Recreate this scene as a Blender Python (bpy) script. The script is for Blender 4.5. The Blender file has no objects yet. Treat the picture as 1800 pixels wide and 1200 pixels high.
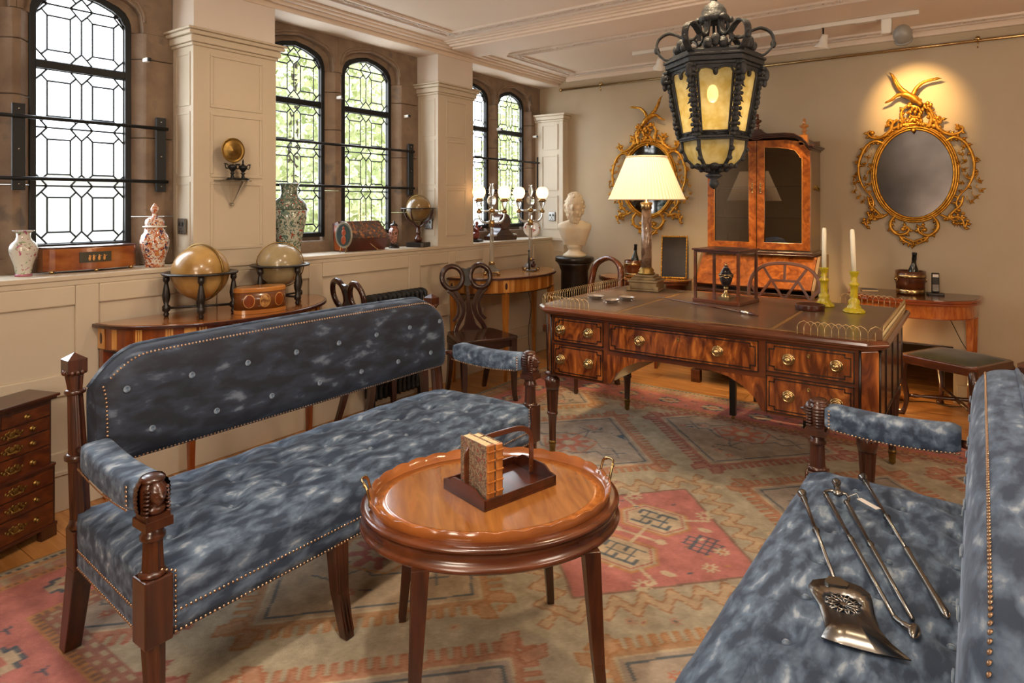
import bpy, math, random
import numpy as np
from mathutils import Vector, Matrix
random.seed(7)
C = bpy.context.scene.collection
PI = math.pi
S = bpy.context.scene
def RR(d): return math.radians(d)

# ------------------------------------------------------------------ camera, world, exposure
cam = bpy.data.cameras.new('camera'); camo = bpy.data.objects.new('camera', cam); C.objects.link(camo)
camo.location = (0, 0, 1.4); camo.rotation_euler = (PI/2, 0, RR(35.797))
cam.sensor_width = 36.0; cam.lens = 1144/1800*36.0
cam.shift_y = -(600-357)/1800.0
cam.clip_start = 0.05; cam.clip_end = 200
S.camera = camo
S.view_settings.view_transform = 'Standard'; S.view_settings.look = 'None'
S.view_settings.exposure = 0.1; S.view_settings.gamma = 1.0; S.view_settings.use_curve_mapping = False
try:
    S.cycles.use_denoising = True; S.cycles.max_bounces = 8; S.cycles.diffuse_bounces = 4; S.cycles.transparent_max_bounces = 16
    S.cycles.sample_clamp_indirect = 6; S.cycles.caustics_reflective = False; S.cycles.caustics_refractive = False
except Exception: pass
W = bpy.data.worlds.new('world'); S.world = W; W.use_nodes = True
wn = W.node_tree.nodes; wl = W.node_tree.links
bg = wn['Background']; bg.inputs[1].default_value = 6.0
tc = wn.new('ShaderNodeTexCoord'); sx = wn.new('ShaderNodeSeparateXYZ'); cr = wn.new('ShaderNodeValToRGB')
wl.new(tc.outputs['Generated'], sx.inputs[0]); wl.new(sx.outputs[2], cr.inputs[0]); wl.new(cr.outputs[0], bg.inputs[0])
cr.color_ramp.elements[0].position = 0.0; cr.color_ramp.elements[0].color = (.92, .94, 1, 1)
cr.color_ramp.elements[1].position = 0.8; cr.color_ramp.elements[1].color = (.62, .76, 1, 1)

def light(name, kind, loc, power, col=(1, .78, .52), size=.1, target=None, spot=None, blend=.5, sizey=None):
    l = bpy.data.lights.new(name, kind); l.energy = power; l.color = col
    if kind == 'AREA':
        l.size = size
        if sizey: l.shape = 'RECTANGLE'; l.size_y = sizey
    else: l.shadow_soft_size = size
    if kind == 'SPOT': l.spot_size = RR(spot); l.spot_blend = blend
    o = bpy.data.objects.new(name, l); C.objects.link(o); o.location = loc
    if target is not None:
        d = Vector(target)-Vector(loc); o.rotation_euler = d.to_track_quat('-Z', 'Y').to_euler()
    return o
WARM = (1, .70, .40); SOFT = (1, .85, .69); DAY = (.95, .96, 1)
# two unseen area fills added behind and beside the camera, then ceiling downlights
light('area_fill_rear', 'AREA', (-.6, -.9, 2.55), 46, SOFT, .9, (-1.2, 1.2, .4))
light('area_fill_right', 'AREA', (1.3, 1.6, 2.55), 32, SOFT, .8, (-1.2, 2.2, .3))
light('ceiling_downlight_sofa', 'SPOT', (-.95, .75, 2.5), 85, (1, .88, .74), .06, (-1.75, 1.25, .4), 95, .8)
light('ceiling_downlight_table', 'SPOT', (-.35, 1.0, 2.5), 62, (1, .86, .68), .05, (-.95, 1.75, .5), 85, .8)
light('ceiling_downlight_rug', 'SPOT', (-.9, 2.5, 2.55), 52, (1, .76, .48), .05, (-.75, 2.6, 0), 80, .7)
light('ceiling_downlight_desk', 'SPOT', (-1.3, 2.35, 2.55), 55, (1, .78, .50), .05, (-1.2, 3.3, .7), 85, .8)
light('ceiling_downlight_back', 'SPOT', (-1.72, 3.5, 2.58), 190, (1, .66, .33), .05, (-1.6, 4.95, 0), 66, .6)
light('ceiling_downlight_left', 'SPOT', (-1.9, 2.2, 2.58), 34, (1, .74, .48), .06, (-3.3, 2.7, .9), 110, .9)
light('ceiling_fill_rear', 'AREA', (-.3, -1.2, 1.3), 40, (1, .80, .62), .7, (-.8, 1.2, 2.7))  # unseen fill added behind the camera to brighten the ceiling
light('ceiling_fill_right', 'AREA', (1.6, 2.6, 1.2), 30, (1, .72, .48), .6, (.2, 3.4, 2.7))  # second added fill, out of view, warming the ceiling from the right
# day light coming in at the three window bays (sky portals outside the leaded lights)
light('window_daylight', 'AREA', (-3.95, 2.98, 1.85), 34, DAY, 1.2, (0, 2.6, .6), sizey=1.2)
light('window_daylight', 'AREA', (-3.95, 1.1, 1.85), 38, DAY, 1.0, (0, 1.0, .4), sizey=1.2)
light('window_daylight', 'AREA', (-3.95, 4.85, 1.85), 22, DAY, 1.0, (0, 4.6, .8), sizey=1.2)

# ------------------------------------------------------------------ materials
def lin(h):
    h = h.lstrip('#'); r = [int(h[i:i+2], 16)/255 for i in (0, 2, 4)]
    return tuple(c/12.92 if c <= .04045 else ((c+.055)/1.055)**2.4 for c in r)+(1,)
MC = {}
def mat(name, c1, c2=None, rough=.5, metal=0., sc=6, st=(1, 1, 1), detail=5, bump=0., bsc=60, coat=0., sheen=0., emit=0., ecol=None, pos=(.35, .65), c3=None, dist=0., trans=0., ior=1.45, alpha=None, wave=None, spec=None, objrand=0., rough2=None):
    if name in MC: return MC[name]
    m = bpy.data.materials.new(name); m.use_nodes = True; MC[name] = m
    n = m.node_tree.nodes; l = m.node_tree.links; b = n['Principled BSDF']
    b.inputs['Roughness'].default_value = rough; b.inputs['Metallic'].default_value = metal
    b.inputs['Base Color'].default_value = lin(c1)
    if coat: b.inputs['Coat Weight'].default_value = coat; b.inputs['Coat Roughness'].default_value = .12
    if sheen: b.inputs['Sheen Weight'].default_value = sheen; b.inputs['Sheen Roughness'].default_value = .35
    if trans: b.inputs['Transmission Weight'].default_value = trans; b.inputs['IOR'].default_value = ior
    if spec is not None: b.inputs['Specular IOR Level'].default_value = spec
    if emit: b.inputs['Emission Color'].default_value = lin(ecol or c1); b.inputs['Emission Strength'].default_value = emit
    tcn = n.new('ShaderNodeTexCoord'); mp = n.new('ShaderNodeMapping'); mp.inputs['Scale'].default_value = st
    l.new(tcn.outputs['Object'], mp.inputs[0])
    if c2:
        if wave:
            t = n.new('ShaderNodeTexWave'); t.inputs['Scale'].default_value = wave; t.inputs['Distortion'].default_value = dist
            t.inputs['Detail'].default_value = 3; t.inputs['Detail Scale'].default_value = 1.6; f = t.outputs['Fac']
        else:
            t = n.new('ShaderNodeTexNoise'); t.inputs['Scale'].default_value = sc; t.inputs['Detail'].default_value = detail
            t.inputs['Distortion'].default_value = dist; f = t.outputs['Fac']
        l.new(mp.outputs[0], t.inputs['Vector'])
        r = n.new('ShaderNodeValToRGB'); l.new(f, r.inputs[0])
        r.color_ramp.elements[0].position = pos[0]; r.color_ramp.elements[0].color = lin(c1)
        r.color_ramp.elements[1].position = pos[1]; r.color_ramp.elements[1].color = lin(c2)
        if c3:
            e = r.color_ramp.elements.new(min(.99, pos[1]+.12)); e.color = lin(c3)
        out = r.outputs[0]
        if objrand:
            oi = n.new('ShaderNodeObjectInfo'); hs = n.new('ShaderNodeHueSaturation'); ma = n.new('ShaderNodeMapRange')
            ma.inputs[3].default_value = 1-objrand; ma.inputs[4].default_value = 1+objrand
            l.new(oi.outputs['Random'], ma.inputs[0]); l.new(ma.outputs[0], hs.inputs['Value']); l.new(out, hs.inputs['Color']); out = hs.outputs[0]
        l.new(out, b.inputs['Base Color'])
        if rough2 is not None:
            mr = n.new('ShaderNodeMapRange'); mr.inputs[3].default_value = rough; mr.inputs[4].default_value = rough2
            l.new(f, mr.inputs[0]); l.new(mr.outputs[0], b.inputs['Roughness'])
    if bump:
        t2 = n.new('ShaderNodeTexNoise'); t2.inputs['Scale'].default_value = bsc; t2.inputs['Detail'].default_value = 4
        l.new(mp.outputs[0], t2.inputs['Vector']); bp = n.new('ShaderNodeBump'); bp.inputs['Strength'].default_value = bump; bp.inputs['Distance'].default_value = .01
        l.new(t2.outputs['Fac'], bp.inputs['Height']); l.new(bp.outputs[0], b.inputs['Normal'])
    return m
def glassmat(name, col='#ffffff', gl=.1, tint=1.0, rough=.02, fac=.08):
    if name in MC: return MC[name]
    m = bpy.data.materials.new(name); m.use_nodes = True; MC[name] = m
    n = m.node_tree.nodes; l = m.node_tree.links; n.remove(n['Principled BSDF'])
    o = n['Material Output']; tr = n.new('ShaderNodeBsdfTransparent'); g = n.new('ShaderNodeBsdfGlossy'); mx = n.new('ShaderNodeMixShader'); lw = n.new('ShaderNodeLayerWeight')
    mr = n.new('ShaderNodeMapRange'); mr.inputs[3].default_value = fac; mr.inputs[4].default_value = .7
    lw.inputs[0].default_value = .25
    tr.inputs[0].default_value = lin(col); g.inputs['Roughness'].default_value = rough
    l.new(lw.outputs['Fresnel'], mr.inputs[0]); l.new(mr.outputs[0], mx.inputs[0]); l.new(tr.outputs[0], mx.inputs[1]); l.new(g.outputs[0], mx.inputs[2]); l.new(mx.outputs[0], o.inputs[0])
    return m
def translucent(name, col, col2=None, rough=.6, fac=.5, sc=30, clear=0.):
    if name in MC: return MC[name]
    m = bpy.data.materials.new(name); m.use_nodes = True; MC[name] = m
    n = m.node_tree.nodes; l = m.node_tree.links; n.remove(n['Principled BSDF']); o = n['Material Output']
    d = n.new('ShaderNodeBsdfDiffuse'); t = n.new('ShaderNodeBsdfTranslucent'); mx = n.new('ShaderNodeMixShader'); mx.inputs[0].default_value = fac
    d.inputs[0].default_value = lin(col); t.inputs[0].default_value = lin(col)
    if col2:
        tx = n.new('ShaderNodeTexNoise'); tx.inputs['Scale'].default_value = sc; tcn = n.new('ShaderNodeTexCoord'); r = n.new('ShaderNodeValToRGB')
        l.new(tcn.outputs['Object'], tx.inputs['Vector']); l.new(tx.outputs[0], r.inputs[0]); r.color_ramp.elements[0].position = .35; r.color_ramp.elements[1].position = .65
        r.color_ramp.elements[0].color = lin(col); r.color_ramp.elements[1].color = lin(col2); l.new(r.outputs[0], d.inputs[0]); l.new(r.outputs[0], t.inputs[0])
    l.new(d.outputs[0], mx.inputs[1]); l.new(t.outputs[0], mx.inputs[2]); fin = mx.outputs[0]
    if clear:
        tp = n.new('ShaderNodeBsdfTransparent'); tp.inputs[0].default_value = lin(col); m2 = n.new('ShaderNodeMixShader'); m2.inputs[0].default_value = clear
        l.new(fin, m2.inputs[1]); l.new(tp.outputs[0], m2.inputs[2]); fin = m2.outputs[0]
    l.new(fin, o.inputs[0]); return m

panel = mat('panel_paint', '#c7bba6', '#c3b6a0', .55, sc=2, bump=.03, bsc=20)
plaster = mat('plaster_white', '#ddd3c8', '#d8cdc1', .7, sc=2)
ceilm = mat('ceiling_paint', '#e0d0be', '#dbcab6', .7, sc=1.5)
backm = mat('wall_paint', '#b3a389', '#ae9d82', .6, sc=2)
stonem = mat('window_stone', '#736050', '#87735f', .9, sc=7, detail=8, bump=.35, bsc=45, c3='#665a50', pos=(.3, .6))
ironb = mat('black_iron', '#16191c', rough=.45, metal=.3)
leadm = mat('lead_came', '#2a2a29', rough=.5, metal=.5)
mahog = mat('mahogany_dark', '#2e130a', '#4a2010', .3, sc=5, st=(8, 1, 8), coat=.4)
mahogz = mat('mahogany_upright', '#2c150c', '#472210', .32, sc=5, st=(9, 9, 1), coat=.4)
mahogr = mat('mahogany_red', '#42200f', '#5e3018', .25, sc=4, st=(1, 6, 6), coat=.5)
deskw = mat('desk_mahogany', '#44200f', '#643318', .22, sc=3, st=(1.2, 5, 5), coat=.6)
flame = mat('flame_mahogany', '#4c220f', '#88491d', .2, sc=5, dist=2.2, detail=6, st=(3.2, 1, .9), coat=.5, pos=(.38, .6), c3='#b56e2e')
ebony = mat('ebony_line', '#150a06', rough=.35)
satin = mat('satinwood', '#9a5f2a', '#b97c3c', .22, sc=4, st=(1, 5, 1), coat=.6)
satinl = mat('satin_light', '#c58a45', '#d69c55', .25, sc=8, st=(6, 6, 1), coat=.5)
rosewd = mat('console_band', '#6b3012', '#8b4519', .25, sc=5, st=(6, 6, 1), coat=.5)
kingw = mat('tray_kingwood', '#7f4c22', '#9a6530', .16, sc=3.5, st=(7, 1, 1), coat=.8, dist=1.2, c3='#96582a')
walnut = mat('burr_walnut', '#683214', '#9a5620', .22, sc=14, detail=9, coat=.7, dist=1.5, c3='#b06c2c', pos=(.3, .6))
brass = mat('brass', '#b59a6c', rough=.24, metal=1.)
brassd = mat('brass_aged', '#7d6233', '#9a7d45', .4, metal=.9, sc=20)
gilt = mat('gilt_wood', '#a46f1c', '#d39b3a', .34, metal=.75, sc=40, bump=.2, bsc=90)
silver = mat('silver', '#dcd6d0', rough=.28, metal=1.)
steel = mat('polished_steel', '#8d8a86', rough=.27, metal=1.)
blackp = mat('black_paint', '#17130f', '#231c17', .35, sc=20)
castir = mat('lantern_iron', '#131416', '#202224', .62, metal=0., sc=30, bump=.5, bsc=60)
def velvet(name, a, b, c, sc=5.0):
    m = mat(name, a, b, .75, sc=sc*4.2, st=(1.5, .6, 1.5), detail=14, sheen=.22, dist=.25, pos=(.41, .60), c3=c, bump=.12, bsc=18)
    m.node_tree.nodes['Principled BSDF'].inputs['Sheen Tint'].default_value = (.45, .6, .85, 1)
    return m
velv = velvet('blue_velvet', '#28364a', '#586a80', '#99a5b2')
velv_shaded = velvet('blue_velvet_shaded', '#131824', '#262f40', '#5d6877', 4)  # same velvet darkened: shade on the left settee's back put into the colour
greenv = mat('green_velvet', '#3a3a24', '#4a482c', .85, sc=10, sheen=.3)
leather = mat('desk_leather', '#4c3a2f', '#5c4637', .3, sc=6, coat=.35)
goldtool = mat('gold_tooling', '#7a5a33', rough=.4)
nailm = mat('nail_brass', '#a98d73', rough=.28, metal=.9)
buttonm = mat('button_velvet', '#44566b', '#7c8b9b', .7, sc=60, sheen=.4)
marble = mat('brown_marble', '#5d4638', '#8a7260', .2, sc=16, detail=9, dist=1.5, c3='#a8927e', coat=.3)
stoneb = mat('lamp_base_stone', '#5c4a33', '#84704f', .4, sc=14, c3='#96835f')
shadem = translucent('pleated_silk', '#efe0cc', fac=.30)
whitep = mat('white_plastic', '#d8d4cb', rough=.4)
bustm = mat('bust_plaster', '#e3d6bd', '#d8c9ac', .6, sc=8)
waxm = mat('candle_wax', '#ece6cf', rough=.5)
yglass = mat('yellow_glass', '#ecd62a', rough=.05, trans=.55, ior=1.5, coat=.3)
cglass = glassmat('clear_glass', '#f4f4f2', fac=.12)
vglass = glassmat('vitrine_glass', '#fafbfa', fac=.02)
bglass = glassmat('bookcase_glass', '#a39e94', fac=.24)
wglass = glassmat('window_glass', '#f4f7f4', fac=.05)
frost = translucent('frosted_globe', '#fff1dc', fac=.6, clear=.2)
crystal = mat('cut_crystal', '#e8e4dc', rough=.08, trans=.75, ior=1.45)
parch = mat('globe_parchment', '#8a6733', '#c0995a', .3, sc=7, detail=8, coat=.4, c3='#8f6c3a')
parch2 = mat('globe_pale', '#83724f', '#b5a37c', .3, sc=7, detail=8, coat=.4, c3='#84744f')
mirrorg = mat('mirror_old_glass', '#46413e', '#35312f', .18, metal=1., sc=3, rough2=.25)
greenf = mat('tree_leaf', '#c3cb88', '#e2e3b4', .6, sc=2, objrand=.2)
def velw(): return velv

# ------------------------------------------------------------------ mesh builder
class MB:
    def __init__(s): s.v = []; s.f = []; s.sm = []; s.T = None
    def add(s, vs, fs, sm=False):
        o = len(s.v)
        if s.T is not None: vs = [tuple(s.T @ Vector(p)) for p in vs]
        s.v += [tuple(p) for p in vs]; s.f += [tuple(i+o for i in f) for f in fs]; s.sm += [sm]*len(fs); return s
    def bx(s, x0, x1, y0, y1, z0, z1):
        return s.add([(x0, y0, z0), (x1, y0, z0), (x1, y1, z0), (x0, y1, z0), (x0, y0, z1), (x1, y0, z1), (x1, y1, z1), (x0, y1, z1)],
                     [(3, 2, 1, 0), (4, 5, 6, 7), (0, 1, 5, 4), (1, 2, 6, 5), (2, 3, 7, 6), (3, 0, 4, 7)])
    def box(s, c, d): return s.bx(c[0]-d[0]/2, c[0]+d[0]/2, c[1]-d[1]/2, c[1]+d[1]/2, c[2]-d[2]/2, c[2]+d[2]/2)
    def taper(s, c, a, b, z0, z1, c2=None):     # square section leg, half sizes a (bottom), b (top)
        c2 = c2 or c; a = a if isinstance(a, tuple) else (a, a); b = b if isinstance(b, tuple) else (b, b)
        v = [(c[0]+i*a[0], c[1]+j*a[1], z0) for i, j in ((-1, -1), (1, -1), (1, 1), (-1, 1))]+[(c2[0]+i*b[0], c2[1]+j*b[1], z1) for i, j in ((-1, -1), (1, -1), (1, 1), (-1, 1))]
        return s.add(v, [(3, 2, 1, 0), (4, 5, 6, 7), (0, 1, 5, 4), (1, 2, 6, 5), (2, 3, 7, 6), (3, 0, 4, 7)])
    def lathe(s, prof, c=(0, 0, 0), n=20, sm=True, ex=1., ey=1., star=0., nst=0, a0=0):
        v = []; f = []
        for r, z in prof:
            for i in range(n):
                a = 2*PI*i/n+a0; k = 1.
                if star: k = 1-star*(1-abs(math.sin(a*nst/2)))**1.5
                v.append((c[0]+r*k*ex*math.cos(a), c[1]+r*k*ey*math.sin(a), c[2]+z))
        m = len(prof)
        for j in range(m-1):
            for i in range(n):
                f.append((j*n+i, j*n+(i+1) % n, (j+1)*n+(i+1) % n, (j+1)*n+i))
        if prof[0][0] > 1e-5: f.append(tuple(range(n-1, -1, -1)))
        if prof[-1][0] > 1e-5: f.append(tuple(range((m-1)*n, m*n)))
        return s.add(v, f, sm)
    def sweep(s, pts, sec, up=(0, 0, 1), closed=False, sm=True, scale=None, caps=True):
        P = [Vector(p) for p in pts]; n = len(P); k = len(sec); v = []; f = []; up = Vector(up); pb = None
        for i, p in enumerate(P):
            if closed: t = P[(i+1) % n]-P[i-1]
            else: t = P[min(i+1, n-1)]-P[max(i-1, 0)]
            if t.length < 1e-9: t = Vector((0, 0, 1))
            t.normalize(); b = t.cross(up)
            if b.length < 1e-3: b = pb.copy() if pb else t.cross(Vector((1, .01, 0)))
            b.normalize()
            if pb and b.dot(pb) < 0: b = -b
            pb = b; w = b.cross(t); q = (scale[i] if scale else 1)
            for a, c in sec: v.append(tuple(p+b*a*q+w*c*q))
        for i in range(n if closed else n-1):
            for j in range(k):
                a = i*k+j; b_ = i*k+(j+1) % k; c_ = ((i+1) % n)*k+(j+1) % k; d = ((i+1) % n)*k+j; f.append((a, b_, c_, d))
        if not closed and caps: f.append(tuple(range(k-1, -1, -1))); f.append(tuple(range((n-1)*k, n*k)))
        return s.add(v, f, sm)
    def tube(s, pts, r, n=7, closed=False, up=(0, 0, 1), sm=True, fl=1.):
        sc = None
        if isinstance(r, (list, tuple)): sc = list(r); r = 1
        return s.sweep(pts, [(r*math.cos(2*PI*i/n), r*fl*math.sin(2*PI*i/n)) for i in range(n)], up, closed, sm, sc)
    def rod(s, a, b, r, n=8):
        d = Vector(b)-Vector(a); up = (0, 0, 1) if abs(d.normalized().z) < .9 else (1, 0, 0)
        return s.tube([a, b], r, n, up=up)
    def prism(s, poly, ax, a, b, sm=False):
        n = len(poly)
        def q(p, h): return {'x': (h, p[0], p[1]), 'y': (p[0], h, p[1]), 'z': (p[0], p[1], h)}[ax]
        v = [q(p, a) for p in poly]+[q(p, b) for p in poly]
        f = [tuple(range(n-1, -1, -1)), tuple(range(n, 2*n))]+[(i, (i+1) % n, n+(i+1) % n, n+i) for i in range(n)]
        return s.add(v, f, sm)
    def ell(s, c, r, n=12, m=8, sm=True):
        r = r if isinstance(r, (tuple, list)) else (r, r, r); v = []; f = []
        for j in range(1, m):
            t = PI*j/m
            for i in range(n): v.append((c[0]+r[0]*math.sin(t)*math.cos(2*PI*i/n), c[1]+r[1]*math.sin(t)*math.sin(2*PI*i/n), c[2]-r[2]*math.cos(t)))
        b = len(v); v += [(c[0], c[1], c[2]-r[2]), (c[0], c[1], c[2]+r[2])]
        for j in range(m-2):
            for i in range(n): f.append((j*n+i, j*n+(i+1) % n, (j+1)*n+(i+1) % n, (j+1)*n+i))
        for i in range(n): f.append((b, (i+1) % n, i)); f.append((b+1, (m-2)*n+i, (m-2)*n+(i+1) % n))
        return s.add(v, f, sm)
    def leaf(s, p, d, L, w, t=.004, up=(0, -1, 0)):   # pointed flattened leaf from p along d
        d = Vector(d).normalized(); u = Vector(up); b = d.cross(u).normalized(); u = b.cross(d); p = Vector(p)
        v = [p, p+d*L*.35+b*w/2, p+d*L, p+d*L*.35-b*w/2, p+d*L*.4+u*t, p+d*L*.4-u*t]
        return s.add([tuple(q) for q in v], [(0, 1, 4), (1, 2, 4), (2, 3, 4), (3, 0, 4), (1, 0, 5), (2, 1, 5), (3, 2, 5), (0, 3, 5)], True)
    def grid(s, fn, nu, nv, cu=False, sm=True):
        v = [fn(i/(nu-(0 if cu else 1)), j/(nv-1)) for j in range(nv) for i in range(nu)]; f = []
        for j in range(nv-1):
            for i in range(nu if cu else nu-1): f.append((j*nu+i, j*nu+(i+1) % nu, (j+1)*nu+(i+1) % nu, (j+1)*nu+i))
        return s.add(v, f, sm)
    def build(s, name, m, parent=None, bev=0, kind=None, label=None, seg=2):
        me = bpy.data.meshes.new(name); me.from_pydata(s.v, [], s.f); me.polygons.foreach_set('use_smooth', s.sm); me.materials.append(m); me.update()
        o = bpy.data.objects.new(name, me); C.objects.link(o)
        if parent: o.parent = parent
        if bev:
            b = o.modifiers.new('bevel', 'BEVEL'); b.width = bev; b.segments = seg; b.limit_method = 'ANGLE'; b.angle_limit = RR(40)
        if kind: o['kind'] = kind
        if label: o['label'] = label
        return o
def thing(name, label, cat, loc=(0, 0, 0), rz=0, group=None):
    o = bpy.data.objects.new(name, None); C.objects.link(o); o.empty_display_size = .05
    o.location = loc; o.rotation_euler = (0, 0, rz); o['label'] = label; o['category'] = cat
    if group: o['group'] = group
    return o
def tag(o, label, cat, group=None):
    o['label'] = label; o['category'] = cat
    if group: o['group'] = group
    return o
def copy_tree(o, parent=None):
    c = o.copy(); C.objects.link(c); c.parent = parent
    for ch in [x for x in o.children]: copy_tree(ch, c)
    return c
def inst(src, parent, loc=(0, 0, 0), rot=(0, 0, 0), sc=None):
    c = src.copy(); C.objects.link(c); c.parent = parent; c.location = loc; c.rotation_euler = rot
    if sc: c.scale = sc
    return c
def struct(o): o['kind'] = 'structure'; return o
def circ(n, r, cx=0, cy=0, a0=0): return [(cx+r*math.cos(2*PI*i/n+a0), cy+r*math.sin(2*PI*i/n+a0)) for i in range(n)]
def spline(pts, n=6):       # Catmull-Rom
    P = [Vector(p) for p in pts]; out = []
    for i in range(len(P)-1):
        a = P[max(i-1, 0)]; b = P[i]; c = P[i+1]; d = P[min(i+2, len(P)-1)]
        for k in range(n):
            t = k/n; out.append(.5*((2*b)+(c-a)*t+(2*a-5*b+4*c-d)*t*t+(3*b-a-3*c+d)*t**3))
    out.append(P[-1]); return out

# ------------------------------------------------------------------ room shell
XW = -3.41; XS = -3.62; XG = -3.70; YB = 5.52; ZS = 1.068; ZC = 2.63; XR = 2.6; YR = -2.2
fl = struct(MB().bx(-4.2, XR, YR, 6.9, -.06, -.006).build('floor', mat('floor_base', '#3a2210', rough=.8)))
oak = mat('oak_plank', '#a46d38', '#c08a50', .32, sc=3, st=(1, 10, 1), detail=7, coat=.25, objrand=.14, dist=.8)
pw = .145
plm = MB().bx(0, 1.9, .001, pw-.001, -.006, 0).build('plank', oak, fl, bev=.0015, seg=1)
k = 0; y = .25; first = True
while y < 6.8:
    x = -3.45-(k*.73 % 1.9)
    while x < 1.4:
        if first: plm.location = (x, y, 0); first = False
        else: inst(plm, fl, (x, y, 0))
        x += 1.902
    y += pw; k += 1
MB().bx(-3.5, XR, YR, .25, -.006, 0).build('plank', oak, fl)

# wall_left: dado, pillars, stone window surrounds
wlft = struct(MB().bx(XW-.02, XW, YR, YB, .16, 1.02).build('wall_left', panel))
base = struct(MB().bx(XW-.02, XW+.022, YR, YB, 0, .165).bx(XW-.02, XW+.03, YR, YB, .165, .185).build('baseboard_left', panel, bev=.004))
sill = struct(MB().bx(-3.72, XW+.02, YR, YB, ZS-.022, ZS).bx(XW-.01, XW+.012, YR, YB, ZS-.048, ZS-.022).build('trim_1', panel, bev=.004))
MB().bx(-3.9, XW-.02, YR, YB, .9, ZS-.024).build('sill_board', panel, wlft)
def rect_panel(m, x, y0, y1, z0, z1, d=.014, s=1):    # recessed fielded panel frame: raised stiles around it, on plane x
    w = .018
    for a in ((y0-w, y1+w, z1, z1+w), (y0-w, y1+w, z0-w, z0), (y0-w, y0, z0, z1), (y1, y1+w, z0, z1)):
        m.bx(x-d*.3*s, x+d*.45*s, *a[:2], *a[2:])
# stiles and rails stand proud, panels lie back
def framing(name, ys, zs, x=XW, t=.02, parent=None, ylim=(YR, YB)):
    m = MB(); sw = .05
    zb = [zs[0][0]-.06]+[z for p in zs for z in p]+[zs[-1][1]+.06]
    y0, y1 = ylim
    edges = [y0]+[v for p in ys for v in p]+[y1]
    for i in range(0, len(edges), 2): m.bx(x-.002, x+t, edges[i], edges[i+1], .18, 1.02)
    for a, b in ys:
        zz = [.18]+[v for p in zs for v in p]+[1.02]
        for i in range(0, len(zz), 2): m.bx(x-.002, x+t, a, b, zz[i], zz[i+1])
    return m.build(name, panel, parent, bev=.006)
dado_p = [(-1.9, -1.3), (-1.2, -.6), (-.5, .2), (.3, .66), (.76, 1.26), (1.36, 1.95), (2.05, 2.55), (2.65, 3.42), (3.54, 3.86), (3.95, 4.3), (4.42, 5.05)]
framing('dado_panelling', dado_p, [(.27, .52), (.62, .93)], parent=wlft, t=.016)
wall_top = ZC
def pillar(name, y0, y1, n):
    p = struct(MB().bx(XS-.1, XW, y0, y1, ZS, 2.27).build(name, panel))
    m = MB()
    for z0, z1 in ((1.16, 1.50), (1.56, 1.88), (1.94, 2.20)):
        rect_panel(m, XW, y0+.11, y1-.11, z0, z1)
    m.build('front_panelling', panel, p, bev=.003)
    for s, yy in ((-1, y0), (1, y1)):
        m = MB()
        for z0, z1 in ((1.16, 1.50), (1.56, 1.88), (1.94, 2.20)):
            w = .014; xa, xb = XS+.04, XW-.045
            for a in ((xa-w, xb+w, z1, z1+w), (xa-w, xb+w, z0-w, z0), (xa-w, xa, z0, z1), (xb, xb+w, z0, z1)):
                m.bx(a[0], a[1], yy-.004, yy+.004, a[2], a[3])
        m.build('side_panelling', panel, p)
    c = MB()
    for z0, z1, e in ((2.245, 2.262, .012), (2.262, 2.30, .022), (2.30, 2.322, .038), (2.322, 2.335, .05)):
        c.bx(XS-.05, XW+e, y0-e, y1+e, z0, z1)
    c.build('cornice', panel, p, bev=.006)
    MB().bx(XS-.1, XW-.004, y0+.004, y1-.004, 2.27, ZC+.02).build('plaster_shaft', plaster, p)
    return p
pillar('trim_2', 1.822, 2.323, 0); pillar('trim_3', 3.75, 4.18, 1); pillar('trim_4', -.15, .35, 2)
struct(MB().bx(XS-.1, XW, YR, -.15, ZS, ZC).build('wall_left_rear', panel))
# corner pilaster and dado return on the back wall
m = MB().bx(XS-.02, -3.30, 5.42, YB, ZS-.03, 2.22)
p4 = struct(m.build('trim_5', panel)); m = MB()
for z0, z1 in ((1.16, 1.46), (1.54, 1.86), (1.94, 2.16)):
    w = .014
    for a in ((-3.53, -3.37, z1, z1+w), (-3.53, -3.37, z0-w, z0), (-3.53-w, -3.53, z0-w, z1+w), (-3.37, -3.37+w, z0-w, z1+w)): m.bx(a[0], a[1], 5.412, 5.42, a[2], a[3])
m.build('face_panelling', panel, p4)
c = MB()
for z0, z1, e in ((2.2, 2.22, .012), (2.22, 2.255, .025), (2.255, 2.275, .042)): c.bx(XS-.02, -3.30+e, 5.42-e, YB, z0, z1)
c.build('cornice', panel, p4, bev=.005)
m = MB().bx(XW, -3.27, 5.39, YB, 0, ZS-.02).bx(XW, -3.24, 5.36, YB, 0, .17).bx(XW, -3.25, 5.37, YB, ZS-.03, ZS).bx(XW+.03, -3.29, 5.383, 5.39, .93, .945)
struct(m.build('trim_6', panel, bev=.004))

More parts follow.
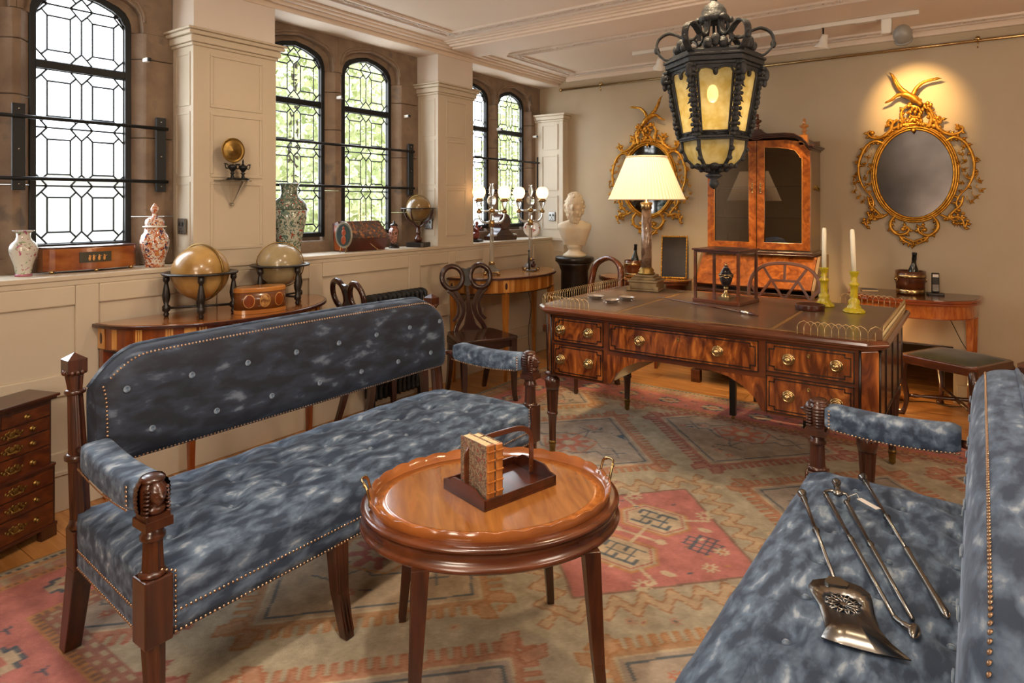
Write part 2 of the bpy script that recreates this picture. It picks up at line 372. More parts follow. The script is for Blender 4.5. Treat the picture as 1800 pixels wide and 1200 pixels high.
# stone surround: one wall_stone per bay with blocks, arched heads
ARCH = [(-1, 0), (-.99, .2), (-.95, .38), (-.87, .55), (-.72, .69), (-.4, .84), (0, .94), (.4, .84), (.72, .69), (.87, .55), (.95, .38), (.99, .2), (1, 0)]
ZSP = 2.31; AH = .175; ZT = 2.556
def arch_pts(y0, y1, inset=0): c = (y0+y1)/2; h = (y1-y0)/2; return [(c+h*a, ZSP+AH*b) for a, b in ARCH]
def bay(name, y0, y1, lights):
    w = struct(MB().bx(XS-.16, XS-.13, y0-.05, y1+.05, ZS-.02, 1.19).build(name, stonem))
    edges = [y0]+[v for l in lights for v in l]+[y1]
    rnd = random.Random(name)
    for i in range(0, len(edges), 2):
        a, b = edges[i], edges[i+1]; mull = 0 < i < len(edges)-2
        z = ZS
        hs = []
        while z < ZSP-.01:
            h = min(rnd.choice((.26, .34, .42)), ZSP-z)
            if ZSP-(z+h) < .12: h = ZSP-z
            hs.append((z, z+h)); z += h
        for z0, z1 in hs:
            g = .0018; ch = .05
            xf = XS + (-.012 if mull else 0); xb = XG-.04
            la = a+ch if i > 0 else a; lb = b-ch if i < len(edges)-2 else b
            poly = [(xb, a), (xb, b)]
            poly += [(XG+.012, b), (xf-.012, lb+.012 if lb < b else b), (xf, lb)] if lb < b else [(xf, b)]
            poly += [(xf, la), (xf-.012, la-.012), (XG+.012, a)] if la > a else [(xf, a)]
            o = MB().prism(poly, 'z', z0+g, z1-g).build('stone_block', stonem, w, bev=.003, seg=1)
    # heads
    cuts = [y0]+[(lights[i][1]+lights[i+1][0])/2 for i in range(len(lights)-1)]+[y1]
    for i, (a, b) in enumerate(lights):
        for dep, (xa, xb, gr) in enumerate(((XG-.04, XG+.02, 0), (XG+.02, XS-.012, .04))):
            ap = [(min(max((p[0]-(a+b)/2)*(1+gr*2/(b-a))+(a+b)/2, cuts[i]+.005), cuts[i+1]-.005), p[1]+(gr if p[1] > ZSP+.05 else 0)*.8) for p in arch_pts(a, b)]
            poly = [(cuts[i]+.001, ZSP+.001), (ap[0][0], ZSP+.001)]+ap+[(ap[-1][0], ZSP+.001), (cuts[i+1]-.001, ZSP+.001), (cuts[i+1]-.001, ZT+.03), (cuts[i]+.001, ZT+.03)]
            poly = [q for j, q in enumerate(poly) if j == 0 or (abs(q[0]-poly[j-1][0])+abs(q[1]-poly[j-1][1])) > 1e-5]
            MB().prism(poly, 'x', xa, xb).build('stone_head', stonem, w)
        hood = [(XS-.01, p[0], p[1]+.055) for p in arch_pts(a-.045, b+.045) if y0 < p[0] < y1]
        MB().tube(hood, .009, 6, up=(1, 0, 0)).build('hood_moulding', stonem, w)
    MB().bx(XG-.05, XS-.03, y0+.004, y1-.004, ZS-.01, ZS+.075).build('stone_sill', stonem, w, bev=.01)
    return w
LIGHTS = [[(.60, 1.04), (1.17, 1.63)], [(2.42, 2.893), (3.041, 3.518)], [(4.285, 4.736), (4.86, 5.305)]]
bay('wall_left_stone', .35, 1.822, LIGHTS[0]); bay('wall_left_stone', 2.323, 3.75, LIGHTS[1]); bay('wall_left_stone', 4.18, YB, LIGHTS[2])

def clip(poly, cl):
    out = poly
    for i in range(len(cl)):
        a, b = cl[i], cl[(i+1) % len(cl)]; inp = out; out = []
        def side(p): return (b[0]-a[0])*(p[1]-a[1])-(b[1]-a[1])*(p[0]-a[0])
        for j in range(len(inp)):
            p, q = inp[j], inp[(j+1) % len(inp)]; sp, sq = side(p), side(q)
            if sp >= 0: out.append(p)
            if sp*sq < 0:
                t = sp/(sp-sq); out.append((p[0]+(q[0]-p[0])*t, p[1]+(q[1]-p[1])*t))
        if not out: return []
    return out
def cells(rows, zr):   # unit panes of the leaded pattern in (column units 0..2, z)
    P = []; a = .25
    for r in range(rows):
        z0 = zr[r]; z1 = zr[r+1]; h = z1-z0; b = .2*h; mm = .105*h
        up = r == rows-1 and rows == 99
        for c in range(2):
            x = c
            P.append([(x+a, z0+b), (x+1-a, z0+b), (x+1-a, z1-b), (x+a, z1-b)])
            P.append([(x+a, z0), (x+1-a, z0), (x+1-a/2, z0+mm), (x+1-a, z0+b), (x+a, z0+b), (x+a/2, z0+mm)])
            P.append([(x+a/2, z1-mm), (x+a, z1-b), (x+1-a, z1-b), (x+1-a/2, z1-mm), (x+1-a, z1), (x+a, z1)])
            for s in (0, 1):
                xe = x+s; d = 1 if s == 0 else -1
                q = [(xe, z0+b), (xe+d*a/2, z0+mm), (xe+d*a, z0+b), (xe+d*a, z1-b), (xe+d*a/2, z1-mm), (xe, z1-b)]
                P.append(q if d > 0 else q[::-1])
        for xc in (0, 1, 2):
            lo = [(xc-a, z0), (xc+a, z0), (xc+a/2, z0+mm), (xc, z0+b), (xc-a/2, z0+mm)]
            hi = [(xc-a/2, z1-mm), (xc, z1-b), (xc+a/2, z1-mm), (xc+a, z1), (xc-a, z1)]
            P += [lo, hi]
    return P
ZG0 = 1.20; ZTR = 2.055
wn_i = 1
for li, L in enumerate(LIGHTS):
    for (y0, y1) in L:
        fw = .03
        w = MB()
        ap = arch_pts(y0, y1); ai = [((p[0]-(y0+y1)/2)*(1-2*fw/(y1-y0))+(y0+y1)/2, p[1]-(fw if p[1] > ZSP+.05 else fw*.3)) for p in ap]
        ring_o = [(y0, ZG0-.03), (y1, ZG0-.03)]+ap[::-1]; ring_i = [(y0+fw, ZG0), (y1-fw, ZG0)]+ai[::-1]
        n = len(ring_o)
        v = [(XG+.018, *p) for p in ring_o]+[(XG+.018, *p) for p in ring_i]+[(XG-.02, *p) for p in ring_i]+[(XG-.02, *p) for p in ring_o]
        f = []
        for i in range(n):
            j = (i+1) % n
            for k2 in range(4): f.append((k2*n+i, k2*n+j, ((k2+1) % 4)*n+j, ((k2+1) % 4)*n+i))
        w.add(v, f); w.bx(XG-.012, XG+.014, y0+.01, y1-.01, ZTR, ZTR+.04)
        win = struct(w.build('window_%d' % wn_i, ironb, bev=.004)); wn_i += 1
        gi0, gi1 = y0+fw, y1-fw; cw = (gi1-gi0)/2
        hz = (ZTR-ZG0)/3
        P = [[(gi0+p[0]*cw, p[1]) for p in q] for q in cells(3, [ZG0+hz*i for i in range(4)])]
        # upper casement: taller pattern clipped by the arch
        U = [[(gi0+p[0]*cw, p[1]) for p in q] for q in cells(2, [ZTR+.04, ZTR+.32, ZTR+.6])]
        cl_low = [(gi0, ZG0), (gi1, ZG0), (gi1, ZTR), (gi0, ZTR)]
        cl_up = [(gi0, ZTR+.04), (gi1, ZTR+.04)]+ai[::-1]
        P = [clip(q, cl_low) for q in P]+[clip(q, cl_up) for q in U]
        came = MB(); seen = set()
        for q in P:
            q = [p for j, p in enumerate(q) if abs(p[0]-q[j-1][0])+abs(p[1]-q[j-1][1]) > 1e-4]
            if len(q) < 3: continue
            ar = abs(sum(q[j-1][0]*q[j][1]-q[j][0]*q[j-1][1] for j in range(len(q))))/2
            if ar < 1e-4: continue
            cy_ = sum(p[0] for p in q)/len(q); cz_ = sum(p[1] for p in q)/len(q)
            tl = random.uniform(-.004, .004); t2 = random.uniform(-.004, .004)
            MB().add([(XG+tl*(p[0]-cy_)+t2*(p[1]-cz_), *p) for p in q], [tuple(range(len(q)))]).build('pane', wglass, win)
            for j in range(len(q)):
                a, b = q[j-1], q[j]
                if math.hypot(a[0]-b[0], a[1]-b[1]) < .004: continue
                ky = (round((a[0]+b[0])*200), round((a[1]+b[1])*200))
                if ky in seen: continue
                seen.add(ky)
                came.tube([(XG, *a), (XG, *b)], .0046, 4, up=(1, 0, 0), sm=False)
        came.build('lead_came', leadm, win)
# security bars
def bars(y0, y1, ya, yb, lab):
    b = thing('window_bar', lab, 'security bar')
    for z in (1.80, 1.515): MB().rod((-3.575, y0, z), (-3.575, y1, z), .009).build('rail', ironb, b)
    for yy in (ya, yb):
        if yy is None: continue
        MB().bx(-3.60, -3.585, yy-.026, yy+.026, 1.46, 1.86).build('bracket_plate', ironb, b, bev=.002)
        for z in (1.49, 1.65, 1.835): MB().ell((-3.585, yy, z), (.004, .006, .006), 8, 6).build('screw', steel, b)
bars(.5, 1.77, 1.10, 1.74, 'black iron bars with flat end plates across the leftmost window')
bars(2.34, 3.66, None, 3.635, 'black iron bars across the middle pair of arched windows')
bars(4.2, 5.47, None, 5.44, 'black iron bars across the far pair of arched windows')
# window sensors
for (yy, zz, lb) in ((1.67, 2.16, 'small white window sensor on stone beside the leftmost window'), (2.955, 2.13, 'small white window sensor on the mullion of the middle windows'), (3.60, 2.07, 'small white window sensor right of the middle windows, near the pillar'), (4.79, 2.08, 'small white window sensor on the mullion of the far windows'), (5.38, 2.06, 'small grey window sensor right of the far windows')):
    s = thing('window_sensor', lb, 'sensor', (-3.60, yy, zz))
    MB().box((0, 0, 0), (.05, .022, .022)).build('body', whitep, s, bev=.004); MB().bx(.02, .034, -.009, .009, -.009, .009).build('cap', ironb, s)
# sockets
def socket(lab, loc, rz=0):
    s = thing('wall_socket', lab, 'socket', loc, rz)
    MB().box((0, 0, 0), (.012, .075, .085)).build('plate', steel, s, bev=.003)
    for y in (-.017, .017): MB().box((.008, y, .012), (.006, .012, .02)).build('switch', blackp, s)
    m = MB()
    for a, b in ((0, -.012), (-.012, -.028), (.012, -.028)): m.box((.0065, a, b), (.003, .006, .008))
    m.build('pin_slots', blackp, s)
socket('steel socket on the side of the near panelled pillar', (-3.51, 1.812, 1.275), -PI/2)
socket('steel socket on the side of the far pillar behind the small globe', (-3.50, 3.742, 1.24), -PI/2)
socket('steel socket on the corner pilaster beside the bust', (-3.42, 5.412, 1.27), -PI/2)

# back wall with low alcove
wb = struct(MB().bx(-3.8, -.78, YB, YB+.06, 0, ZC+.02).bx(-.16, XR, YB, YB+.06, 0, ZC+.02).bx(-.78, -.16, YB, YB+.06, .385, ZC+.02).build('wall_back', backm))
alc = MB().bx(-.9, -.1, 6.7, 6.75, 0, .6).bx(-.92, -.88, YB+.06, 6.75, 0, .6).bx(-.12, -.08, YB+.06, 6.75, 0, .6).bx(-.92, -.08, YB+.06, 6.75, .6, .64)
alc.build('alcove_lining', mat('alcove_wood', '#6a5038', '#7c5e40', .6, sc=4), wb)
MB().bx(-.78, -.16, YB-.004, YB+.001, .38, .39).build('metal_edge', steel, wb)
struct(MB().bx(-3.24, -.80, YB-.016, YB, 0, .13).bx(-.14, XR, YB-.016, YB, 0, .13).build('baseboard_back', backm, bev=.004))
struct(MB().bx(XR, XR+.06, YR, YB+.06, 0, ZC+.02).build('wall_right', backm))
struct(MB().bx(-3.8, XR, YR-.06, YR, 0, ZC+.02).build('wall_rear', backm))
# ceiling
ce = struct(MB().bx(-3.85, XR, YR, YB+.06, ZC, ZC+.06).build('ceiling', ceilm))
def strip(m, x0, x1, y0, y1, z0, z1): m.bx(x0, x1, y0, y1, z0, z1)
m = MB()
for k_, (x0, x1, z0) in enumerate(((-3.80, -3.405, 2.556), (-3.405, -3.37, 2.585), (-3.37, -3.335, 2.602), (-3.335, -3.31, 2.615))):
    m.bx(x0, x1, YR, YB, z0, ZC+.01)
m.build('window_header', ceilm, ce, bev=.006)
m = MB()
for a, b, z0 in ((3.80, 4.13, 2.585), (3.765, 4.165, 2.598), (3.73, 4.20, 2.612), (3.70, 4.23, 2.62)): m.bx(-3.31, XR, a, b, z0, ZC+.01)
m.bx(-3.31, XR, YB-.03, YB, 2.59, ZC+.01)
m.build('ceiling_beam', ceilm, ce, bev=.006)
def frieze(pts_line, nrm, nm):   # relief band: two fillets, undulating vine and leaves, from a to b
    a, b = [Vector(p) for p in pts_line]; d = (b-a); L = d.length; d.normalize(); s = Vector((nrm[0], nrm[1], 0)); W_ = .095
    m = MB()
    for o_ in (-W_/2, W_/2): m.sweep([tuple(a+s*o_), tuple(b+s*o_)], [(-.007, -.012), (.007, -.012), (.005, .010), (-.005, .010)], sm=False)
    N = int(L/.012); pts = [tuple(a+d*(i*L/N)+s*(.022*math.sin(i*L/N*2*PI/.16))+Vector((0, 0, -.002))) for i in range(N+1)]
    m.tube(pts, .0065, 5)
    k2 = int(L/.04)
    for i in range(k2):
        t = (i+.5)*.04; w = .022*math.sin(t*2*PI/.16); sg = -1 if math.sin(t*2*PI/.16) > 0 else 1
        p = a+d*t+s*w
        for an in (-.7, 0, .7):
            dd = (d*math.sin(an)+s*sg*math.cos(an)); m.leaf(tuple(p+Vector((0, 0, -.002))), dd, .036, .020, .011, up=(0, 0, -1))
    m.build('plaster_frieze', plaster, ce)
zf = ZC-.003
frieze(((-3.13, -1.0, zf), (-3.13, 3.58, zf)), (1, 0), 0); frieze(((-3.13, 3.58, zf), (2.2, 3.58, zf)), (0, 1), 1)
frieze(((-3.15, 4.37, zf), (2.2, 4.37, zf)), (0, 1), 2); frieze(((-3.15, 4.37, zf), (-3.15, 5.36, zf)), (1, 0), 3); frieze(((-3.15, 5.36, zf), (2.2, 5.36, zf)), (0, 1), 4)

# exterior: trees, pale facade, ground
struct(MB().bx(-60, -3.95, -25, 50, -.3, -.2).build('ground', mat('gravel', '#b8b2a0', '#cfc8b6', .9, sc=3)))
rng = np.random.default_rng(5)
def tree(loc, h, r, lab):
    t = thing('garden_tree', lab, 'tree', loc)
    MB().tube([(0, 0, 0), (.05, .03, h*.4), (0, .1, h*.8)], [.12, .09, .04], 7, up=(1, 0, 0)).build('trunk', mat('bark', '#4a3d2e', rough=.9), t)
    N = 11000; c = rng.normal(0, 1, (N, 3)); c /= np.linalg.norm(c, axis=1)[:, None]; rad = rng.uniform(.55, 1, N)**.5
    c = c*rad[:, None]*np.array([r, r, h*.5])+np.array([0, 0, h*.52]); c += rng.normal(0, .12, (N, 3))
    d1 = rng.normal(0, 1, (N, 3)); d1 /= np.linalg.norm(d1, axis=1)[:, None]; d2 = np.cross(d1, rng.normal(0, 1, (N, 3))); d2 /= np.linalg.norm(d2, axis=1)[:, None]
    d1 *= .075; d2 *= .036
    v = np.concatenate([c-d1, c-d2, c+d1, c+d2]).tolist(); f = [(i, N+i, 2*N+i, 3*N+i) for i in range(N)]
    m = MB(); m.v = [tuple(p) for p in v]; m.f = f; m.sm = [False]*N
    m.build('foliage', greenf, t, kind='stuff')
tree((-8.2, 5.8, -.2), 4.6, 1.5, 'bright green tree seen through the left arch of the middle windows')
tree((-13.5, 11.6, -.2), 6.0, 2.5, 'bright green tree seen through the right arch of the middle windows')
tree((-9.6, 14.6, -.2), 4.8, 1.6, 'green tree seen through the far pair of windows')
bb = thing('garden_wall', 'pale rendered garden wall seen through the leftmost window', 'garden wall', (-14, 3.5, -.2))
m = MB().bx(-.4, 0, -7, 4, 0, 2.0).build('wall', mat('render_pale', '#ece6da', '#e4dccb', .9, sc=2), bb)
MB().bx(-.5, .1, -7.1, 4.1, 2.0, 2.12).build('coping', mat('coping_stone', '#d8cdb8', rough=.9), bb)

# ------------------------------------------------------------------ rug (woven pattern painted per vertex on real cloth geometry)
def make_rug():
    x0, x1, y0, y1 = -3.0, .66, .42, 4.66; st_ = .008
    nx = int((x1-x0)/st_)+1; ny = int((y1-y0)/st_)+1
    X, Y = np.meshgrid(np.linspace(x0, x1, nx), np.linspace(y0, y1, ny))
    A = lambda h: np.array(lin(h)[:3])
    TAN = A('#a59983'); DUSK = A('#9e9084'); CORAL = A('#ac6c58'); RED = A('#a2625a'); PINK = A('#ad7068'); OR = A('#ae7e56'); NAVY = A('#4d5a63'); CREAM = A('#b8a88c'); BRN = A('#83685a'); PEACH = A('#b09779')
    rn = np.random.default_rng(3)
    col = np.empty((ny, nx, 3)); col[:] = TAN
    def put(mask, c, a=.92): col[mask] = col[mask]*(1-a)+c*a
    def stroke(P, w, c, closed=False):
        P = list(P)
        if closed: P.append(P[0])
        for (ax, ay), (bx_, by_) in zip(P[:-1], P[1:]):
            i0 = max(0, int((min(ax, bx_)-w-x0)/st_)); i1 = min(nx, int((max(ax, bx_)+w-x0)/st_)+2); j0 = max(0, int((min(ay, by_)-w-y0)/st_)); j1 = min(ny, int((max(ay, by_)+w-y0)/st_)+2)
            if i0 >= i1 or j0 >= j1: continue
            xs = X[j0:j1, i0:i1]; ys = Y[j0:j1, i0:i1]; dx, dy = bx_-ax, by_-ay; L = dx*dx+dy*dy+1e-12
            t = np.clip(((xs-ax)*dx+(ys-ay)*dy)/L, 0, 1); d = np.hypot(xs-ax-t*dx, ys-ay-t*dy); sub = col[j0:j1, i0:i1]; k = d < w/2; sub[k] = sub[k]*.12+c*.88
    def fillp(P, c):
        P = np.array(P); i0 = max(0, int((P[:, 0].min()-x0)/st_)); i1 = min(nx, int((P[:, 0].max()-x0)/st_)+2); j0 = max(0, int((P[:, 1].min()-y0)/st_)); j1 = min(ny, int((P[:, 1].max()-y0)/st_)+2)
        if i0 >= i1 or j0 >= j1: return
        xs = X[j0:j1, i0:i1]; ys = Y[j0:j1, i0:i1]; ins = np.zeros(xs.shape, bool)
        for k in range(len(P)):
            ax, ay = P[k-1]; bx_, by_ = P[k]
            if ay == by_: continue
            ins ^= ((ys < ay) != (ys < by_)) & (xs < (bx_-ax)*(ys-ay)/(by_-ay)+ax)
        sub = col[j0:j1, i0:i1]; sub[ins] = sub[ins]*.1+c*.9
    def bird(x, y, s, a, c):
        ca, sa = math.cos(a), math.sin(a); q = lambda u, v: (x+s*(u*ca-v*sa), y+s*(u*sa+v*ca))
        stroke([q(-1, 0), q(1, 0)], s*.45, c); stroke([q(-.3, 0), q(-.8, .8)], s*.35, c); stroke([q(-.3, 0), q(-.8, -.8)], s*.35, c)
    def flower(x, y, r, c, c2):
        for k in range(8): a = k*PI/4; stroke([(x+r*.5*math.cos(a), y+r*.5*math.sin(a)), (x+r*math.cos(a), y+r*math.sin(a))], r*.34, c)
        stroke([(x+r*.55*math.cos(k*PI/6), y+r*.55*math.sin(k*PI/6)) for k in range(12)], r*.2, c, True); stroke([(x-.002, y), (x+.002, y)], r*.5, c2)
    # field: diagonal lattice of serrated medallions
    centres = [(-1.17+dx*.78*2, 2.53+j*1.47) for dx in (-1, 0, 1) for j in (-1, 0, 1)]+[(-1.95+1.56*i, 1.80+j*1.47) for i in (0, 1, -1, 2) for j in (-1, 0, 1, 2)]
    for n_, (cx, cy) in enumerate(centres):
        dx = X-cx; dy = Y-cy; s = np.abs(dx)/.60+np.abs(dy)/.64
        main = abs(cx+1.17) < .01 and abs(cy-2.53) < .01
        t = (np.abs(dx)-np.abs(dy))
        if main:
            put(s < 1.18, TAN)
            wv = 1.03+.075*np.sin(t*2*PI/.15)
            put(np.abs(s-wv) < .075, PEACH); put(np.abs(np.abs(s-wv)-.07) < .016, OR*.5+BRN*.5)
            put(s < .84, PINK, 1); put(np.abs(s-.845) < .014, BRN)
            for sy in (-1, 1):
                yc = cy+sy*.165
                hexa = lambda k: [(cx-.16*k, yc), (cx-.10*k, yc-.11*k), (cx+.10*k, yc-.11*k), (cx+.16*k, yc), (cx+.10*k, yc+.11*k), (cx-.10*k, yc+.11*k)]
                fillp(hexa(1.0), CREAM*.9); stroke(hexa(1.0), .014, OR, True); stroke(hexa(.84), .008, RED, True)
                for q in (-1, 1):   # navy key motif
                    u = cx+q*.045; stroke([(u-.035, yc+.055), (u+.035, yc+.055)], .014, NAVY); stroke([(u-.035, yc-.055), (u+.035, yc-.055)], .014, NAVY); stroke([(u, yc-.055), (u, yc+.055)], .014, NAVY); stroke([(u-.035, yc+.055), (u-.035, yc+.02)], .014, NAVY); stroke([(u+.035, yc-.055), (u+.035, yc-.02)], .014, NAVY)
                stroke([(cx-.06, yc), (cx+.06, yc)], .014, NAVY)
                for q in (-1, 1):
                    stroke([(cx+q*.12, yc+sy*.07), (cx+q*.2, yc+sy*.12), (cx+q*.17, yc+sy*.2)], .016, CREAM)
                    flower(cx+q*.17, yc+sy*.16, .035, CREAM, RED)
            stroke([(cx, cy-.07), (cx, cy+.07)], .014, CREAM)
            for q in (-1, 1):
                stroke([(cx, cy), (cx+q*.09, cy)], .02, CREAM); stroke([(cx+q*.10, cy), (cx+q*.102, cy)], .045, CREAM)
                gx_, gy_ = cx+q*.25, cy+.08*q
                for a in range(-2, 3): stroke([(gx_-.075, gy_+a*.032), (gx_+.075, gy_+a*.032)] if abs(a) < 2 else [(gx_-.04, gy_+a*.032), (gx_+.04, gy_+a*.032)], .011, NAVY); stroke([(gx_+a*.034, gy_-.065), (gx_+a*.034, gy_+.065)] if abs(a) < 2 else [(gx_+a*.034, gy_-.03), (gx_+a*.034, gy_+.03)], .011, NAVY)
                for w_ in (-1, 1): flower(cx+q*.33, cy-q*.07*w_-.0, .03, CREAM, OR); stroke([(cx+q*.2, cy+w_*.2), (cx+q*.23, cy+w_*.2)], .03, CREAM)
            for _ in range(26):
                a, b = rn.uniform(-.4, .4, 2)
                if abs(a)/.60+abs(b)/.64 < .72: stroke([(cx+a, cy+b), (cx+a+.006, cy+b+.006)], .016, [CREAM, OR, NAVY, BRN][_ % 4])
            continue
        c1 = [CORAL, RED, OR, CORAL*.6+OR*.4][n_ % 4]; inner = [DUSK, PEACH*.8+DUSK*.2, DUSK*.8+PEACH*.2][n_ % 3]
        per = .058; fr = (t/per) % 1.; tooth = fr < .52
        band = (s > .87) & (s < .925); teeth = (s >= .925) & (s < 1.05) & tooth & (np.abs(t) < .62)
        put(s < .87, inner, .85); put(band | teeth, c1*.75+TAN*.25); put((s >= .925) & (s < 1.05) & ((np.abs(fr-.52) < .10) | (fr < .08)) & (np.abs(t) < .62), c1*.85, .9); put((s > 1.03) & (s < 1.06) & tooth & (np.abs(t) < .62), c1*.85, .9); put((s > .915) & (s < .94) & ~tooth, c1*.85, .9)
        put(np.abs(s-.865) < .010, CREAM); put(np.abs(s-.80) < .012, NAVY, .85)
        for a in range(4):     # forked ends at the tips
            ang = a*PI/2; tx, ty = cx+math.cos(ang)*.60, cy+math.sin(ang)*.64
            for q in (-1, 1):
                nx_, ny_ = -math.sin(ang)*q, math.cos(ang)*q
                Pk = [(tx-.06*math.cos(ang), ty-.06*math.sin(ang)), (tx+nx_*.05+.03*math.cos(ang), ty+ny_*.05+.03*math.sin(ang)), (tx+nx_*.085-.01*math.cos(ang), ty+ny_*.085-.01*math.sin(ang)), (tx+nx_*.05-.08*math.cos(ang), ty+ny_*.05-.08*math.sin(ang))]; fillp(Pk, c1*.7+TAN*.3); stroke(Pk, .010, c1*.8, True)
        # vines, blossoms and birds inside
        for q in (-1, 1):
            P = [(cx+q*.34, cy-.04), (cx+q*.25, cy+.06), (cx+q*.20, cy+.03), (cx+q*.10, cy+.13), (cx+q*.04, cy+.12), (cx, cy+.24), (cx-q*.08, cy+.26)]
            stroke([(a, b*1.0) for a, b in P], .010, NAVY*.8+DUSK*.2); stroke([(a, 2*cy-b) for a, b in P], .010, NAVY*.8+DUSK*.2)
        flower(cx, cy, .11, CORAL if n_ % 2 else RED, CREAM); stroke([(cx+.14*math.cos(k*PI/5)*(1+.2*(k % 2)), cy+.13*math.sin(k*PI/5)*(1+.2*(k % 2))) for k in range(10)], .012, c1, True)
        fillp([(cx+.1, cy+.30), (cx+.17, cy+.25), (cx+.20, cy+.29), (cx+.26, cy+.22), (cx+.2, cy+.24)], NAVY*.7+A('#2f5a7a')*.3)
        for k in range(60):
            a, b = rn.uniform(-.5, .5, 2)
            if abs(a)/.60+abs(b)/.64 < .70 and math.hypot(a, b) > .17:
                if k % 3 == 0: bird(cx+a, cy+b, .020, rn.uniform(0, 6), NAVY)
                elif k % 3 == 1: stroke([(cx+a-.015, cy+b-.012), (cx+a+.015, cy+b+.012)], .008, NAVY); stroke([(cx+a-.012, cy+b+.014), (cx+a+.012, cy+b-.014)], .008, BRN)
                else: flower(cx+a, cy+b, .022, CORAL, CREAM)
    # little pale stars in the plain stripes
    for k in range(320):
        a, b = rn.uniform(x0+.5, x1-.5), rn.uniform(y0+.5, y1-.5)
        sm_ = min(abs(a-cx)/.60+abs(b-cy)/.64 for cx, cy in centres)
        if sm_ > 1.16: flower(a, b, .020, [CREAM*1.05, PEACH, CORAL*.5+TAN*.5][k % 3], [PEACH, RED, NAVY][k % 3])
    # border
    e = np.minimum(np.minimum(X-x0, x1-X), np.minimum(Y-y0, y1-Y))
    ew = np.where(np.minimum(X-x0, x1-X) < np.minimum(Y-y0, y1-Y), Y-y0, X-x0)
    put(e < .49, TAN, 1); put(e < .02, TAN*.8, 1); put((e > .018) & (e < .034) & ((ew/.03) % 1 < .6), NAVY)
    put((e > .04) & (e < .06), OR*.8+TAN*.2); put((e > .065) & (e < .12), RED*.6+TAN*.4); put((e > .07) & (e < .115) & ((ew/.07) % 1 < .3), CREAM*.7+NAVY*.1)
    put((e > .12) & (e < .145), OR); put((e > .125) & (e < .14) & ((ew/.028) % 1 < .5), BRN)
    put((e > .145) & (e < .40), PINK, 1)
    put((e > .40) & (e < .43), OR); put((e > .405) & (e < .425) & ((ew/.028) % 1 < .5), BRN)
    put((e > .43) & (e < .49), BRN*.55+RED*.45); z_ = np.abs((e-.46)-.016*np.sign(np.sin(ew*2*PI/.06))); put((z_ < .007) & (e > .43) & (e < .49), CREAM*.8)
    def medal(x, y, s, a):
        ca, sa = math.cos(a), math.sin(a); q = lambda u, v: (x+s*(u*ca-v*sa), y+s*(u*sa+v*ca))
        fillp([q(-1, -.35), q(-.55, -.35), q(-.55, -.7), q(.55, -.7), q(.55, -.35), q(1, -.35), q(1, .35), q(.55, .35), q(.55, .7), q(-.55, .7), q(-.55, .35), q(-1, .35)], CREAM*.85)
        for u in (-1, 1):
            stroke([q(u*1, -.4), q(u*.6, -.4), q(u*.6, -.75), q(u*.15, -.75)], s*.2, NAVY); stroke([q(u*1, .4), q(u*.6, .4), q(u*.6, .75), q(u*.15, .75)], s*.2, NAVY)
        stroke([q(-.3, 0), q(.3, 0)], s*.3, RED)
    def run(ax, ay, bx_, by_, ang):
        L = math.hypot(bx_-ax, by_-ay); n = max(1, round(L/.30))
        for k in range(n+1):
            x, y = ax+(bx_-ax)*k/n, ay+(by_-ay)*k/n; medal(x, y, .07, ang)
            if k < n:
                x, y = ax+(bx_-ax)*(k+.5)/n, ay+(by_-ay)*(k+.5)/n; c_, s_ = math.cos(ang), math.sin(ang)
                for u in (-1, 1):
                    bird(x-s_*u*.065, y+c_*u*.065, .02, ang, NAVY); bird(x-s_*u*.02+c_*.03*u, y+c_*u*.02+s_*.03*u, .016, ang+1, CREAM*.6+NAVY*.4)
    d = .272
    run(x0+d, y0+d, x1-d, y0+d, 0); run(x0+d, y1-d, x1-d, y1-d, 0); run(x0+d, y0+d+.3, x0+d, y1-d-.3, PI/2); run(x1-d, y0+d+.3, x1-d, y1-d-.3, PI/2)
    col *= (1+rn.normal(0, .05, (ny, nx, 1)))
    # faint horizontal colour bands of hand-dyed wool (abrash)
    ab = np.interp(Y[:, 0], np.linspace(y0, y1, 60), rn.normal(1, .035, 60)); col *= ab[:, None, None]
    col = np.clip(col, 0.01, 1)
    Z = .007+.0012*np.sin(X*5+Y*3)*np.sin(Y*4.1)
    v = np.stack([X, Y, Z], -1).reshape(-1, 3)
    idx = np.arange(nx*ny).reshape(ny, nx); f = np.stack([idx[:-1, :-1], idx[:-1, 1:], idx[1:, 1:], idx[1:, :-1]], -1).reshape(-1, 4)
    # thick edge
    rim = np.concatenate([idx[0, :], idx[1:, -1], idx[-1, -2::-1], idx[-2:0:-1, 0]]); nv = len(v); low = v[rim].copy(); low[:, 2] = .0005
    v = np.concatenate([v, low]); m_ = len(rim); k = np.arange(m_); f2 = np.stack([rim[k], nv+k, nv+(k+1) % m_, rim[(k+1) % m_]], -1)
    f = np.concatenate([f, f2])
    me = bpy.data.meshes.new('rug'); me.vertices.add(len(v)); me.vertices.foreach_set('co', v.astype(np.float32).ravel())
    me.loops.add(len(f)*4); me.loops.foreach_set('vertex_index', f.astype(np.int32).ravel()); me.polygons.add(len(f)); me.polygons.foreach_set('loop_start', np.arange(0, len(f)*4, 4, dtype=np.int32)); me.polygons.foreach_set('loop_total', np.full(len(f), 4, dtype=np.int32))
    me.update(); me.validate()
    ca = me.color_attributes.new('weave', 'FLOAT_COLOR', 'POINT'); c4 = np.ones((len(v), 4), np.float32); c4[:nx*ny, :3] = col.reshape(-1, 3); c4[nx*ny:, :3] = TAN*.7
    ca.data.foreach_set('color', c4.ravel())
    m = bpy.data.materials.new('rug_wool'); m.use_nodes = True; n = m.node_tree.nodes; l = m.node_tree.links; b = n['Principled BSDF']; b.inputs['Roughness'].default_value = .95; b.inputs['Specular IOR Level'].default_value = .15
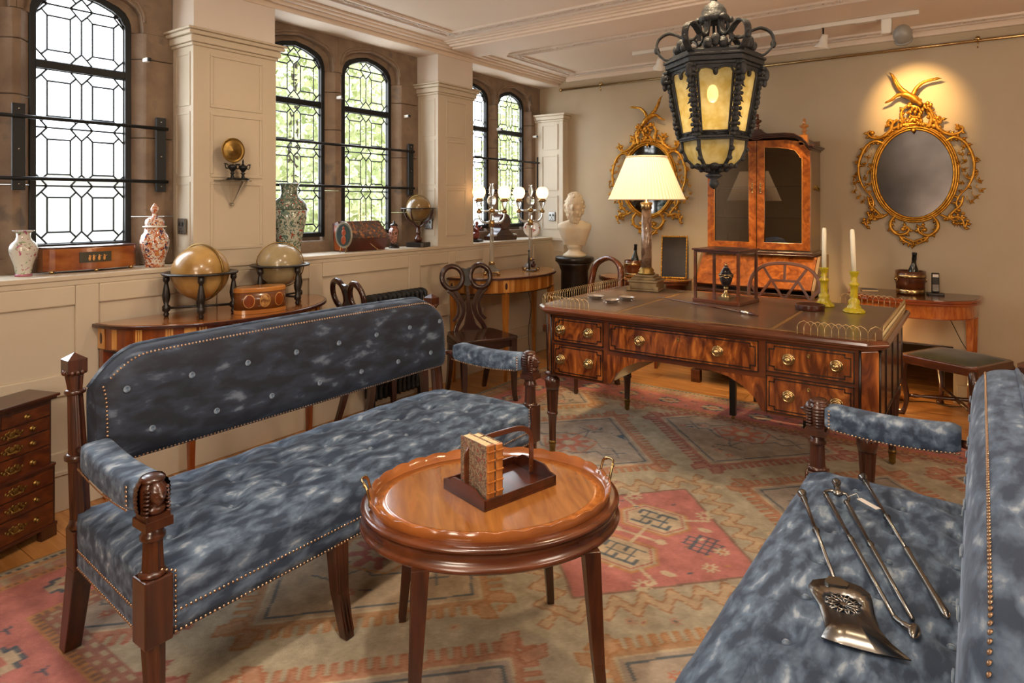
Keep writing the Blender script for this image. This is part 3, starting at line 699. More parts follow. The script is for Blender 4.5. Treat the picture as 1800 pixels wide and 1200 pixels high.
    at = n.new('ShaderNodeAttribute'); at.attribute_name = 'weave'; nz = n.new('ShaderNodeTexNoise'); nz.inputs['Scale'].default_value = 14; nz.inputs['Detail'].default_value = 10
    nz2 = n.new('ShaderNodeTexNoise'); nz2.inputs['Scale'].default_value = 260; tcn = n.new('ShaderNodeTexCoord'); l.new(tcn.outputs['Object'], nz.inputs['Vector']); l.new(tcn.outputs['Object'], nz2.inputs['Vector'])
    mr = n.new('ShaderNodeMapRange'); mr.inputs[1].default_value = .3; mr.inputs[2].default_value = .7; mr.inputs[3].default_value = .80; mr.inputs[4].default_value = 1.18; l.new(nz.outputs[0], mr.inputs[0])
    mx = n.new('ShaderNodeMixRGB'); mx.blend_type = 'MULTIPLY'; mx.inputs[0].default_value = 1; l.new(at.outputs['Color'], mx.inputs[1]); l.new(mr.outputs[0], mx.inputs[2]); l.new(mx.outputs[0], b.inputs['Base Color'])
    bp = n.new('ShaderNodeBump'); bp.inputs['Strength'].default_value = .5; bp.inputs['Distance'].default_value = .004; l.new(nz2.outputs[0], bp.inputs['Height']); l.new(bp.outputs[0], b.inputs['Normal'])
    me.materials.append(m); o = bpy.data.objects.new('rug', me); C.objects.link(o)
    tag(o, 'large worn woven rug with coral serrated medallions on tan and a pink border', 'rug')
make_rug()
RZ = .009    # height of the rug top

# ------------------------------------------------------------------ sculpted head (sphinx terminals, bust)
def gs(a, b, s): return math.exp(-((a)**2+(b)**2)/(2*s*s))
def head_mesh(m, c, s, hair='short', n=36, k=30, amp=1.3):
    # faces +x; s = half height of the head
    def fn(u, v):
        ph = u*2*PI; th = PI*(1-v); x = math.cos(ph)*math.sin(th); y = math.sin(ph)*math.sin(th); z = -math.cos(th)
        z = -z if False else z
        r = 1.0; f = max(0, x)
        X, Y, Z = x*.86, y*.70, z*1.0
        if Z < 0: Y *= 1-.28*(-Z)**1.5; X *= 1-.05*(-Z)     # jaw
        if x > 0:
            d = 0
            d += .20*gs(Y/.5, (Z+.12)*1.1/.9, .14)*(1 if abs(Y) < .35 else 0)        # nose
            d += .09*gs(Y/1.6, Z-.02, .10)
            d -= .11*(gs(Y-.25, Z-.08, .10)+gs(Y+.25, Z-.08, .10))                    # eye sockets
            d += .05*(gs(Y-.25, Z-.08, .05)+gs(Y+.25, Z-.08, .05))
            d += .06*(gs((Y-.22)/1.6, Z-.22, .07)+gs((Y+.22)/1.6, Z-.22, .07))        # brows
            d += .07*gs(Y/1.4, Z+.42, .06)+.05*gs(Y/1.3, Z+.52, .05)-.04*gs(Y/1.5, Z+.47, .03)
            d += .08*gs(Y, Z+.75, .14)
            X += d*f*amp
        if hair == 'beard':
            bz = 1 if (x > -.1 and Z < -.38) else 0
            if bz: q = .07+.05*math.sin(ph*13)*math.sin(th*17); X *= 1+q; Y *= 1+q; Z -= .10*f
            if Z > .35 or x < -.05: q = .03+.03*math.sin(ph*17+3*math.sin(th*9))*math.sin(th*21); X *= 1+q; Y *= 1+q; Z *= 1+q*.5
        return (c[0]+X*s, c[1]+Y*s, c[2]+Z*s)
    m.grid(fn, n, k, cu=True)
    for q in (-1, 1): m.ell((c[0]-.05*s, c[1]+q*.70*s, c[2]-.02*s), (.12*s, .07*s, .2*s), 8, 6)
def sphinx(parent, x, y, z, material):   # Egyptian head terminal, faces +x, base at z
    m = MB(); m.bx(x-.034, x+.036, y-.034, y+.034, z, z+.022); m.bx(x-.028, x+.03, y-.029, y+.029, z+.022, z+.034)
    head_mesh(m, (x+.014, y, z+.084), .034, n=40, k=34, amp=2.0)
    m.lathe([(.029, .030), (.031, .06), (.031, .10), (.022, .118)], (x-.004, y, z), 16)
    # striped headcloth
    def fn(u, v):
        a = (u-.5)*1.16*PI; st_ = 1+.035*math.sin(v*55); w = .031+.006*math.sin(v*PI)
        zz = z+.030+.095*v; r = w*(1.12-.5*max(0, v-.75)**1.0*2.2)*st_
        return (x-.003-r*math.cos(a)*.95, y+r*math.sin(a)*1.03, zz)
    m.grid(fn, 22, 40)
    m.ell((x-.004, y, z+.116), (.032, .031, .012), 14, 8)
    for q in (-1, 1):
        for i in range(7): m.ell((x+.020, y+q*(.027-.0006*i), z+.036+i*.010), (.013, .007, .0045), 8, 6)
    m.ell((x+.010, y, z+.045), (.026, .026, .016), 12, 8)
    return m.build('carved_head', material, parent)
def fluted(m, c, z0, z1, r0, r1, n=8, x1=0, y1=0):
    N = n*6; v = []; f = []; L = 2
    for j in range(L+1):
        t = j/L; r = r0+(r1-r0)*t
        for i in range(N):
            a = 2*PI*i/N; k = 1-.16*abs(math.sin(a*n/2))**.6 if False else (1-.17*(.5-.5*math.cos(a*n))**.8)
            v.append((c[0]+x1*t+r*k*math.cos(a), c[1]+y1*t+r*k*math.sin(a), z0+(z1-z0)*t))
    for j in range(L):
        for i in range(N): f.append((j*N+i, j*N+(i+1) % N, (j+1)*N+(i+1) % N, (j+1)*N+i))
    f.append(tuple(range(N-1, -1, -1))); f.append(tuple(range(L*N, (L+1)*N)))
    m.add(v, f, False)
def nails(name, parent, pts, r=.0042):   # hemispherical heads; pts = (pos, normal)
    m = MB()
    for p, nn in pts:
        nn = Vector(nn).normalized(); q = nn.to_track_quat('Z', 'Y').to_matrix(); p = Vector(p)
        v = []; 
        for rr, zz in ((r, 0), (r*.75, r*.5)):
            for i in range(6): v.append(tuple(p+q @ Vector((rr*math.cos(i*PI/3), rr*math.sin(i*PI/3), zz))))
        v.append(tuple(p+q @ Vector((0, 0, r*.75))))
        m.add(v, [(i, (i+1) % 6, 6+(i+1) % 6, 6+i) for i in range(6)]+[(6+i, 6+(i+1) % 6, 12) for i in range(6)], True)
    return m.build(name, nailm, parent, kind='stuff')
def walk(P, step):
    P = [Vector(p) for p in P]; out = []; acc = 0
    for a, b in zip(P[:-1], P[1:]):
        L = (b-a).length
        while acc <= L: out.append(a+(b-a)*(acc/L)); acc += step
        acc -= L
    return out
def make_settee(label, loc, rz, L=1.72, bmat=velv_shaded):
    t = thing('settee', label, 'sofa', loc, rz, None); hy = L/2; bx_, fx = -.27, .27; hyb = hy-.04
    ys = lambda x: (hyb+(hy-hyb)*min(1, max(0, (x-bx_)/(fx-bx_))))/hy
    # posts
    for s in (-1, 1):
        y = s*hyb
        m = MB(); m.taper((bx_-.075, y), (.022, .024), (.030, .028), 0, .28, (bx_, y)); m.taper((bx_, y), (.030, .028), (.030, .030), .28, .40)
        m.build('leg', mahogz, t, bev=.003)
        m = MB(); lean = -.045
        m.lathe([(.03, 0), (.036, .006), (.03, .018), (.028, .03)], (bx_, y, .40), 16); fluted(m, (bx_, y), .43, .60, .029, .028, x1=lean*.4)
        m.lathe([(.028, 0), (.036, .006), (.036, .018), (.028, .024)], (bx_+lean*.4, y, .60), 16)
        fluted(m, (bx_+lean*.4, y), .624, .80, .027, .022, x1=lean*.45); m.lathe([(.022, 0), (.029, .004), (.029, .012), (.022, .016)], (bx_+lean*.85, y, .80), 16)
        fluted(m, (bx_+lean*.85, y), .816, .862, .021, .027, x1=lean*.15)
        m.build('back_post', mahogz, t)
        m = MB(); cx = bx_+lean
        for i in range(12): a = 2*PI*i/12; m.ell((cx+.027*math.cos(a), y+.027*math.sin(a), .868), .0085, 6, 5)
        m.bx(cx-.027, cx+.027, y-.027, y+.027, .868, .908); m.add([(cx-.028, y-.028, .908), (cx+.028, y-.028, .908), (cx+.028, y+.028, .908), (cx-.028, y+.028, .908), (cx, y, .928)], [(0, 1, 4), (1, 2, 4), (2, 3, 4), (3, 0, 4)])
        m.build('capital', mahogz, t)
        # front post
        y = s*hy
        m = MB(); fluted(m, (fx+.02, y), 0, .285, .020, .030, n=8, x1=-.02); m.build('leg', mahogz, t)
        MB().bx(fx-.035, fx+.035, y-.035, y+.035, .285, .452).build('corner_block', mahogz, t, bev=.004)
        m = MB(); m.lathe([(.031, 0), (.034, .006), (.028, .014)], (fx, y, .452), 16); fluted(m, (fx, y), .466, .542, .027, .024)
        m.lathe([(.024, 0), (.030, .004), (.030, .014), (.025, .02), (.028, .035)], (fx, y, .542), 16); m.build('arm_post', mahogz, t)
        sphinx(t, fx, y, .577, mahogz)
        # arm: upholstered pad on a rail that rises to the back
        def pad(u, v):
            xx = bx_+.12+(fx-.03-bx_-.12)*v; zc = .645+.008*(1-v); a = 2*PI*u; ca, sa = math.cos(a), math.sin(a)
            e = lambda q: math.copysign(abs(q)**.38, q); k = 1-.22*max(0, (abs(v-.5)-.42)/.08)**2
            return (xx, y*ys(xx)+.044*e(ca)*k, zc+(.046 if sa > 0 else .036)*e(sa)*k-.012*math.sin(v*PI))
        m = MB(); m.grid(pad, 28, 26, cu=True)
        for v_ in (0, 1):
            P = [pad(i/28, v_) for i in range(28)]; m.add(P, [tuple(range(28)) if v_ else tuple(range(27, -1, -1))])
        ap = m.build('arm_pad', velv, t)
        MB().rod((bx_-.02, y*ys(bx_), .635), (bx_+.13, y*ys(bx_+.13), .643), .012).lathe([(.0, -.012), (.017, -.008), (.017, .008), (0, .012)], (bx_+.105, y*ys(bx_+.10), .641), 12).build('arm_rail', mahogz, t)
        pts = []
        for q in (-1, 1):
            pts += [(p, (0, q, -.3)) for p in walk([(bx_+.125+(fx-.05-bx_-.125)*i/14, y*ys(bx_+.125+(fx-.05-bx_-.125)*i/14)+q*.0435, .645+.008*(1-i/14)-.031-.012*math.sin(i/14*PI)) for i in range(15)], .0115)]
            pts += [(p, (0, q, 0)) for p in walk([(fx-.045, y+q*.044, .618), (fx-.045, y+q*.044, .68)], .0115)]
        nails('nail_row', ap, pts)
    # middle legs
    for y in (-.27, .27):
        m = MB(); m.taper((fx+.05, y), (.016, .017), (.021, .022), 0, .14, (fx+.012, y)); m.taper((fx+.012, y), (.021, .022), (.024, .028), .14, .30, (fx, y))
        for q in (-.012, 0, .012): m.taper((fx+.067, y+q), (.002, .003), (.002, .004), .02, .14, (fx+.032, y+q)); m.taper((fx+.033, y+q), (.002, .004), (.002, .004), .14, .29, (fx+.024, y+q))
        m.build('leg', mahogz, t, bev=.002)
    # seat: domed and tufted
    btn = []
    for r in range(3):
        n = 9 if r % 2 == 0 else 8
        for i in range(n): btn.append((-.15+r*.14, (i-(n-1)/2)*.185))
    x0, x1 = bx_-.01, fx+.020; yy = L/2+.013
    def seat(u, v):
        x = x0+(x1-x0)*u; y = -yy+2*yy*v; eu = min(u, 1-u)*(x1-x0); ev = min(v, 1-v)*2*yy
        z = .445+.045*(1-math.exp(-eu/.055))*(1-math.exp(-ev/.10))+.014*math.sin(u*PI)*math.sin(v*PI)**.5
        for a, b in btn:
            d2 = (x-a)**2+(y-b)**2
            if d2 < .02: z -= .020*math.exp(-d2/.0009)+.006*math.exp(-d2/.004)
        z += .003*math.sin(x*37+y*9)*math.sin(y*31-x*11)
        return (x, y*ys(x), z)
    m = MB(); nu, nv = 58, 150; m.grid(seat, nu, nv)
    base = len(m.v); edge = [j*nu for j in range(nv)][::-1]+list(range(1, nu))+[j*nu+nu-1 for j in range(1, nv)]+list(range(nv*nu-2, (nv-1)*nu, -1))
    # boxed border below the dome
    E = [m.v[i] for i in edge]; n = len(E); o_ = len(m.v)
    prof = [(.004, -.025), (.006, -.06), (.003, -.098), (.006, -.13), (.003, -.158)]
    for dd, dz in prof:
        for p in E:
            sx_ = 1 if p[0] > 0 else -1; sy_ = 1 if p[1] > 0 else -1; ex = dd if abs(p[0]-x0) < .004 or abs(p[0]-x1) < .004 else 0; ey = dd if abs(abs(p[1])-yy*ys(p[0])) < .004 else 0
            m.v.append((p[0]+sx_*ex, p[1]+sy_*ey, .445+dz))
    rings = [edge]+[[o_+k*n+i for i in range(n)] for k in range(len(prof))]
    for a, b in zip(rings[:-1], rings[1:]):
        for i in range(n): m.f.append((a[i], b[i], b[(i+1) % n], a[(i+1) % n])); m.sm.append(True)
    m.f.append(tuple(rings[-1][::-1])); m.sm.append(False)
    se = m.build('seat_cushion', velv, t)
    b0 = MB().lathe([(0, .006), (.006, .005), (.009, .001), (.009, -.002)][::-1], (0, 0, 0), 12)
    bo = b0.build('button', buttonm, se); bo.location = (btn[0][0], btn[0][1], seat((btn[0][0]-x0)/(x1-x0), (btn[0][1]+yy)/(2*yy))[2]+.003)
    for a, b in btn[1:]: inst(bo, se, (a, b, seat((a-x0)/(x1-x0), (b+yy)/(2*yy))[2]+.003))
    pts = []
    for z in (.345, .292):
        pts += [(p, (1, 0, 0)) for p in walk([(x1+.005, -yy+.06, z), (x1+.005, yy-.06, z)], .013)]
        for s in (-1, 1): pts += [(p, (0, s, 0)) for p in walk([(bx_+.03, s*(yy*ys(bx_+.03)+.005), z), (fx-.04, s*(yy*ys(fx-.04)+.005), z)], .013)]
    for s in (-1, 1): pts += [(p, (1, 0, 0)) for p in walk([(x1+.005, s*(yy-.058), .292), (x1+.005, s*(yy-.058), .45), (x1+.004, s*(yy-.02), .468)], .013)]
    nails('nail_row', se, pts)
    # back: shaped cushion between the posts
    yb = hyb-.022
    def topz(y): a = abs(y)/yb; return .935-.012*a*a-(.105*((a-.80)/.20)**2 if a > .80 else 0)
    def botz(y): return .572+.004*(abs(y)/yb)
    def back(u, v):    # u around the section, v along the length
        y = -yb+2*yb*v; zt, zb = topz(y), botz(y); a = 2*PI*u; e = lambda q, w: math.copysign(abs(q)**w, q)
        k = .55+.45*min(1, min(v, 1-v)*2*yb/.05)**.5
        zz = (zt+zb)/2+(zt-zb)/2*e(math.sin(a), .42); xx = bx_+.015+(.094 if math.cos(a) > 0 else .035)*e(math.cos(a), .75)*k-(zz-.57)*.06
        return (xx, y, zz)
    m = MB(); m.grid(back, 48, 70, cu=True)
    for v_ in (0, 1): P = [back(i/48, v_) for i in range(48)]; m.add(P, [tuple(range(48)) if v_ else tuple(range(47, -1, -1))])
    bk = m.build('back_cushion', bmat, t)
    def fx_(z): return bx_+.015+.060-(z-.57)*.06
    def fb_(z): return bx_+.015+.093-(z-.57)*.06
    UT, UB = 52/360, 1-52/360
    P1 = [Vector(back(UB, i/80)) for i in range(2, 79)]; P2 = [Vector(back(UT, i/80)) for i in range(2, 79)]
    P3 = [[Vector(back((-52+104*j/16)/360 % 1, v_)) for j in range(17)] for v_ in (.012, .988)]
    pts = [(p+Vector((.001, 0, 0)), (1, 0, -.6)) for p in walk(P1, .0125)]+[(p+Vector((.001, 0, 0)), (1, 0, .7)) for p in walk(P2, .0125)]
    for P_, s in zip(P3, (-1, 1)): pts += [(p+Vector((.0015, 0, 0)), (1, s*.5, 0)) for p in walk(P_, .0125)]
    nails('nail_row', bk, pts)
    MB().tube([(bx_+.01-(topz(-yb+2*yb*i/60)-.57)*.06, -yb+2*yb*i/60, topz(-yb+2*yb*i/60)+.002) for i in range(61)], .0055, 6).build('piping', velv, bk)
    BM = MB().lathe([(.0105, 0), (.0105, .003), (.007, .004), (.004, .002), (0, .002)], (0, 0, 0), 12).build('button', buttonm, bk)
    spots = [(.815, (i-3.5)*.205) for i in range(8)]+[(.675, (i-3)*.215) for i in range(7)]
    for i, (z, y) in enumerate(spots):
        l_ = (fb_(z)+.001, y, z)
        if i == 0: BM.location = l_; BM.rotation_euler = (0, PI/2, 0)
        else: inst(BM, bk, l_, (0, PI/2, 0))
    return t
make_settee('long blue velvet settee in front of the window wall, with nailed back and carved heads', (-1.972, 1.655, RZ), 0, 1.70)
make_settee('blue velvet settee on the right with steel fire tools lying on its seat', (-.20, 1.620, RZ), PI, 1.75, velv)

# ------------------------------------------------------------------ oval tray table
def ering(a, b, n, z, f=None): return [((a)*math.cos(2*PI*i/n), (b)*math.sin(2*PI*i/n), z+(f(i/n) if f else 0)) for i in range(n)]
def loft(m, rings, sm=True, cap0=False, cap1=False):
    n = len(rings[0]); v = [p for r in rings for p in r]; f = [(j*n+i, j*n+(i+1) % n, (j+1)*n+(i+1) % n, (j+1)*n+i) for j in range(len(rings)-1) for i in range(n)]
    if cap0: f.append(tuple(range(n-1, -1, -1)))
    if cap1: f.append(tuple(range((len(rings)-1)*n, len(rings)*n)))
    m.add(v, f, sm)
tt = thing('tray_table', 'oval mahogany tray table with scalloped rim and brass handles on the rug', 'table', (-1.183, 1.537, RZ), RR(47))
N = 160
m = MB(); R = [(.373, .312, .462), (.381, .320, .466), (.384, .323, .473), (.380, .319, .480), (.371, .310, .484), (.370, .309, .512), (.378, .317, .516), (.382, .321, .522), (.378, .317, .528), (.365, .304, .530)]
loft(m, [ering(a, b, N, z) for a, b, z in R], cap0=True, cap1=True); m.build('apron', mahogr, tt)
m = MB(); sc_ = lambda t: .0055*abs(math.sin(t*PI*30))*1.0-.002
loft(m, [ering(.349, .279, 240, .510), ering(.354, .284, 240, .526), ering(.360, .290, 240, .554, sc_), ering(.356, .286, 240, .556, sc_), ering(.347, .277, 240, .537), ering(.340, .270, 240, .532)], sm=True)
m.build('scalloped_gallery', mat('gallery_wood', '#7a431c', '#96582a', .22, sc=6, coat=.6), tt)
m = MB(); loft(m, [ering(.343, .273, N, .520), ering(.343, .273, N, .533), ering(.306, .236, N, .5335)], cap0=True); m.build('crossbanding', mat('crossband', '#8a4c18', '#a8652a', .16, sc=9, st=(5, 5, 1), coat=.8), tt)
m = MB(); m.add(ering(.306, .236, N, .5338), [tuple(range(N))]); m.add(ering(.308, .238, N, .5342)+ering(.305, .235, N, .5342), [(i, (i+1) % N, N+(i+1) % N, N+i) for i in range(N)])
m.build('tray_board', kingw, tt)
for s in (-1, 1):
    for q in (-1, 1):
        m = MB(); c = (s*.235, q*.262); m.taper((s*.255, q*.286), (.011, .011), (.015, .015), 0, .18, (s*.240, q*.268)); m.taper((s*.240, q*.268), (.015, .015), (.022, .022), .18, .47, (s*.225, q*.25))
        for w in (-.005, .005): m.taper((s*(.2665), q*.286+w), (.001, .0018), (.001, .0018), .01, .18, (s*.2555, q*.268+w)); m.taper((s*.2555, q*.268+w), (.001, .0018), (.001, .0018), .18, .46, (s*.2475, q*.25+w))
        m.build('leg', mahogz, tt, bev=.002)
for s in (-1, 1):
    P = spline([(s*.352, -.040, .541), (s*.358, -.040, .571), (s*.366, -.032, .593), (s*.378, 0, .599), (s*.366, .032, .593), (s*.358, .040, .571), (s*.352, .040, .541)], 5)
    m = MB(); m.tube(P, .0042, 8, up=(0, 1, .3)); 
    for q in (-1, 1): m.ell((s*.352, q*.040, .543), (.007, .009, .010), 10, 7); m.ell((s*.368, q*.030, .593), .006, 8, 6)
    m.build('handle', brass, tt)
# book carrier
bt = thing('book_carrier', 'dark mahogany book tray with arched handle on the oval table', 'book carrier', (-1.180, 1.575, RZ+.5345), RR(75.9))
a, b, h, w = .1375, .10, .042, .006
m = MB().bx(-a, a, -b, b, 0, .007); m.build('base', mahog, bt)
for s in (-1, 1): MB().bx(-a, a, s*b-(w if s > 0 else 0), s*b+(0 if s > 0 else w), .007, .03).build('side', mahog, bt, bev=.0015)
for s in (-1, 1):
    P = [(-b, .007), (b, .007), (b, .03), (b-.025, .034), (b-.042, .046), (b-.055, .05), (-b+.055, .05), (-b+.042, .046), (-b+.025, .034), (-b, .03)]
    MB().prism(P, 'x', s*a-(w if s > 0 else 0), s*a+(0 if s > 0 else w)).build('end_panel', mahog, bt)
P = spline([(-a+.012, 0, .01), (-a+.012, 0, .10), (-a+.018, 0, .135), (-a+.055, 0, .158), (0, 0, .162), (a-.055, 0, .158), (a-.018, 0, .135), (a-.012, 0, .10), (a-.012, 0, .01)], 6)
MB().sweep(P, [(-.008, -.003), (.008, -.003), (.008, .003), (-.008, .003)], up=(0, 1, 0), sm=False).build('handle', mahogr, bt, bev=.0015)
for s in (-1, 1): MB().ell((s*(a-.016), 0, .03), (.003, .004, .004), 8, 6).build('rivet', brass, bt)
def book(lab, x0, x1, cov, spine, D=.125, H=.165):
    bk = thing('book', lab, 'book', (-1.180, 1.575, RZ+.5345+.008), RR(75.9), 'old books in the carrier')
    y1 = -.085+D; y0 = -.085; xm = (x0+x1)/2
    MB().bx(x0+.003, x1-.003, y0+.004, y1-.004, .003, H-.003).build('page_block', mat('old_paper', '#c9b48c', '#b9a27a', .9, sc=80), bk)
    MB().bx(x0, x0+.003, y0+.002, y1, 0, H).bx(x1-.003, x1, y0+.002, y1, 0, H).build('cover', cov, bk, bev=.001)
    m = MB().prism([(x0, y0+.008), (x0+.002, y0+.001), (x0+.007, y0-.003), (x1-.007, y0-.003), (x1-.002, y0+.001), (x1, y0+.008)], 'z', 0, H)
    for z in (.03, .06, .09, .12, .145): m.bx(x0+.002, x1-.002, y0-.0055, y0+.001, z, z+.004)
    m.build('spine', spine, bk, bev=.001)
marb = mat('marbled_paper', '#8d7a63', '#3c352e', .6, sc=70, dist=2.5, c3='#a4533f', pos=(.42, .56))
calf = mat('calf_spine', '#8a4e1e', '#a8682e', .4, sc=18)
book('marbled book at the end of the carrier, tan leather spine', -.118, -.086, marb, calf)
book('second tan leather book, behind the marbled one in the carrier', -.085, -.057, marb, calf, .12, .162)

# ------------------------------------------------------------------ partners desk
DX0, DX1, DY0, DY1, DH = -2.01, -.305, 2.98, 4.08, .83
dk = thing('writing_desk', 'large mahogany writing desk with leather top, brass gallery and ring knobs', 'desk', ((DX0+DX1)/2, (DY0+DY1)/2, .008))
hx, hy = (DX1-DX0)/2, (DY1-DY0)/2
def chamf(x, y, c): return [(-x+c, -y), (x-c, -y), (x, -y+c), (x, y-c), (x-c, y), (-x+c, y), (-x, y-c), (-x, -y+c)]
m = MB(); prev = None
rings = [[(p[0], p[1], z) for p in chamf(hx-e, hy-e, .07)] for e, z in ((.03, .785), (.012, .790), (.012, .797), (.0, .803), (-.003, .812), (0, .822), (.008, .8285), (.02, .830))]
loft(m, rings, sm=False, cap0=True, cap1=True); m.build('table_top', deskw, dk, bev=.002)
seams = [-hx+.055, -.36, .40, hx-.055]
for i in range(3): MB().bx(seams[i]+.012, seams[i+1]-.012, -hy+.06, hy-.06, .829, .8315).build('leather_panel', leather, dk, bev=.001)
m = MB()
for x in seams[1:3]: m.bx(x-.009, x+.009, -hy+.055, hy-.055, .829, .8308)
m.bx(-hx+.045, hx-.045, -hy+.045, -hy+.060, .829, .8308); m.build('tooled_border', goldtool, dk)
cx_ = hx-.035; cy = hy-.035
pil = .07; Lb = [-cx_+.085, -.43, -.41, .36, .38, cx_-.085]   # drawer bay limits
zb, zt = .455, .785; zm = .625
m = MB()
for s in (-1, 1):      # two pedestals and the frieze
    xa, xb = (-cx_, -.41) if s < 0 else (.38, cx_)
    c_ = .07
    P = [(xa, -cy+c_), (xa+c_, -cy), (xb, -cy), (xb, cy), (xa+c_, cy), (xa, cy-c_)] if s < 0 else [(xa, -cy), (xb-c_, -cy), (xb, -cy+c_), (xb, cy-c_), (xb-c_, cy), (xa, cy)]
    m.prism(P, 'z', zb, zt)
m.bx(-.41, .38, -cy, cy, zm-.015, zt); m.build('carcase', deskw, dk, bev=.002)
for s in (-1, 1):     # curved brackets in the kneehole
    x = -.41 if s < 0 else .38; d = -s
    for yy in (-cy, cy-.02):
        P = [(x, zm-.014), (x+d*.24, zm-.014)]+[(x+d*(.24*math.cos(t)), zm-.014-.150*math.sin(t)) for t in [PI/2*k/8 for k in range(9)]][1:]
        P = [(x, zm-.014), (x+d*.25, zm-.014), (x+d*.17, zm-.03), (x+d*.10, zm-.065), (x+d*.05, zm-.11), (x+d*.02, zm-.16)]+[(x, zm-.165)]
        MB().prism(P if d < 0 else P[::-1], 'y', yy, yy+.02).build('arched_bracket', flame, dk)
def drawer(x0, x1, z0, z1, knobs, key=True):
    d = MB().bx(x0, x1, -cy-.006, -cy+.01, z0, z1).build('drawer', flame, dk, bev=.002)
    m = MB(); w = .004; i_ = .012; k = .022; Y0, Y1 = -cy-.0085, -cy-.0045
    def rct(ii, ww, notch):
        xa, xb, za, zb_ = x0+ii, x1-ii, z0+ii, z1-ii
        if not notch:
            for q in ((xa, xb, zb_-ww, zb_), (xa, xb, za, za+ww), (xa, xa+ww, za, zb_), (xb-ww, xb, za, zb_)): m.bx(q[0], q[1], Y0, Y1, q[2], q[3])
        else:
            n = k
            pts = [(xa+n, zb_), (xb-n, zb_), (xb-n, zb_-n*.6), (xb, zb_-n*.6), (xb, za+n*.6), (xb-n, za+n*.6), (xb-n, za), (xa+n, za), (xa+n, za+n*.6), (xa, za+n*.6), (xa, zb_-n*.6), (xa+n, zb_-n*.6)]
            for j in range(12):
                a_, b_ = pts[j-1], pts[j]; m.bx(min(a_[0], b_[0])-ww/2, max(a_[0], b_[0])+ww/2, Y0, Y1, min(a_[1], b_[1])-ww/2, max(a_[1], b_[1])+ww/2)
    rct(0, .004, False); rct(.014, .004, True); m.build('ebony_stringing', ebony, d)
    for x in knobs:
        kn = MB(); prof = [(.022, 0), (.0225, .003), (.019, .005), (.018, .004), (.014, .006), (.013, .012), (.017, .018), (.0175, .023), (.014, .025), (.0125, .023), (.008, .024), (.007, .027), (0, .028)]
        kn.T = Matrix.Translation((x, -cy-.006, (z0+z1)/2)) @ Matrix.Rotation(PI/2, 4, 'X') @ Matrix.Scale(1.18, 4); kn.lathe(prof, (0, 0, 0), 20); kn.build('knob', brass, d)
    if key:
        e = MB(); e.T = Matrix.Translation(((x0+x1)/2, -cy-.0065, z1-.04)) @ Matrix.Rotation(PI/2, 4, 'X'); e.lathe([(.006, 0), (.006, .002), (.003, .002), (.003, .001)], (0, 0, 0), 12, ey=1.6); e.build('keyhole', brassd, d)
drawer(Lb[0], Lb[1], .645, .775, (-.685, -.515), False); drawer(Lb[0], Lb[1], .468, .630, (-.685, -.515), False)
drawer(Lb[2]+.012, Lb[3]-.012, .635, .775, (-.225, .165)); drawer(Lb[4], Lb[5], .645, .775, (.475, .665)); drawer(Lb[4], Lb[5], .468, .630, (.475, .665))
# canted corner panels and black reeding along the sides
for sx_ in (-1, 1):
    for sy_ in (-1, 1):
        x, y = sx_*(cx_-.035), sy_*(cy-.035)
        m = MB(); m.T = Matrix.Translation((x, y, 0)) @ Matrix.Rotation(math.atan2(sy_, sx_), 4, 'Z')
        m.bx(-.01, .004, -.040, .040, .47, .775); m.build('canted_panel', flame, dk)
        m = MB(); m.T = Matrix.Translation((x, y, 0)) @ Matrix.Rotation(math.atan2(sy_, sx_), 4, 'Z')
        for q in (-.046, .046): m.lathe([(.005, .46), (.005, .785)], (.002, q, 0), 8)
        m.build('ebony_reed', ebony, dk)
        m = MB(); c = (sx_*(cx_-.045), sy_*(cy-.045), 0)
        m.lathe([(.022, .065), (.018, .07), (.020, .16), (.025, .22), (.030, .225), (.030, .235), (.025, .24)], c, 20)
        fluted(m, c, .24, .36, .027, .034, n=12)
        m.lathe([(.034, .36), (.040, .385), (.041, .40), (.037, .425), (.024, .435), (.022, .44), (.038, .445), (.040, .455), (.036, .46)], c, 24)
        for i in range(12): a_ = 2*PI*i/12; m.ell((c[0]+.036*math.cos(a_), c[1]+.036*math.sin(a_), .408), (.006, .006, .016), 6, 5)
        lg = m.build('leg', mahogz, dk)
        MB().lathe([(.014, .028), (.016, .03), (.020, .07), (.021, .078), (.018, .08)], c, 16).build('brass_cap', brassd, lg)
        m = MB(); m.T = Matrix.Translation(c) @ Matrix.Rotation(PI/2, 4, 'X'); m.lathe([(.012, -.007), (.017, -.005), (.017, .005), (.012, .007)], (0, .0195, 0), 16); m.build('caster', brassd, lg)
for s in (-1, 1):
    m = MB()
    for y in (-.25, 0, .25): m.bx(s*cx_-.004, s*cx_+.004, y-.006, y+.006, .47, .775)
    m.bx(s*cx_-.004, s*cx_+.004, -cy+.08, cy-.08, .47, .478).bx(s*cx_-.004, s*cx_+.004, -cy+.08, cy-.08, .768, .776); m.build('side_reeding', ebony, dk)
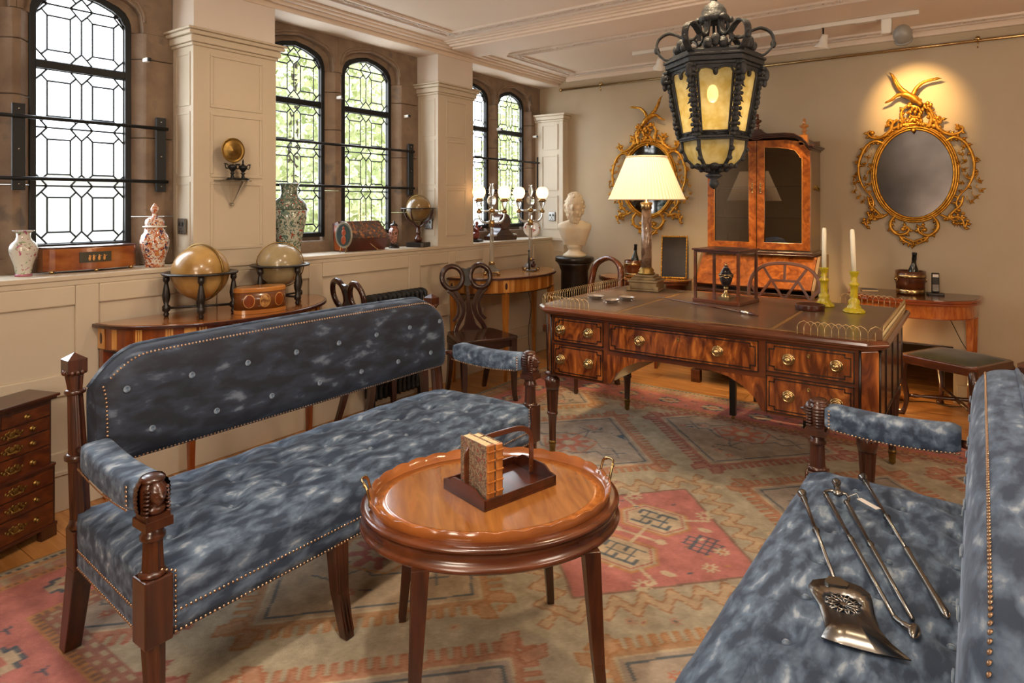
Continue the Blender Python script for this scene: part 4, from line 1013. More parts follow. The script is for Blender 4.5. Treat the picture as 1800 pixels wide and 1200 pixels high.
# pierced brass gallery of gothic arches
def gallery(pts):
    m = MB()
    for a_, b_ in zip(pts[:-1], pts[1:]):
        a_, b_ = Vector(a_), Vector(b_); L = (b_-a_).length; n = max(1, int(L/.026)); d = (b_-a_)/n
        for i in range(n+1):
            p = a_+d*i; m.tube([p, p+Vector((0, 0, .034))], .0014, 4, up=(1, .3, 0)); m.ell(tuple(p+Vector((0, 0, .002))), .0022, 5, 4)
            if i < n-0:
                q = p+d*2 if i < n-1 else None
                if q is not None: m.tube([p+Vector((0, 0, .034)), p+d*.35+Vector((0, 0, .050)), p+d+Vector((0, 0, .059)), q-d*.35+Vector((0, 0, .050)), q+Vector((0, 0, .034))], .0014, 4, up=(d.y, -d.x, 0))
    return m.build('brass_gallery', mat('gallery_brass', '#c4ab7c', rough=.35, metal=.6), dk, kind='stuff')
g = .022; z = .829
gallery([(-hx+.34, -hy+g, z), (-hx+.07, -hy+g, z), (-hx+g, -hy+.07, z), (-hx+g, hy-.07, z), (-hx+.07, hy-g, z), (-hx+.15, hy-g, z)])
gallery([(hx-.34, -hy+g, z), (hx-.07, -hy+g, z), (hx-g, -hy+.07, z), (hx-g, hy-.07, z), (hx-.07, hy-g, z), (hx-.34, hy-g, z)])
DT = .8398
# table lamp
lp = thing('table_lamp', 'marble column table lamp with pleated ivory shade on the desk', 'lamp', (-1.762, 3.935, DT), RR(8))
m = MB()
for z0, z1, a_ in ((.0, .012, .098), (.012, .055, .090), (.055, .068, .098), (.068, .085, .078), (.085, .10, .064)): m.bx(-a_, a_, -a_, a_, z0, z1)
for i in (-1, 1):
    for j in (-1, 1): m.bx(i*.09-.015, i*.09+.015, j*.09-.015, j*.09+.015, -.0, .03)
m.build('stepped_base', stoneb, lp, bev=.004)
MB().lathe([(.052, .10), (.055, .112), (.046, .118), (.05, .128), (.040, .14), (.036, .146)], (0, 0, 0), 24).build('column_foot', brassd, lp)
MB().lathe([(.033, .146), (.0335, .30), (.030, .52)], (0, 0, 0), 28).build('column', marble, lp)
MB().lathe([(.031, .52), (.036, .525), (.033, .54), (.04, .56), (.034, .566), (.012, .57), (.010, .72), (.016, .73), (.0, .735)], (0, 0, 0), 20).build('capital', brass, lp)
def shade(u, v): n = 64; r = (.242+(.128-.242)*v); a_ = 2*PI*u; r *= 1+.012*math.cos(a_*n); return (r*math.cos(a_), r*math.sin(a_), .585+.275*v)
sh = MB().grid(shade, 512, 5, cu=True).build('lamp_shade', shadem, lp)
MB().tube([(.244*math.cos(2*PI*i/64), .244*math.sin(2*PI*i/64), .585) for i in range(64)], .004, 6, closed=True).tube([(.130*math.cos(2*PI*i/64), .130*math.sin(2*PI*i/64), .86) for i in range(64)], .0035, 6, closed=True).build('shade_binding', shadem, sh)
MB().ell((0, 0, .76), (.025, .025, .032), 14, 10).build('bulb', mat('lit_bulb', '#fff0d0', emit=3, ecol='#ffc27a'), lp)
light('table_lamp_light', 'POINT', (-1.762, 3.935, DT+.69), 1.2, (1, .76, .52), .035)
# silver dishes
for i, (x, y, r_, lb) in enumerate(((-1.835, 3.385, .3, 'left'), (-1.69, 3.30, .9, 'front'), (-1.665, 3.44, .1, 'right'))):
    d = thing('silver_dish', ['small octagonal silver dish, leftmost of three on the desk', 'small octagonal silver dish, the one nearest the desk front', 'small octagonal silver dish, rightmost of three on the desk'][i], 'dish', (x, y, DT+.003), r_, 'small silver dishes')
    m = MB(); m.lathe([(.030, 0), (.034, .004), (.046, .014), (.054, .016), (.054, .018), (.045, .0165), (.032, .006), (0, .005)], (0, 0, 0), 8, sm=False, ey=.75, a0=PI/8); m.build('bowl', silver, d)
    m = MB()
    for s in (-1, 1): m.tube([(s*.035, -.018, .004), (s*.042, -.02, 0)], .003, 5); m.tube([(s*.035, .018, .004), (s*.042, .02, 0)], .003, 5)
    m.build('feet', silver, d)
# ivory-handled baton lying on the desk
st_ = thing('walking_stick', 'long thin dark stick lying diagonally across the desk front', 'stick', (-1.27, 3.50, DT+.008))
m = MB(); A_, B_ = Vector((-.28, .11, 0)), Vector((.28, -.13, 0)); m.tube([A_, (A_+B_)/2, B_], [.003, .0045, .0055], 8, up=(0, 0, 1)); m.build('shaft', mahog, st_)
MB().tube([B_, B_+Vector((.03, -.012, .001))], .0065, 8).build('collar', silver, st_)
kn_ = thing('seal_handle', 'small carved handle with silver collar at the desk front edge', 'handle', (-.935, 3.335, DT+.009), RR(-30))
MB().tube([(-.045, 0, 0), (-.03, 0, 0), (-.028, 0, 0), (-.012, 0, 0)], [.008, .009, .005, .007], 10).build('silver_mount', silver, kn_)
MB().tube([(-.012, 0, 0), (.0, 0, 0), (.015, 0, 0), (.05, .004, -.003)], [.006, .009, .007, .002], 10).build('grip', mahog, kn_)
# glazed showcase with urn
vc = thing('display_case', 'small mahogany glass showcase standing on the desk', 'display case', (-1.18, 3.715, DT), RR(-9))
a_, b_ = .135, .118; H = .30
MB().bx(-a_-.006, a_+.006, -b_-.006, b_+.006, 0, .022).build('base', mahogr, vc, bev=.003)
MB().bx(-a_-.008, a_+.008, -b_-.008, b_+.008, H-.006, H+.004).bx(-a_, a_, -b_, b_, H-.018, H-.006).build('top', mahog, vc, bev=.002)
for i in (-1, 1):
    for j in (-1, 1): MB().box((i*(a_-.007), j*(b_-.007), H/2), (.014, .014, H-.03)).build('corner_post', mahogr, vc)
for i in (-1, 1):
    x_ = i*(a_-.006); y_ = i*(b_-.006); MB().add([(x_, -b_+.014, .022), (x_, b_-.014, .022), (x_, b_-.014, H-.018), (x_, -b_+.014, H-.018)], [(0, 1, 2, 3)]).build('pane', vglass, vc); MB().add([(-a_+.014, y_, .022), (a_-.014, y_, .022), (a_-.014, y_, H-.018), (-a_+.014, y_, H-.018)], [(0, 1, 2, 3)]).build('pane', vglass, vc)
ur = thing('urn', 'small dark stone urn with gilt mounts inside the glass showcase', 'urn', (-1.178, 3.715, DT+.022), RR(-9))
m = MB().bx(-.032, .032, -.032, .032, 0, .008).lathe([(.028, .008), (.026, .014), (.012, .028), (.008, .045), (.014, .055), (.011, .062)], (0, 0, 0), 16); m.build('gilt_foot', brass, ur, bev=.001)
urb = MB().lathe([(.008, .062), (.024, .075), (.034, .10), (.037, .125), (.038, .135), (.030, .145), (.028, .148), (.027, .155), (.020, .160), (.019, .168), (.010, .174), (.014, .18), (0, .182)], (0, 0, 0), 20).build('body', mat('porphyry', '#1d1a1e', '#2e2628', .15, sc=30, coat=.6), ur)
m = MB().tube([(.039*math.cos(q*PI/12), .039*math.sin(q*PI/12), .133) for q in range(24)], .0042, 6, closed=True).ell((0, 0, .188), (.006, .006, .009), 10, 8)
for k in range(6): m.tube([((.0385-.001*abs(q))*math.cos((k+q/4)*PI/3), (.0385-.001*abs(q))*math.sin((k+q/4)*PI/3), .128-.010*(1-(q/2)**2)) for q in (-2, -1, 0, 1, 2)], .0034, 6, up=(0, 0, 1))
m.build('gilt_swags', brass, ur)
# candlesticks
def candlestick(loc, lab, labc, tilt=0):
    c = thing('candlestick', lab, 'candlestick', loc, 0, 'yellow glass candlesticks')
    P = [(.001, 0), (.052, 0), (.054, .006), (.050, .012), (.040, .020), (.032, .024), (.034, .030), (.024, .040), (.028, .052), (.026, .062), (.016, .072), (.018, .080), (.017, .11), (.019, .135), (.026, .140), (.024, .148), (.012, .158), (.018, .17), (.013, .178), (.017, .186), (.021, .20), (.024, .208), (.023, .212), (.014, .211), (.012, .195), (0, .194)]
    MB().lathe(P, (0, 0, 0), 48, star=.13, nst=12).build('glass_body', yglass, c)
    k = thing('candle', labc, 'candle', (loc[0], loc[1], loc[2]+.195)); k.rotation_euler = (0, RR(tilt), 0)
    MB().lathe([(.0115, 0), (.0115, .19), (.010, .225), (.006, .232), (0, .232)], (0, 0, 0), 16).build('wax', waxm, k)
    MB().rod((0, 0, .23), (.001, 0, .238), .0008, 4).build('wick', blackp, k)
candlestick((-.695, 3.87, DT), 'yellow glass candlestick on the desk, left of the pair', 'tall ivory candle in the left yellow glass candlestick', .3)
candlestick((-.530, 3.74, DT), 'yellow glass candlestick on the desk, right of the pair', 'tall ivory candle leaning in the right yellow glass candlestick', -2.2)
dd = thing('wine_coaster', 'round dark turned wooden coaster in front of the yellow candlesticks', 'coaster', (-.733, 3.70, DT))
MB().lathe([(.0, 0), (.068, 0), (.072, .004), (.070, .010), (.074, .014), (.070, .020), (.074, .025), (.073, .029), (.066, .029), (.064, .008), (0, .007)], (0, 0, 0), 36).build('dish', mahog, dd)

# ------------------------------------------------------------------ hanging lantern
ln = thing('hanging_lantern', 'large black iron hexagonal lantern with yellowish glass hanging from the ceiling', 'lantern', (-.865, 2.575, 0), RR(81))
LA = lambda k: 2*PI*k/6-PI/2+PI/6
def lp_(r, k, z): return (r*math.cos(LA(k)), r*math.sin(LA(k)), z)
ztop, zbot, rt, rb = 1.925, 1.665, .168, .122
m = MB()
for r, z0, z1 in ((rt+.012, 1.925, 1.938), (rt+.022, 1.938, 1.958), (rt+.030, 1.958, 1.968), (rt+.014, 1.968, 1.985), (rt, 1.985, 1.992)): m.prism([lp_(r, k, 0)[:2] for k in range(6)], 'z', z0, z1)
m.build('cornice', castir, ln, bev=.003)
m = MB()
for r, z0, z1 in ((rb+.016, 1.652, 1.662), (rb+.010, 1.645, 1.652)): 
    o_ = [lp_(r, k, 0) for k in range(6)]; i_ = [lp_(r-.03, k, 0) for k in range(6)]
    v = [(p[0], p[1], z0) for p in o_]+[(p[0], p[1], z1) for p in o_]+[(p[0], p[1], z1) for p in i_]+[(p[0], p[1], z0) for p in i_]
    m.add(v, [(a_*6+i, a_*6+(i+1) % 6, ((a_+1) % 4)*6+(i+1) % 6, ((a_+1) % 4)*6+i) for a_ in range(4) for i in range(6)])
m.build('waist_band', castir, ln, bev=.002)
lglass = translucent('lantern_glass', '#d0c69c', '#b3a265', fac=.35, sc=24, clear=.4)
lgl2 = glassmat('lantern_sheen', '#ffffff', fac=.12)
rn_ = random.Random(4)
for k in range(6):
    a0, a1 = lp_(rb, k, zbot), lp_(rt, k, ztop)
    m = MB(); m.tube([lp_(rb+.004, k, zbot-.01), lp_(rt+.004, k, ztop+.005)], .0105, 6, up=(0, 0, 1))
    for i in range(15):       # carved leaves climbing the corner
        t = i/14; p = Vector(lp_(rb+.014+(rt-rb)*t, k, zbot+(ztop-zbot)*t)); w = .010+.006*math.sin(t*PI*3)**2+(.008 if i > 11 else 0)
        m.ell(tuple(p), (w, w, .011+.004*(i % 2)), 8, 6)
        for s in (-1, 1):
            tv = Vector((-math.sin(LA(k)), math.cos(LA(k)), 0))*s; m.ell(tuple(p+tv*(.010+.003*(i % 3))), (.007, .007, .008), 6, 5)
            if i % 3 == 1: m.leaf(tuple(p+tv*.008), tv+Vector((0, 0, -.8)), .026, .012, .004, up=(math.cos(LA(k)), math.sin(LA(k)), 0))
    m.ell(lp_(rt+.026, k, 1.90), (.014, .014, .026), 10, 8); m.ell(lp_(rt+.022, k, 1.868), (.010, .010, .016), 8, 6)
    m.build('corner_post', castir, ln)
    # glass and its shaped frame
    b0, b1, t0, t1 = lp_(rb, k, zbot), lp_(rb, k+1, zbot), lp_(rt, k, ztop), lp_(rt, k+1, ztop)
    pn = MB().add([b0, b1, t1, t0], [(0, 1, 2, 3)]).build('glass_panel', lglass, ln)
    B0, B1, T0, T1 = map(Vector, (b0, b1, t0, t1)); nrm = Vector((math.cos(LA(k)+PI/6), math.sin(LA(k)+PI/6), 0))
    def q(u, v): return tuple((B0*(1-u)+B1*u)*(1-v)+(T0*(1-u)+T1*u)*v+nrm*.004)
    m = MB()
    m.tube([q(.10, .03), q(.10, .88), q(.16, .95), q(.28, .965), q(.38, .955), q(.45, .93), q(.5, .91), q(.55, .93), q(.62, .955), q(.72, .965), q(.84, .95), q(.90, .88), q(.90, .03)], .0048, 6, closed=True, up=tuple(nrm))
    m.add([q(0, .9), q(.16, .95), q(.28, .965), q(.38, .955), q(.45, .93), q(.5, .91), q(.55, .93), q(.62, .955), q(.72, .965), q(.84, .95), q(1, .9), q(1, 1), q(0, 1)], [tuple(range(13))])
    for v_ in (.10, .0): m.tube([q(.08, v_*.3+.01), q(.92, v_*.3+.01)], .006, 6)
    m.ell(q(.5, .90), (.010, .010, .016), 8, 6); m.ell(q(.5, .03), (.014, .014, .008), 8, 6); m.leaf(q(.5, .93), (0, 0, -1), .024, .014, .005, up=tuple(nrm))
    m.build('panel_frame', castir, ln)
    # bowl glass and ribs
    prof = [(rb, 1.648), (rb*.96, 1.61), (rb*.84, 1.575), (rb*.62, 1.548), (rb*.34, 1.533), (.02, 1.528)]
    pts = [[lp_(r, k, z) for r, z in prof], [lp_(r, k+1, z) for r, z in prof]]
    v = pts[0]+pts[1]; n_ = len(prof); MB().add(v, [(i, n_+i, n_+i+1, i+1) for i in range(3)], True).build('bowl_glass', lglass, ln)
    m = MB(); m.add(v, [(i, n_+i, n_+i+1, i+1) for i in range(3, n_-1)], False); m.tube(pts[0], .0085, 6, up=(0, 0, 1))
    for i in range(1, 5): m.ell(lp_(prof[i][0]+.006, k, prof[i][1]), .011, 7, 5)
    m.tube([pts[0][3], pts[1][3]], .006, 6); mid = [(a_+b_)/2 for a_, b_ in zip(pts[0][3], pts[1][3])]; m.ell(mid, (.018, .018, .012), 8, 6)
    m.build('bowl_rib', castir, ln, kind='stuff')
    # crown: scroll arm from cornice out and up to the hub
    def cp(r, z): return (r*math.cos(LA(k)), r*math.sin(LA(k)), z)
    P = spline([cp(.165, 1.975), cp(.195, 1.985), cp(.222, 2.02), cp(.215, 2.062), cp(.180, 2.085), cp(.145, 2.078), cp(.105, 2.055), cp(.075, 2.06), cp(.055, 2.09), cp(.048, 2.13)], 5)
    m = MB(); m.sweep(P, [(-.013, -.004), (.013, -.004), (.013, .004), (-.013, .004)], up=(-math.sin(LA(k))*0+math.cos(LA(k)), math.sin(LA(k)), 0.001), sm=False)
    P = spline([cp(.10, 1.99), cp(.075, 2.005), cp(.062, 2.035), cp(.085, 2.06), cp(.115, 2.05), cp(.118, 2.025)], 4); m.sweep(P, [(-.009, -.003), (.009, -.003), (.009, .003), (-.009, .003)], up=(math.cos(LA(k)), math.sin(LA(k)), .001), sm=False)
    m.ell(cp(.222, 2.02), (.012, .012, .016), 8, 6); m.build('crown_scroll', castir, ln, bev=.0015)
    m = MB(); a_ = LA(k)+PI/6; c_ = Vector((math.cos(a_), math.sin(a_), 0)); tv = Vector((-math.sin(a_), math.cos(a_), 0)); rr = (rt)*.87
    for s in (-1, 0, 1): m.ell(tuple(c_*rr+tv*s*.028+Vector((0, 0, 2.005+.012*(s == 0)))), (.018, .018, .020+.006*(s == 0)), 9, 7)
    for s in (-1, 1): m.tube([tuple(c_*rr+tv*s*(.028+.014*math.cos(q))+Vector((0, 0, 2.012+.014*math.sin(q)))) for q in [i*.5 for i in range(11)]], .004, 5, up=tuple(c_))
    m.build('cresting', castir, ln)
m = MB(); m.lathe([(.035, 2.115), (.058, 2.12), (.062, 2.135), (.050, 2.15), (.048, 2.165), (.036, 2.185), (.018, 2.198), (.012, 2.205), (.016, 2.212), (.010, 2.222), (0, 2.226)], (0, 0, 0), 18)
for k in range(6): m.ell((.062*math.cos(LA(k)), .062*math.sin(LA(k)), 2.128), (.014, .014, .014), 8, 6); m.tube([(.055*math.cos(LA(k)), .055*math.sin(LA(k)), 2.12), (.05*math.cos(LA(k)), .05*math.sin(LA(k)), 2.08)], .008, 6)
m.build('crown_cap', castir, ln)
MB().rod((0, 0, 1.80), (0, 0, 2.12), .006).build('stem', castir, ln)
m = MB()
for i in range(13): z = 2.225+i*.032; m.tube([(.008*math.cos(q*PI/4)*(1 if i % 2 else 0), .008*math.cos(q*PI/4)*(0 if i % 2 else 1), z+.020*math.sin(q*PI/4)) for q in range(8)], .0025, 5, closed=True, up=((0, 1, 0) if i % 2 else (1, 0, 0)))
m.lathe([(.03, 2.615), (.045, 2.62), (.05, 2.63)], (0, 0, 0), 16); m.build('chain', castir, ln, kind='stuff')
MB().lathe([(.0, 1.455), (.010, 1.460), (.020, 1.475), (.016, 1.49), (.012, 1.495), (.030, 1.505), (.034, 1.512), (.022, 1.518), (.016, 1.524), (.03, 1.534), (.0, 1.54)], (0, 0, 0), 18).build('finial', castir, ln)
MB().ell((-.01, 0, 1.835), (.022, .022, .036), 14, 10).build('bulb', mat('lantern_bulb', '#fff0c8', emit=8, ecol='#ffcf86'), ln)
light('lantern_light', 'POINT', (-.865, 2.575, 1.76), 2.2, (1, .72, .38), .03)

# ------------------------------------------------------------------ gilt mirrors
def gilt_mirror(lab, x, flip=1, glass=mirrorg):
    t = thing('gilt_mirror', lab, 'mirror', (x, YB, 1.612)); K = .001114
    F = lambda p, d=-.03: (p[0]*K*flip, d, p[1]*K)
    N = 72
    MB().add([(.238*math.cos(2*PI*i/N), -.016, .318*math.sin(2*PI*i/N)) for i in range(N)][::-1], [tuple(range(N))]).build('mirror_glass', glass, t)
    m = MB()
    for r, w, d in ((0, .008, -.026), (.014, .0075, -.034), (.026, .009, -.022)): m.tube([((.240+r)*math.cos(2*PI*i/N), d, (.320+r)*math.sin(2*PI*i/N)) for i in range(N)], w, 7, closed=True, up=(0, 1, 0))
    m.bx(-.16, .16, -.014, -.001, -.25, .25)
    m.build('oval_frame', gilt, t)
    rn_ = random.Random(11)
    def scroll(m, P, r=.011, curl=1, lf=True, d=-.03):
        Q = spline([F(p, d) for p in P], 6); n = len(Q); rr = [r*(.55+.45*math.sin(PI*min(1, (i+1)/n*1.3+.1))) for i in range(n)]
        m.tube(Q, rr, 7, up=(0, 1, 0)); m.ell(tuple(Q[-1]), (r*1.25, r*1.1, r*1.25), 8, 6); m.ell(tuple(Q[0]), (r*.9, r, r*.9), 8, 6)
        if lf:
            for i in range(3, n-2, 4):
                dirn = (Q[i+1]-Q[i-1]); s = rn_.choice((-1, 1)); nn = Vector((-dirn.z, 0, dirn.x)).normalized()*s; dv = nn+dirn.normalized()*.6
                m.leaf(tuple(Q[i]), dv, .036, .022, .007)
                m.leaf(tuple(Q[i]), dv+dirn.normalized()*.8, .028, .016, .006)
    for s in (-1, 1):
        M_ = lambda L: [(a*s, b) for a, b in L]
        m = MB()
        scroll(m, M_([(170, 200), (215, 222), (262, 200), (298, 140), (318, 60), (312, -20), (285, -90), (245, -140), (228, -190), (240, -235)]), .012)
        scroll(m, M_([(262, -150), (250, -200), (215, -240), (190, -275), (215, -300), (250, -285), (262, -255)]), .010)
        m.build('side_scroll', gilt, t); m = MB()
        scroll(m, M_([(95, 350), (118, 330), (130, 290), (165, 255), (205, 240), (245, 250), (262, 275), (248, 290), (236, 278)]), .014)
        scroll(m, M_([(120, 340), (135, 355), (150, 340), (142, 322)]), .011)
        m.build('shoulder_scroll', gilt, t); m = MB()
        scroll(m, M_([(105, -275), (130, -315), (125, -360), (85, -395), (40, -385), (25, -355), (50, -340), (60, -360)]), .013)
        scroll(m, M_([(80, -400), (60, -430), (25, -450), (0, -462)]), .010); scroll(m, M_([(0, -440), (30, -425), (70, -410), (72, -432)]), .007, lf=False)
        scroll(m, M_([(150, -265), (190, -285), (235, -275), (262, -300), (270, -345), (285, -300)]), .010)
        for i in range(5): m.leaf(F((225+i*14, -300), -.02), (s*flip*.2, 0, -1), .05-.004*i, .012, .005)
        m.build('apron_scroll', gilt, t, kind='stuff'); m = MB()
        for (a_, b_) in ((258, 110), (278, 70), (262, 20), (282, -30), (258, -70), (272, 160), (335, -10), (345, -60), (350, -110), (330, 90), (325, -150), (240, 60), (300, -180)):
            c = F((a_*s, b_)); 
            for k in range(3): an = k*1.1+a_; m.leaf(c, (math.cos(an), -.2, math.sin(an)), .020+.009*k, .015, .006)
            m.tube(spline([c, F((a_*s*.97-8*s, b_+18)), F((a_*s-16*s, b_+34))], 3), .003, 5, up=(0, 1, 0))
            m.ell(c, .007, 6, 5)
        m.build('leaf_cluster', gilt, t, kind='stuff')
    m = MB()                                                # pierced rockwork crest
    for P in ([(-85, 300), (-60, 340), (-70, 390), (-50, 430), (-20, 450)], [(85, 300), (95, 350), (80, 390), (60, 430), (30, 470)], [(-40, 310), (-10, 350), (30, 345), (40, 315)], [(-20, 440), (20, 425), (40, 390), (20, 365), (-15, 375), (-20, 400)], [(-110, 300), (-60, 318), (0, 322), (60, 318), (110, 300)], [(60, 440), (90, 400), (105, 360), (115, 335)]): scroll(m, P, .014)
    for k in range(26): a_, b_ = rn_.uniform(-75, 95), rn_.uniform(310, 450); m.ell(F((a_, b_), -.03-rn_.uniform(0, .02)), (.012, .012, .016), 6, 5)
    for k in range(9): m.leaf(F((70+k*6, 440-k*14), -.035), (flip*.7, 0, .5-k*.1), .035, .014, .006)
    m.leaf(F((0, 300), -.04), (0, -.2, -1), .05, .04, .01); m.build('rockwork_crest', gilt, t)
    m = MB()                                                # perched bird: body, neck, open wings
    m.tube(spline([F((45, 440), -.05), F((15, 470), -.055), F((-20, 500), -.06), (F((-55, 515), -.06)), F((-90, 510), -.06), F((-120, 485), -.06), F((-160, 468), -.06)], 4), [.016]*4+[.026]*5+[.024]*4+[.014]*4+[.011]*4+[.008]*3+[.002], 8, up=(0, 1, 0))
    for P, n in (([(-35, 520), (-60, 545), (-85, 585), (-105, 635)], 8), ([(0, 510), (15, 545), (50, 580), (110, 600)], 8)):
        Q = spline([F(p, -.06) for p in P], n); m.tube(Q, [.017*(1-i/len(Q)*.8) for i in range(len(Q))], 6, up=(0, 1, 0))
        for i in range(2, len(Q), 2):
            d_ = (Q[i]-Q[i-1]).normalized(); nn = Vector((d_.z, 0, -d_.x)); nn = nn if nn.z < 0 else -nn; m.leaf(tuple(Q[i]), d_*1.2+nn*.55, .052, .016, .004)
    for i in range(5): m.leaf(F((50, 440), -.05), (flip*(.5+.1*i), 0, -.6-.15*i), .07, .016, .005)
    m.build('bird_finial', gilt, t)
gilt_mirror('ornate gilt oval mirror with bird crest on the wall, right of the bookcase', -.395)
mirror2 = gilt_mirror('ornate gilt oval mirror with bird crest partly hidden behind the marble lamp', -2.445, -1, mat('mirror_dark', '#6a6764', rough=.04, metal=1.))

# ------------------------------------------------------------------ bureau bookcase
bk = thing('bureau_bookcase', 'tall burr walnut bureau bookcase with two glazed arched doors and turned finials', 'bookcase', (-1.40, 5.33, 0))
# local: front at y = -.18 (upper) ; x from -.39 to .39
ux, uy0, uy1 = .385, -.18, .17
MB().bx(-ux, -ux+.02, uy0+.02, uy1, 1.04, 1.79).bx(ux-.02, ux, uy0+.02, uy1, 1.04, 1.79).bx(-ux, ux, uy1-.01, uy1, 1.04, 1.88).bx(-ux, ux, uy0+.02, uy1, 1.02, 1.045).bx(-ux, ux, uy0+.03, uy1-.01, 1.79, 1.80).build('upper_case', mat('walnut_side', '#6b5132', '#7d6240', .35, sc=5, st=(1, 1, .3), coat=.4), bk, bev=.002)
for z in (1.28, 1.52): MB().bx(-ux+.02, ux-.02, uy0+.06, uy1-.01, z, z+.012).build('shelf', mahogz, bk)
def doorpoly(s, inset, zt_side, zt_mid):
    # outer outline of a door from centre (x=0) to edge (x=ux), arched: high at the centre part, dropping at outer shoulder
    x0, x1 = .003+inset, ux-.004-inset; z0 = 1.047+inset
    top = [(x1, zt_side), (x1-.012, zt_side+.0), (x1-.02, zt_side+.018), (x1-.05, zt_side+.058), (x1-.10, zt_mid-.012), (x1-.17, zt_mid), (x0, zt_mid+.004)]
    return [(s*a, b) for a, b in [(x0, z0), (x1, z0)]+top]
for s in (-1, 1):
    o_ = doorpoly(s, 0, 1.79, 1.875); i_ = doorpoly(s, .055, 1.735, 1.82); n = len(o_); m = MB()
    v = [(p[0], uy0, p[1]) for p in o_]+[(p[0], uy0, p[1]) for p in i_]+[(p[0], uy0+.022, p[1]) for p in i_]+[(p[0], uy0+.022, p[1]) for p in o_]
    m.add(v, [(k*n+i, k*n+(i+1) % n, ((k+1) % 4)*n+(i+1) % n, ((k+1) % 4)*n+i) for k in range(4) for i in range(n)])
    d = m.build('door', walnut, bk, bev=.002)
    MB().add([(p[0], uy0+.012, p[1]) for p in i_], [tuple(range(n))]).build('glass_pane', bglass, d)
    m = MB(); m.tube([(p[0], uy0+.002, p[1]) for p in i_], .003, 5, closed=True, up=(0, 1, 0)); m.build('glazing_bead', satinl, d)
    m = MB(); x = s*.030
    for z in (0, .018, -.018, .034, -.034): m.ell((x, uy0-.002, 1.515+z), (.008-.0006*abs(z)*100, .003, .009), 8, 6)
    m.tube([(x, uy0-.004, 1.535), (x, uy0-.02, 1.53), (x, uy0-.02, 1.50), (x, uy0-.004, 1.495)], .0028, 5, up=(1, 0, 0)); m.build('key_plate', brass, d)
# carrying handle at side
m = MB(); m.tube([(ux+.002, -.05, 1.52), (ux+.02, -.05, 1.50), (ux+.024, 0, 1.49), (ux+.02, .05, 1.50), (ux+.002, .05, 1.52)], .005, 6)
for y in (-.05, 0, .05): m.ell((ux+.003, y, 1.515), (.004, .02, .02), 8, 6)
m.build('carrying_handle', brassd, bk)
def cor(off, y0, y1, th, w0):
    P = [(-ux-off, 1.79), (-ux+.02, 1.79+.0), (-ux+.03, 1.812), (-ux+.06, 1.852), (-ux+.11, 1.884), (-ux+.18, 1.893), (-.06, 1.895)]
    return P
m = MB()
for off, y0, th, dz in ((.008, uy0-.006, .012, .0), (.022, uy0-.018, .013, .012), (.034, uy0-.030, .010, .024)):
    low = [(-ux-off, 1.792+dz), (-ux+.01, 1.792+dz), (-ux+.022, 1.812+dz), (-ux+.055, 1.852+dz), (-ux+.11, 1.884+dz), (-ux+.18, 1.893+dz), (-.05, 1.894+dz), (-.02, 1.885+dz)]
    low = low+[(-a_, b_) for a_, b_ in low[::-1]]; up_ = [(a_, b_+th) for a_, b_ in low]
    n = len(low); v = [(a_, y0, b_) for a_, b_ in low]+[(a_, y0, b_) for a_, b_ in up_]+[(a_, uy1, b_) for a_, b_ in up_]+[(a_, uy1, b_) for a_, b_ in low]
    f = [(k*n+i, k*n+i+1, ((k+1) % 4)*n+i+1, ((k+1) % 4)*n+i) for k in range(4) for i in range(n-1)]+[(0, n, 2*n, 3*n), (n-1, 4*n-1, 3*n-1, 2*n-1)]
    m.add(v, f)
m.build('double_arched_cornice', mahogz, bk, bev=.002)
m = MB().prism([(-.11, 1.915), (.11, 1.915), (.09, 1.925), (.05, 1.945), (.035, 1.965), (-.035, 1.965), (-.05, 1.945), (-.09, 1.925)], 'y', uy0-.01, uy0+.05); m.build('central_pediment', mahogz, bk)
for x in (-ux+.05, 0, ux-.05):
    zz = 1.965 if x == 0 else 1.835; m = MB()
    if x: m.bx(x-.028, x+.028, uy0+.0, uy0+.056, 1.83, 1.905); zz = 1.905
    m.lathe([(.020, 0), (.012, .01), (.013, .025), (.022, .032), (.012, .040), (.014, .048), (.033, .062), (.030, .072), (.012, .080), (.009, .090), (.014, .098), (.008, .105), (.012, .115), (0, .125)], (x, uy0+.028, zz), 16)
    m.build('finial', mahogr if x == 0 else satin, bk)
# bureau
lx = .445; by0, by1 = -.33, .17
m = MB().bx(-.40, .40, uy0-.01, uy1, 1.015, 1.035); m.bx(-.405, .405, uy0-.015, uy1, 1.005, 1.015); m.build('waist_moulding', mahogz, bk, bev=.003)
for s in (-1, 1): MB().prism([(-.42+.01, .30), (by1, .30), (by1, 1.005), (-.14, 1.005), (-.36, .78), (-.36, .30)][1:], 'x', s*lx-(.02 if s > 0 else 0), s*lx+(0 if s > 0 else .02)).build('case_side', mat('walnut_side2', '#6b5132', '#7d6240', .35, sc=5), bk)
m = MB().prism([(-.150, 1.003), (-.365, .782), (-.345, .768), (-.13, .99)], 'x', -lx+.022, lx-.022); m.build('fall_front', walnut, bk, bev=.003)
MB().bx(-lx+.02, lx-.02, -.13, by1, .985, 1.003).build('bureau_top', mahogz, bk)
z = .30
for i, h in enumerate((.16, .14, .12)):
    d = MB().bx(-lx+.022, lx-.022, -.368, -.34, z+.004, z+h-.004).build('drawer', walnut, bk, bev=.003)
    for x in (-.25, .25): MB().tube([(x-.035, -.372, z+h*.55), (x-.03, -.385, z+h*.45), (x+.03, -.385, z+h*.45), (x+.035, -.372, z+h*.55)], .003, 5).build('handle', brass, d)
    z += h
MB().bx(-lx+.02, lx-.02, -.35, by1, .10, .30).bx(-lx, lx, -.345, by1, z, z+.02).build('carcase', mahogz, bk, bev=.003)
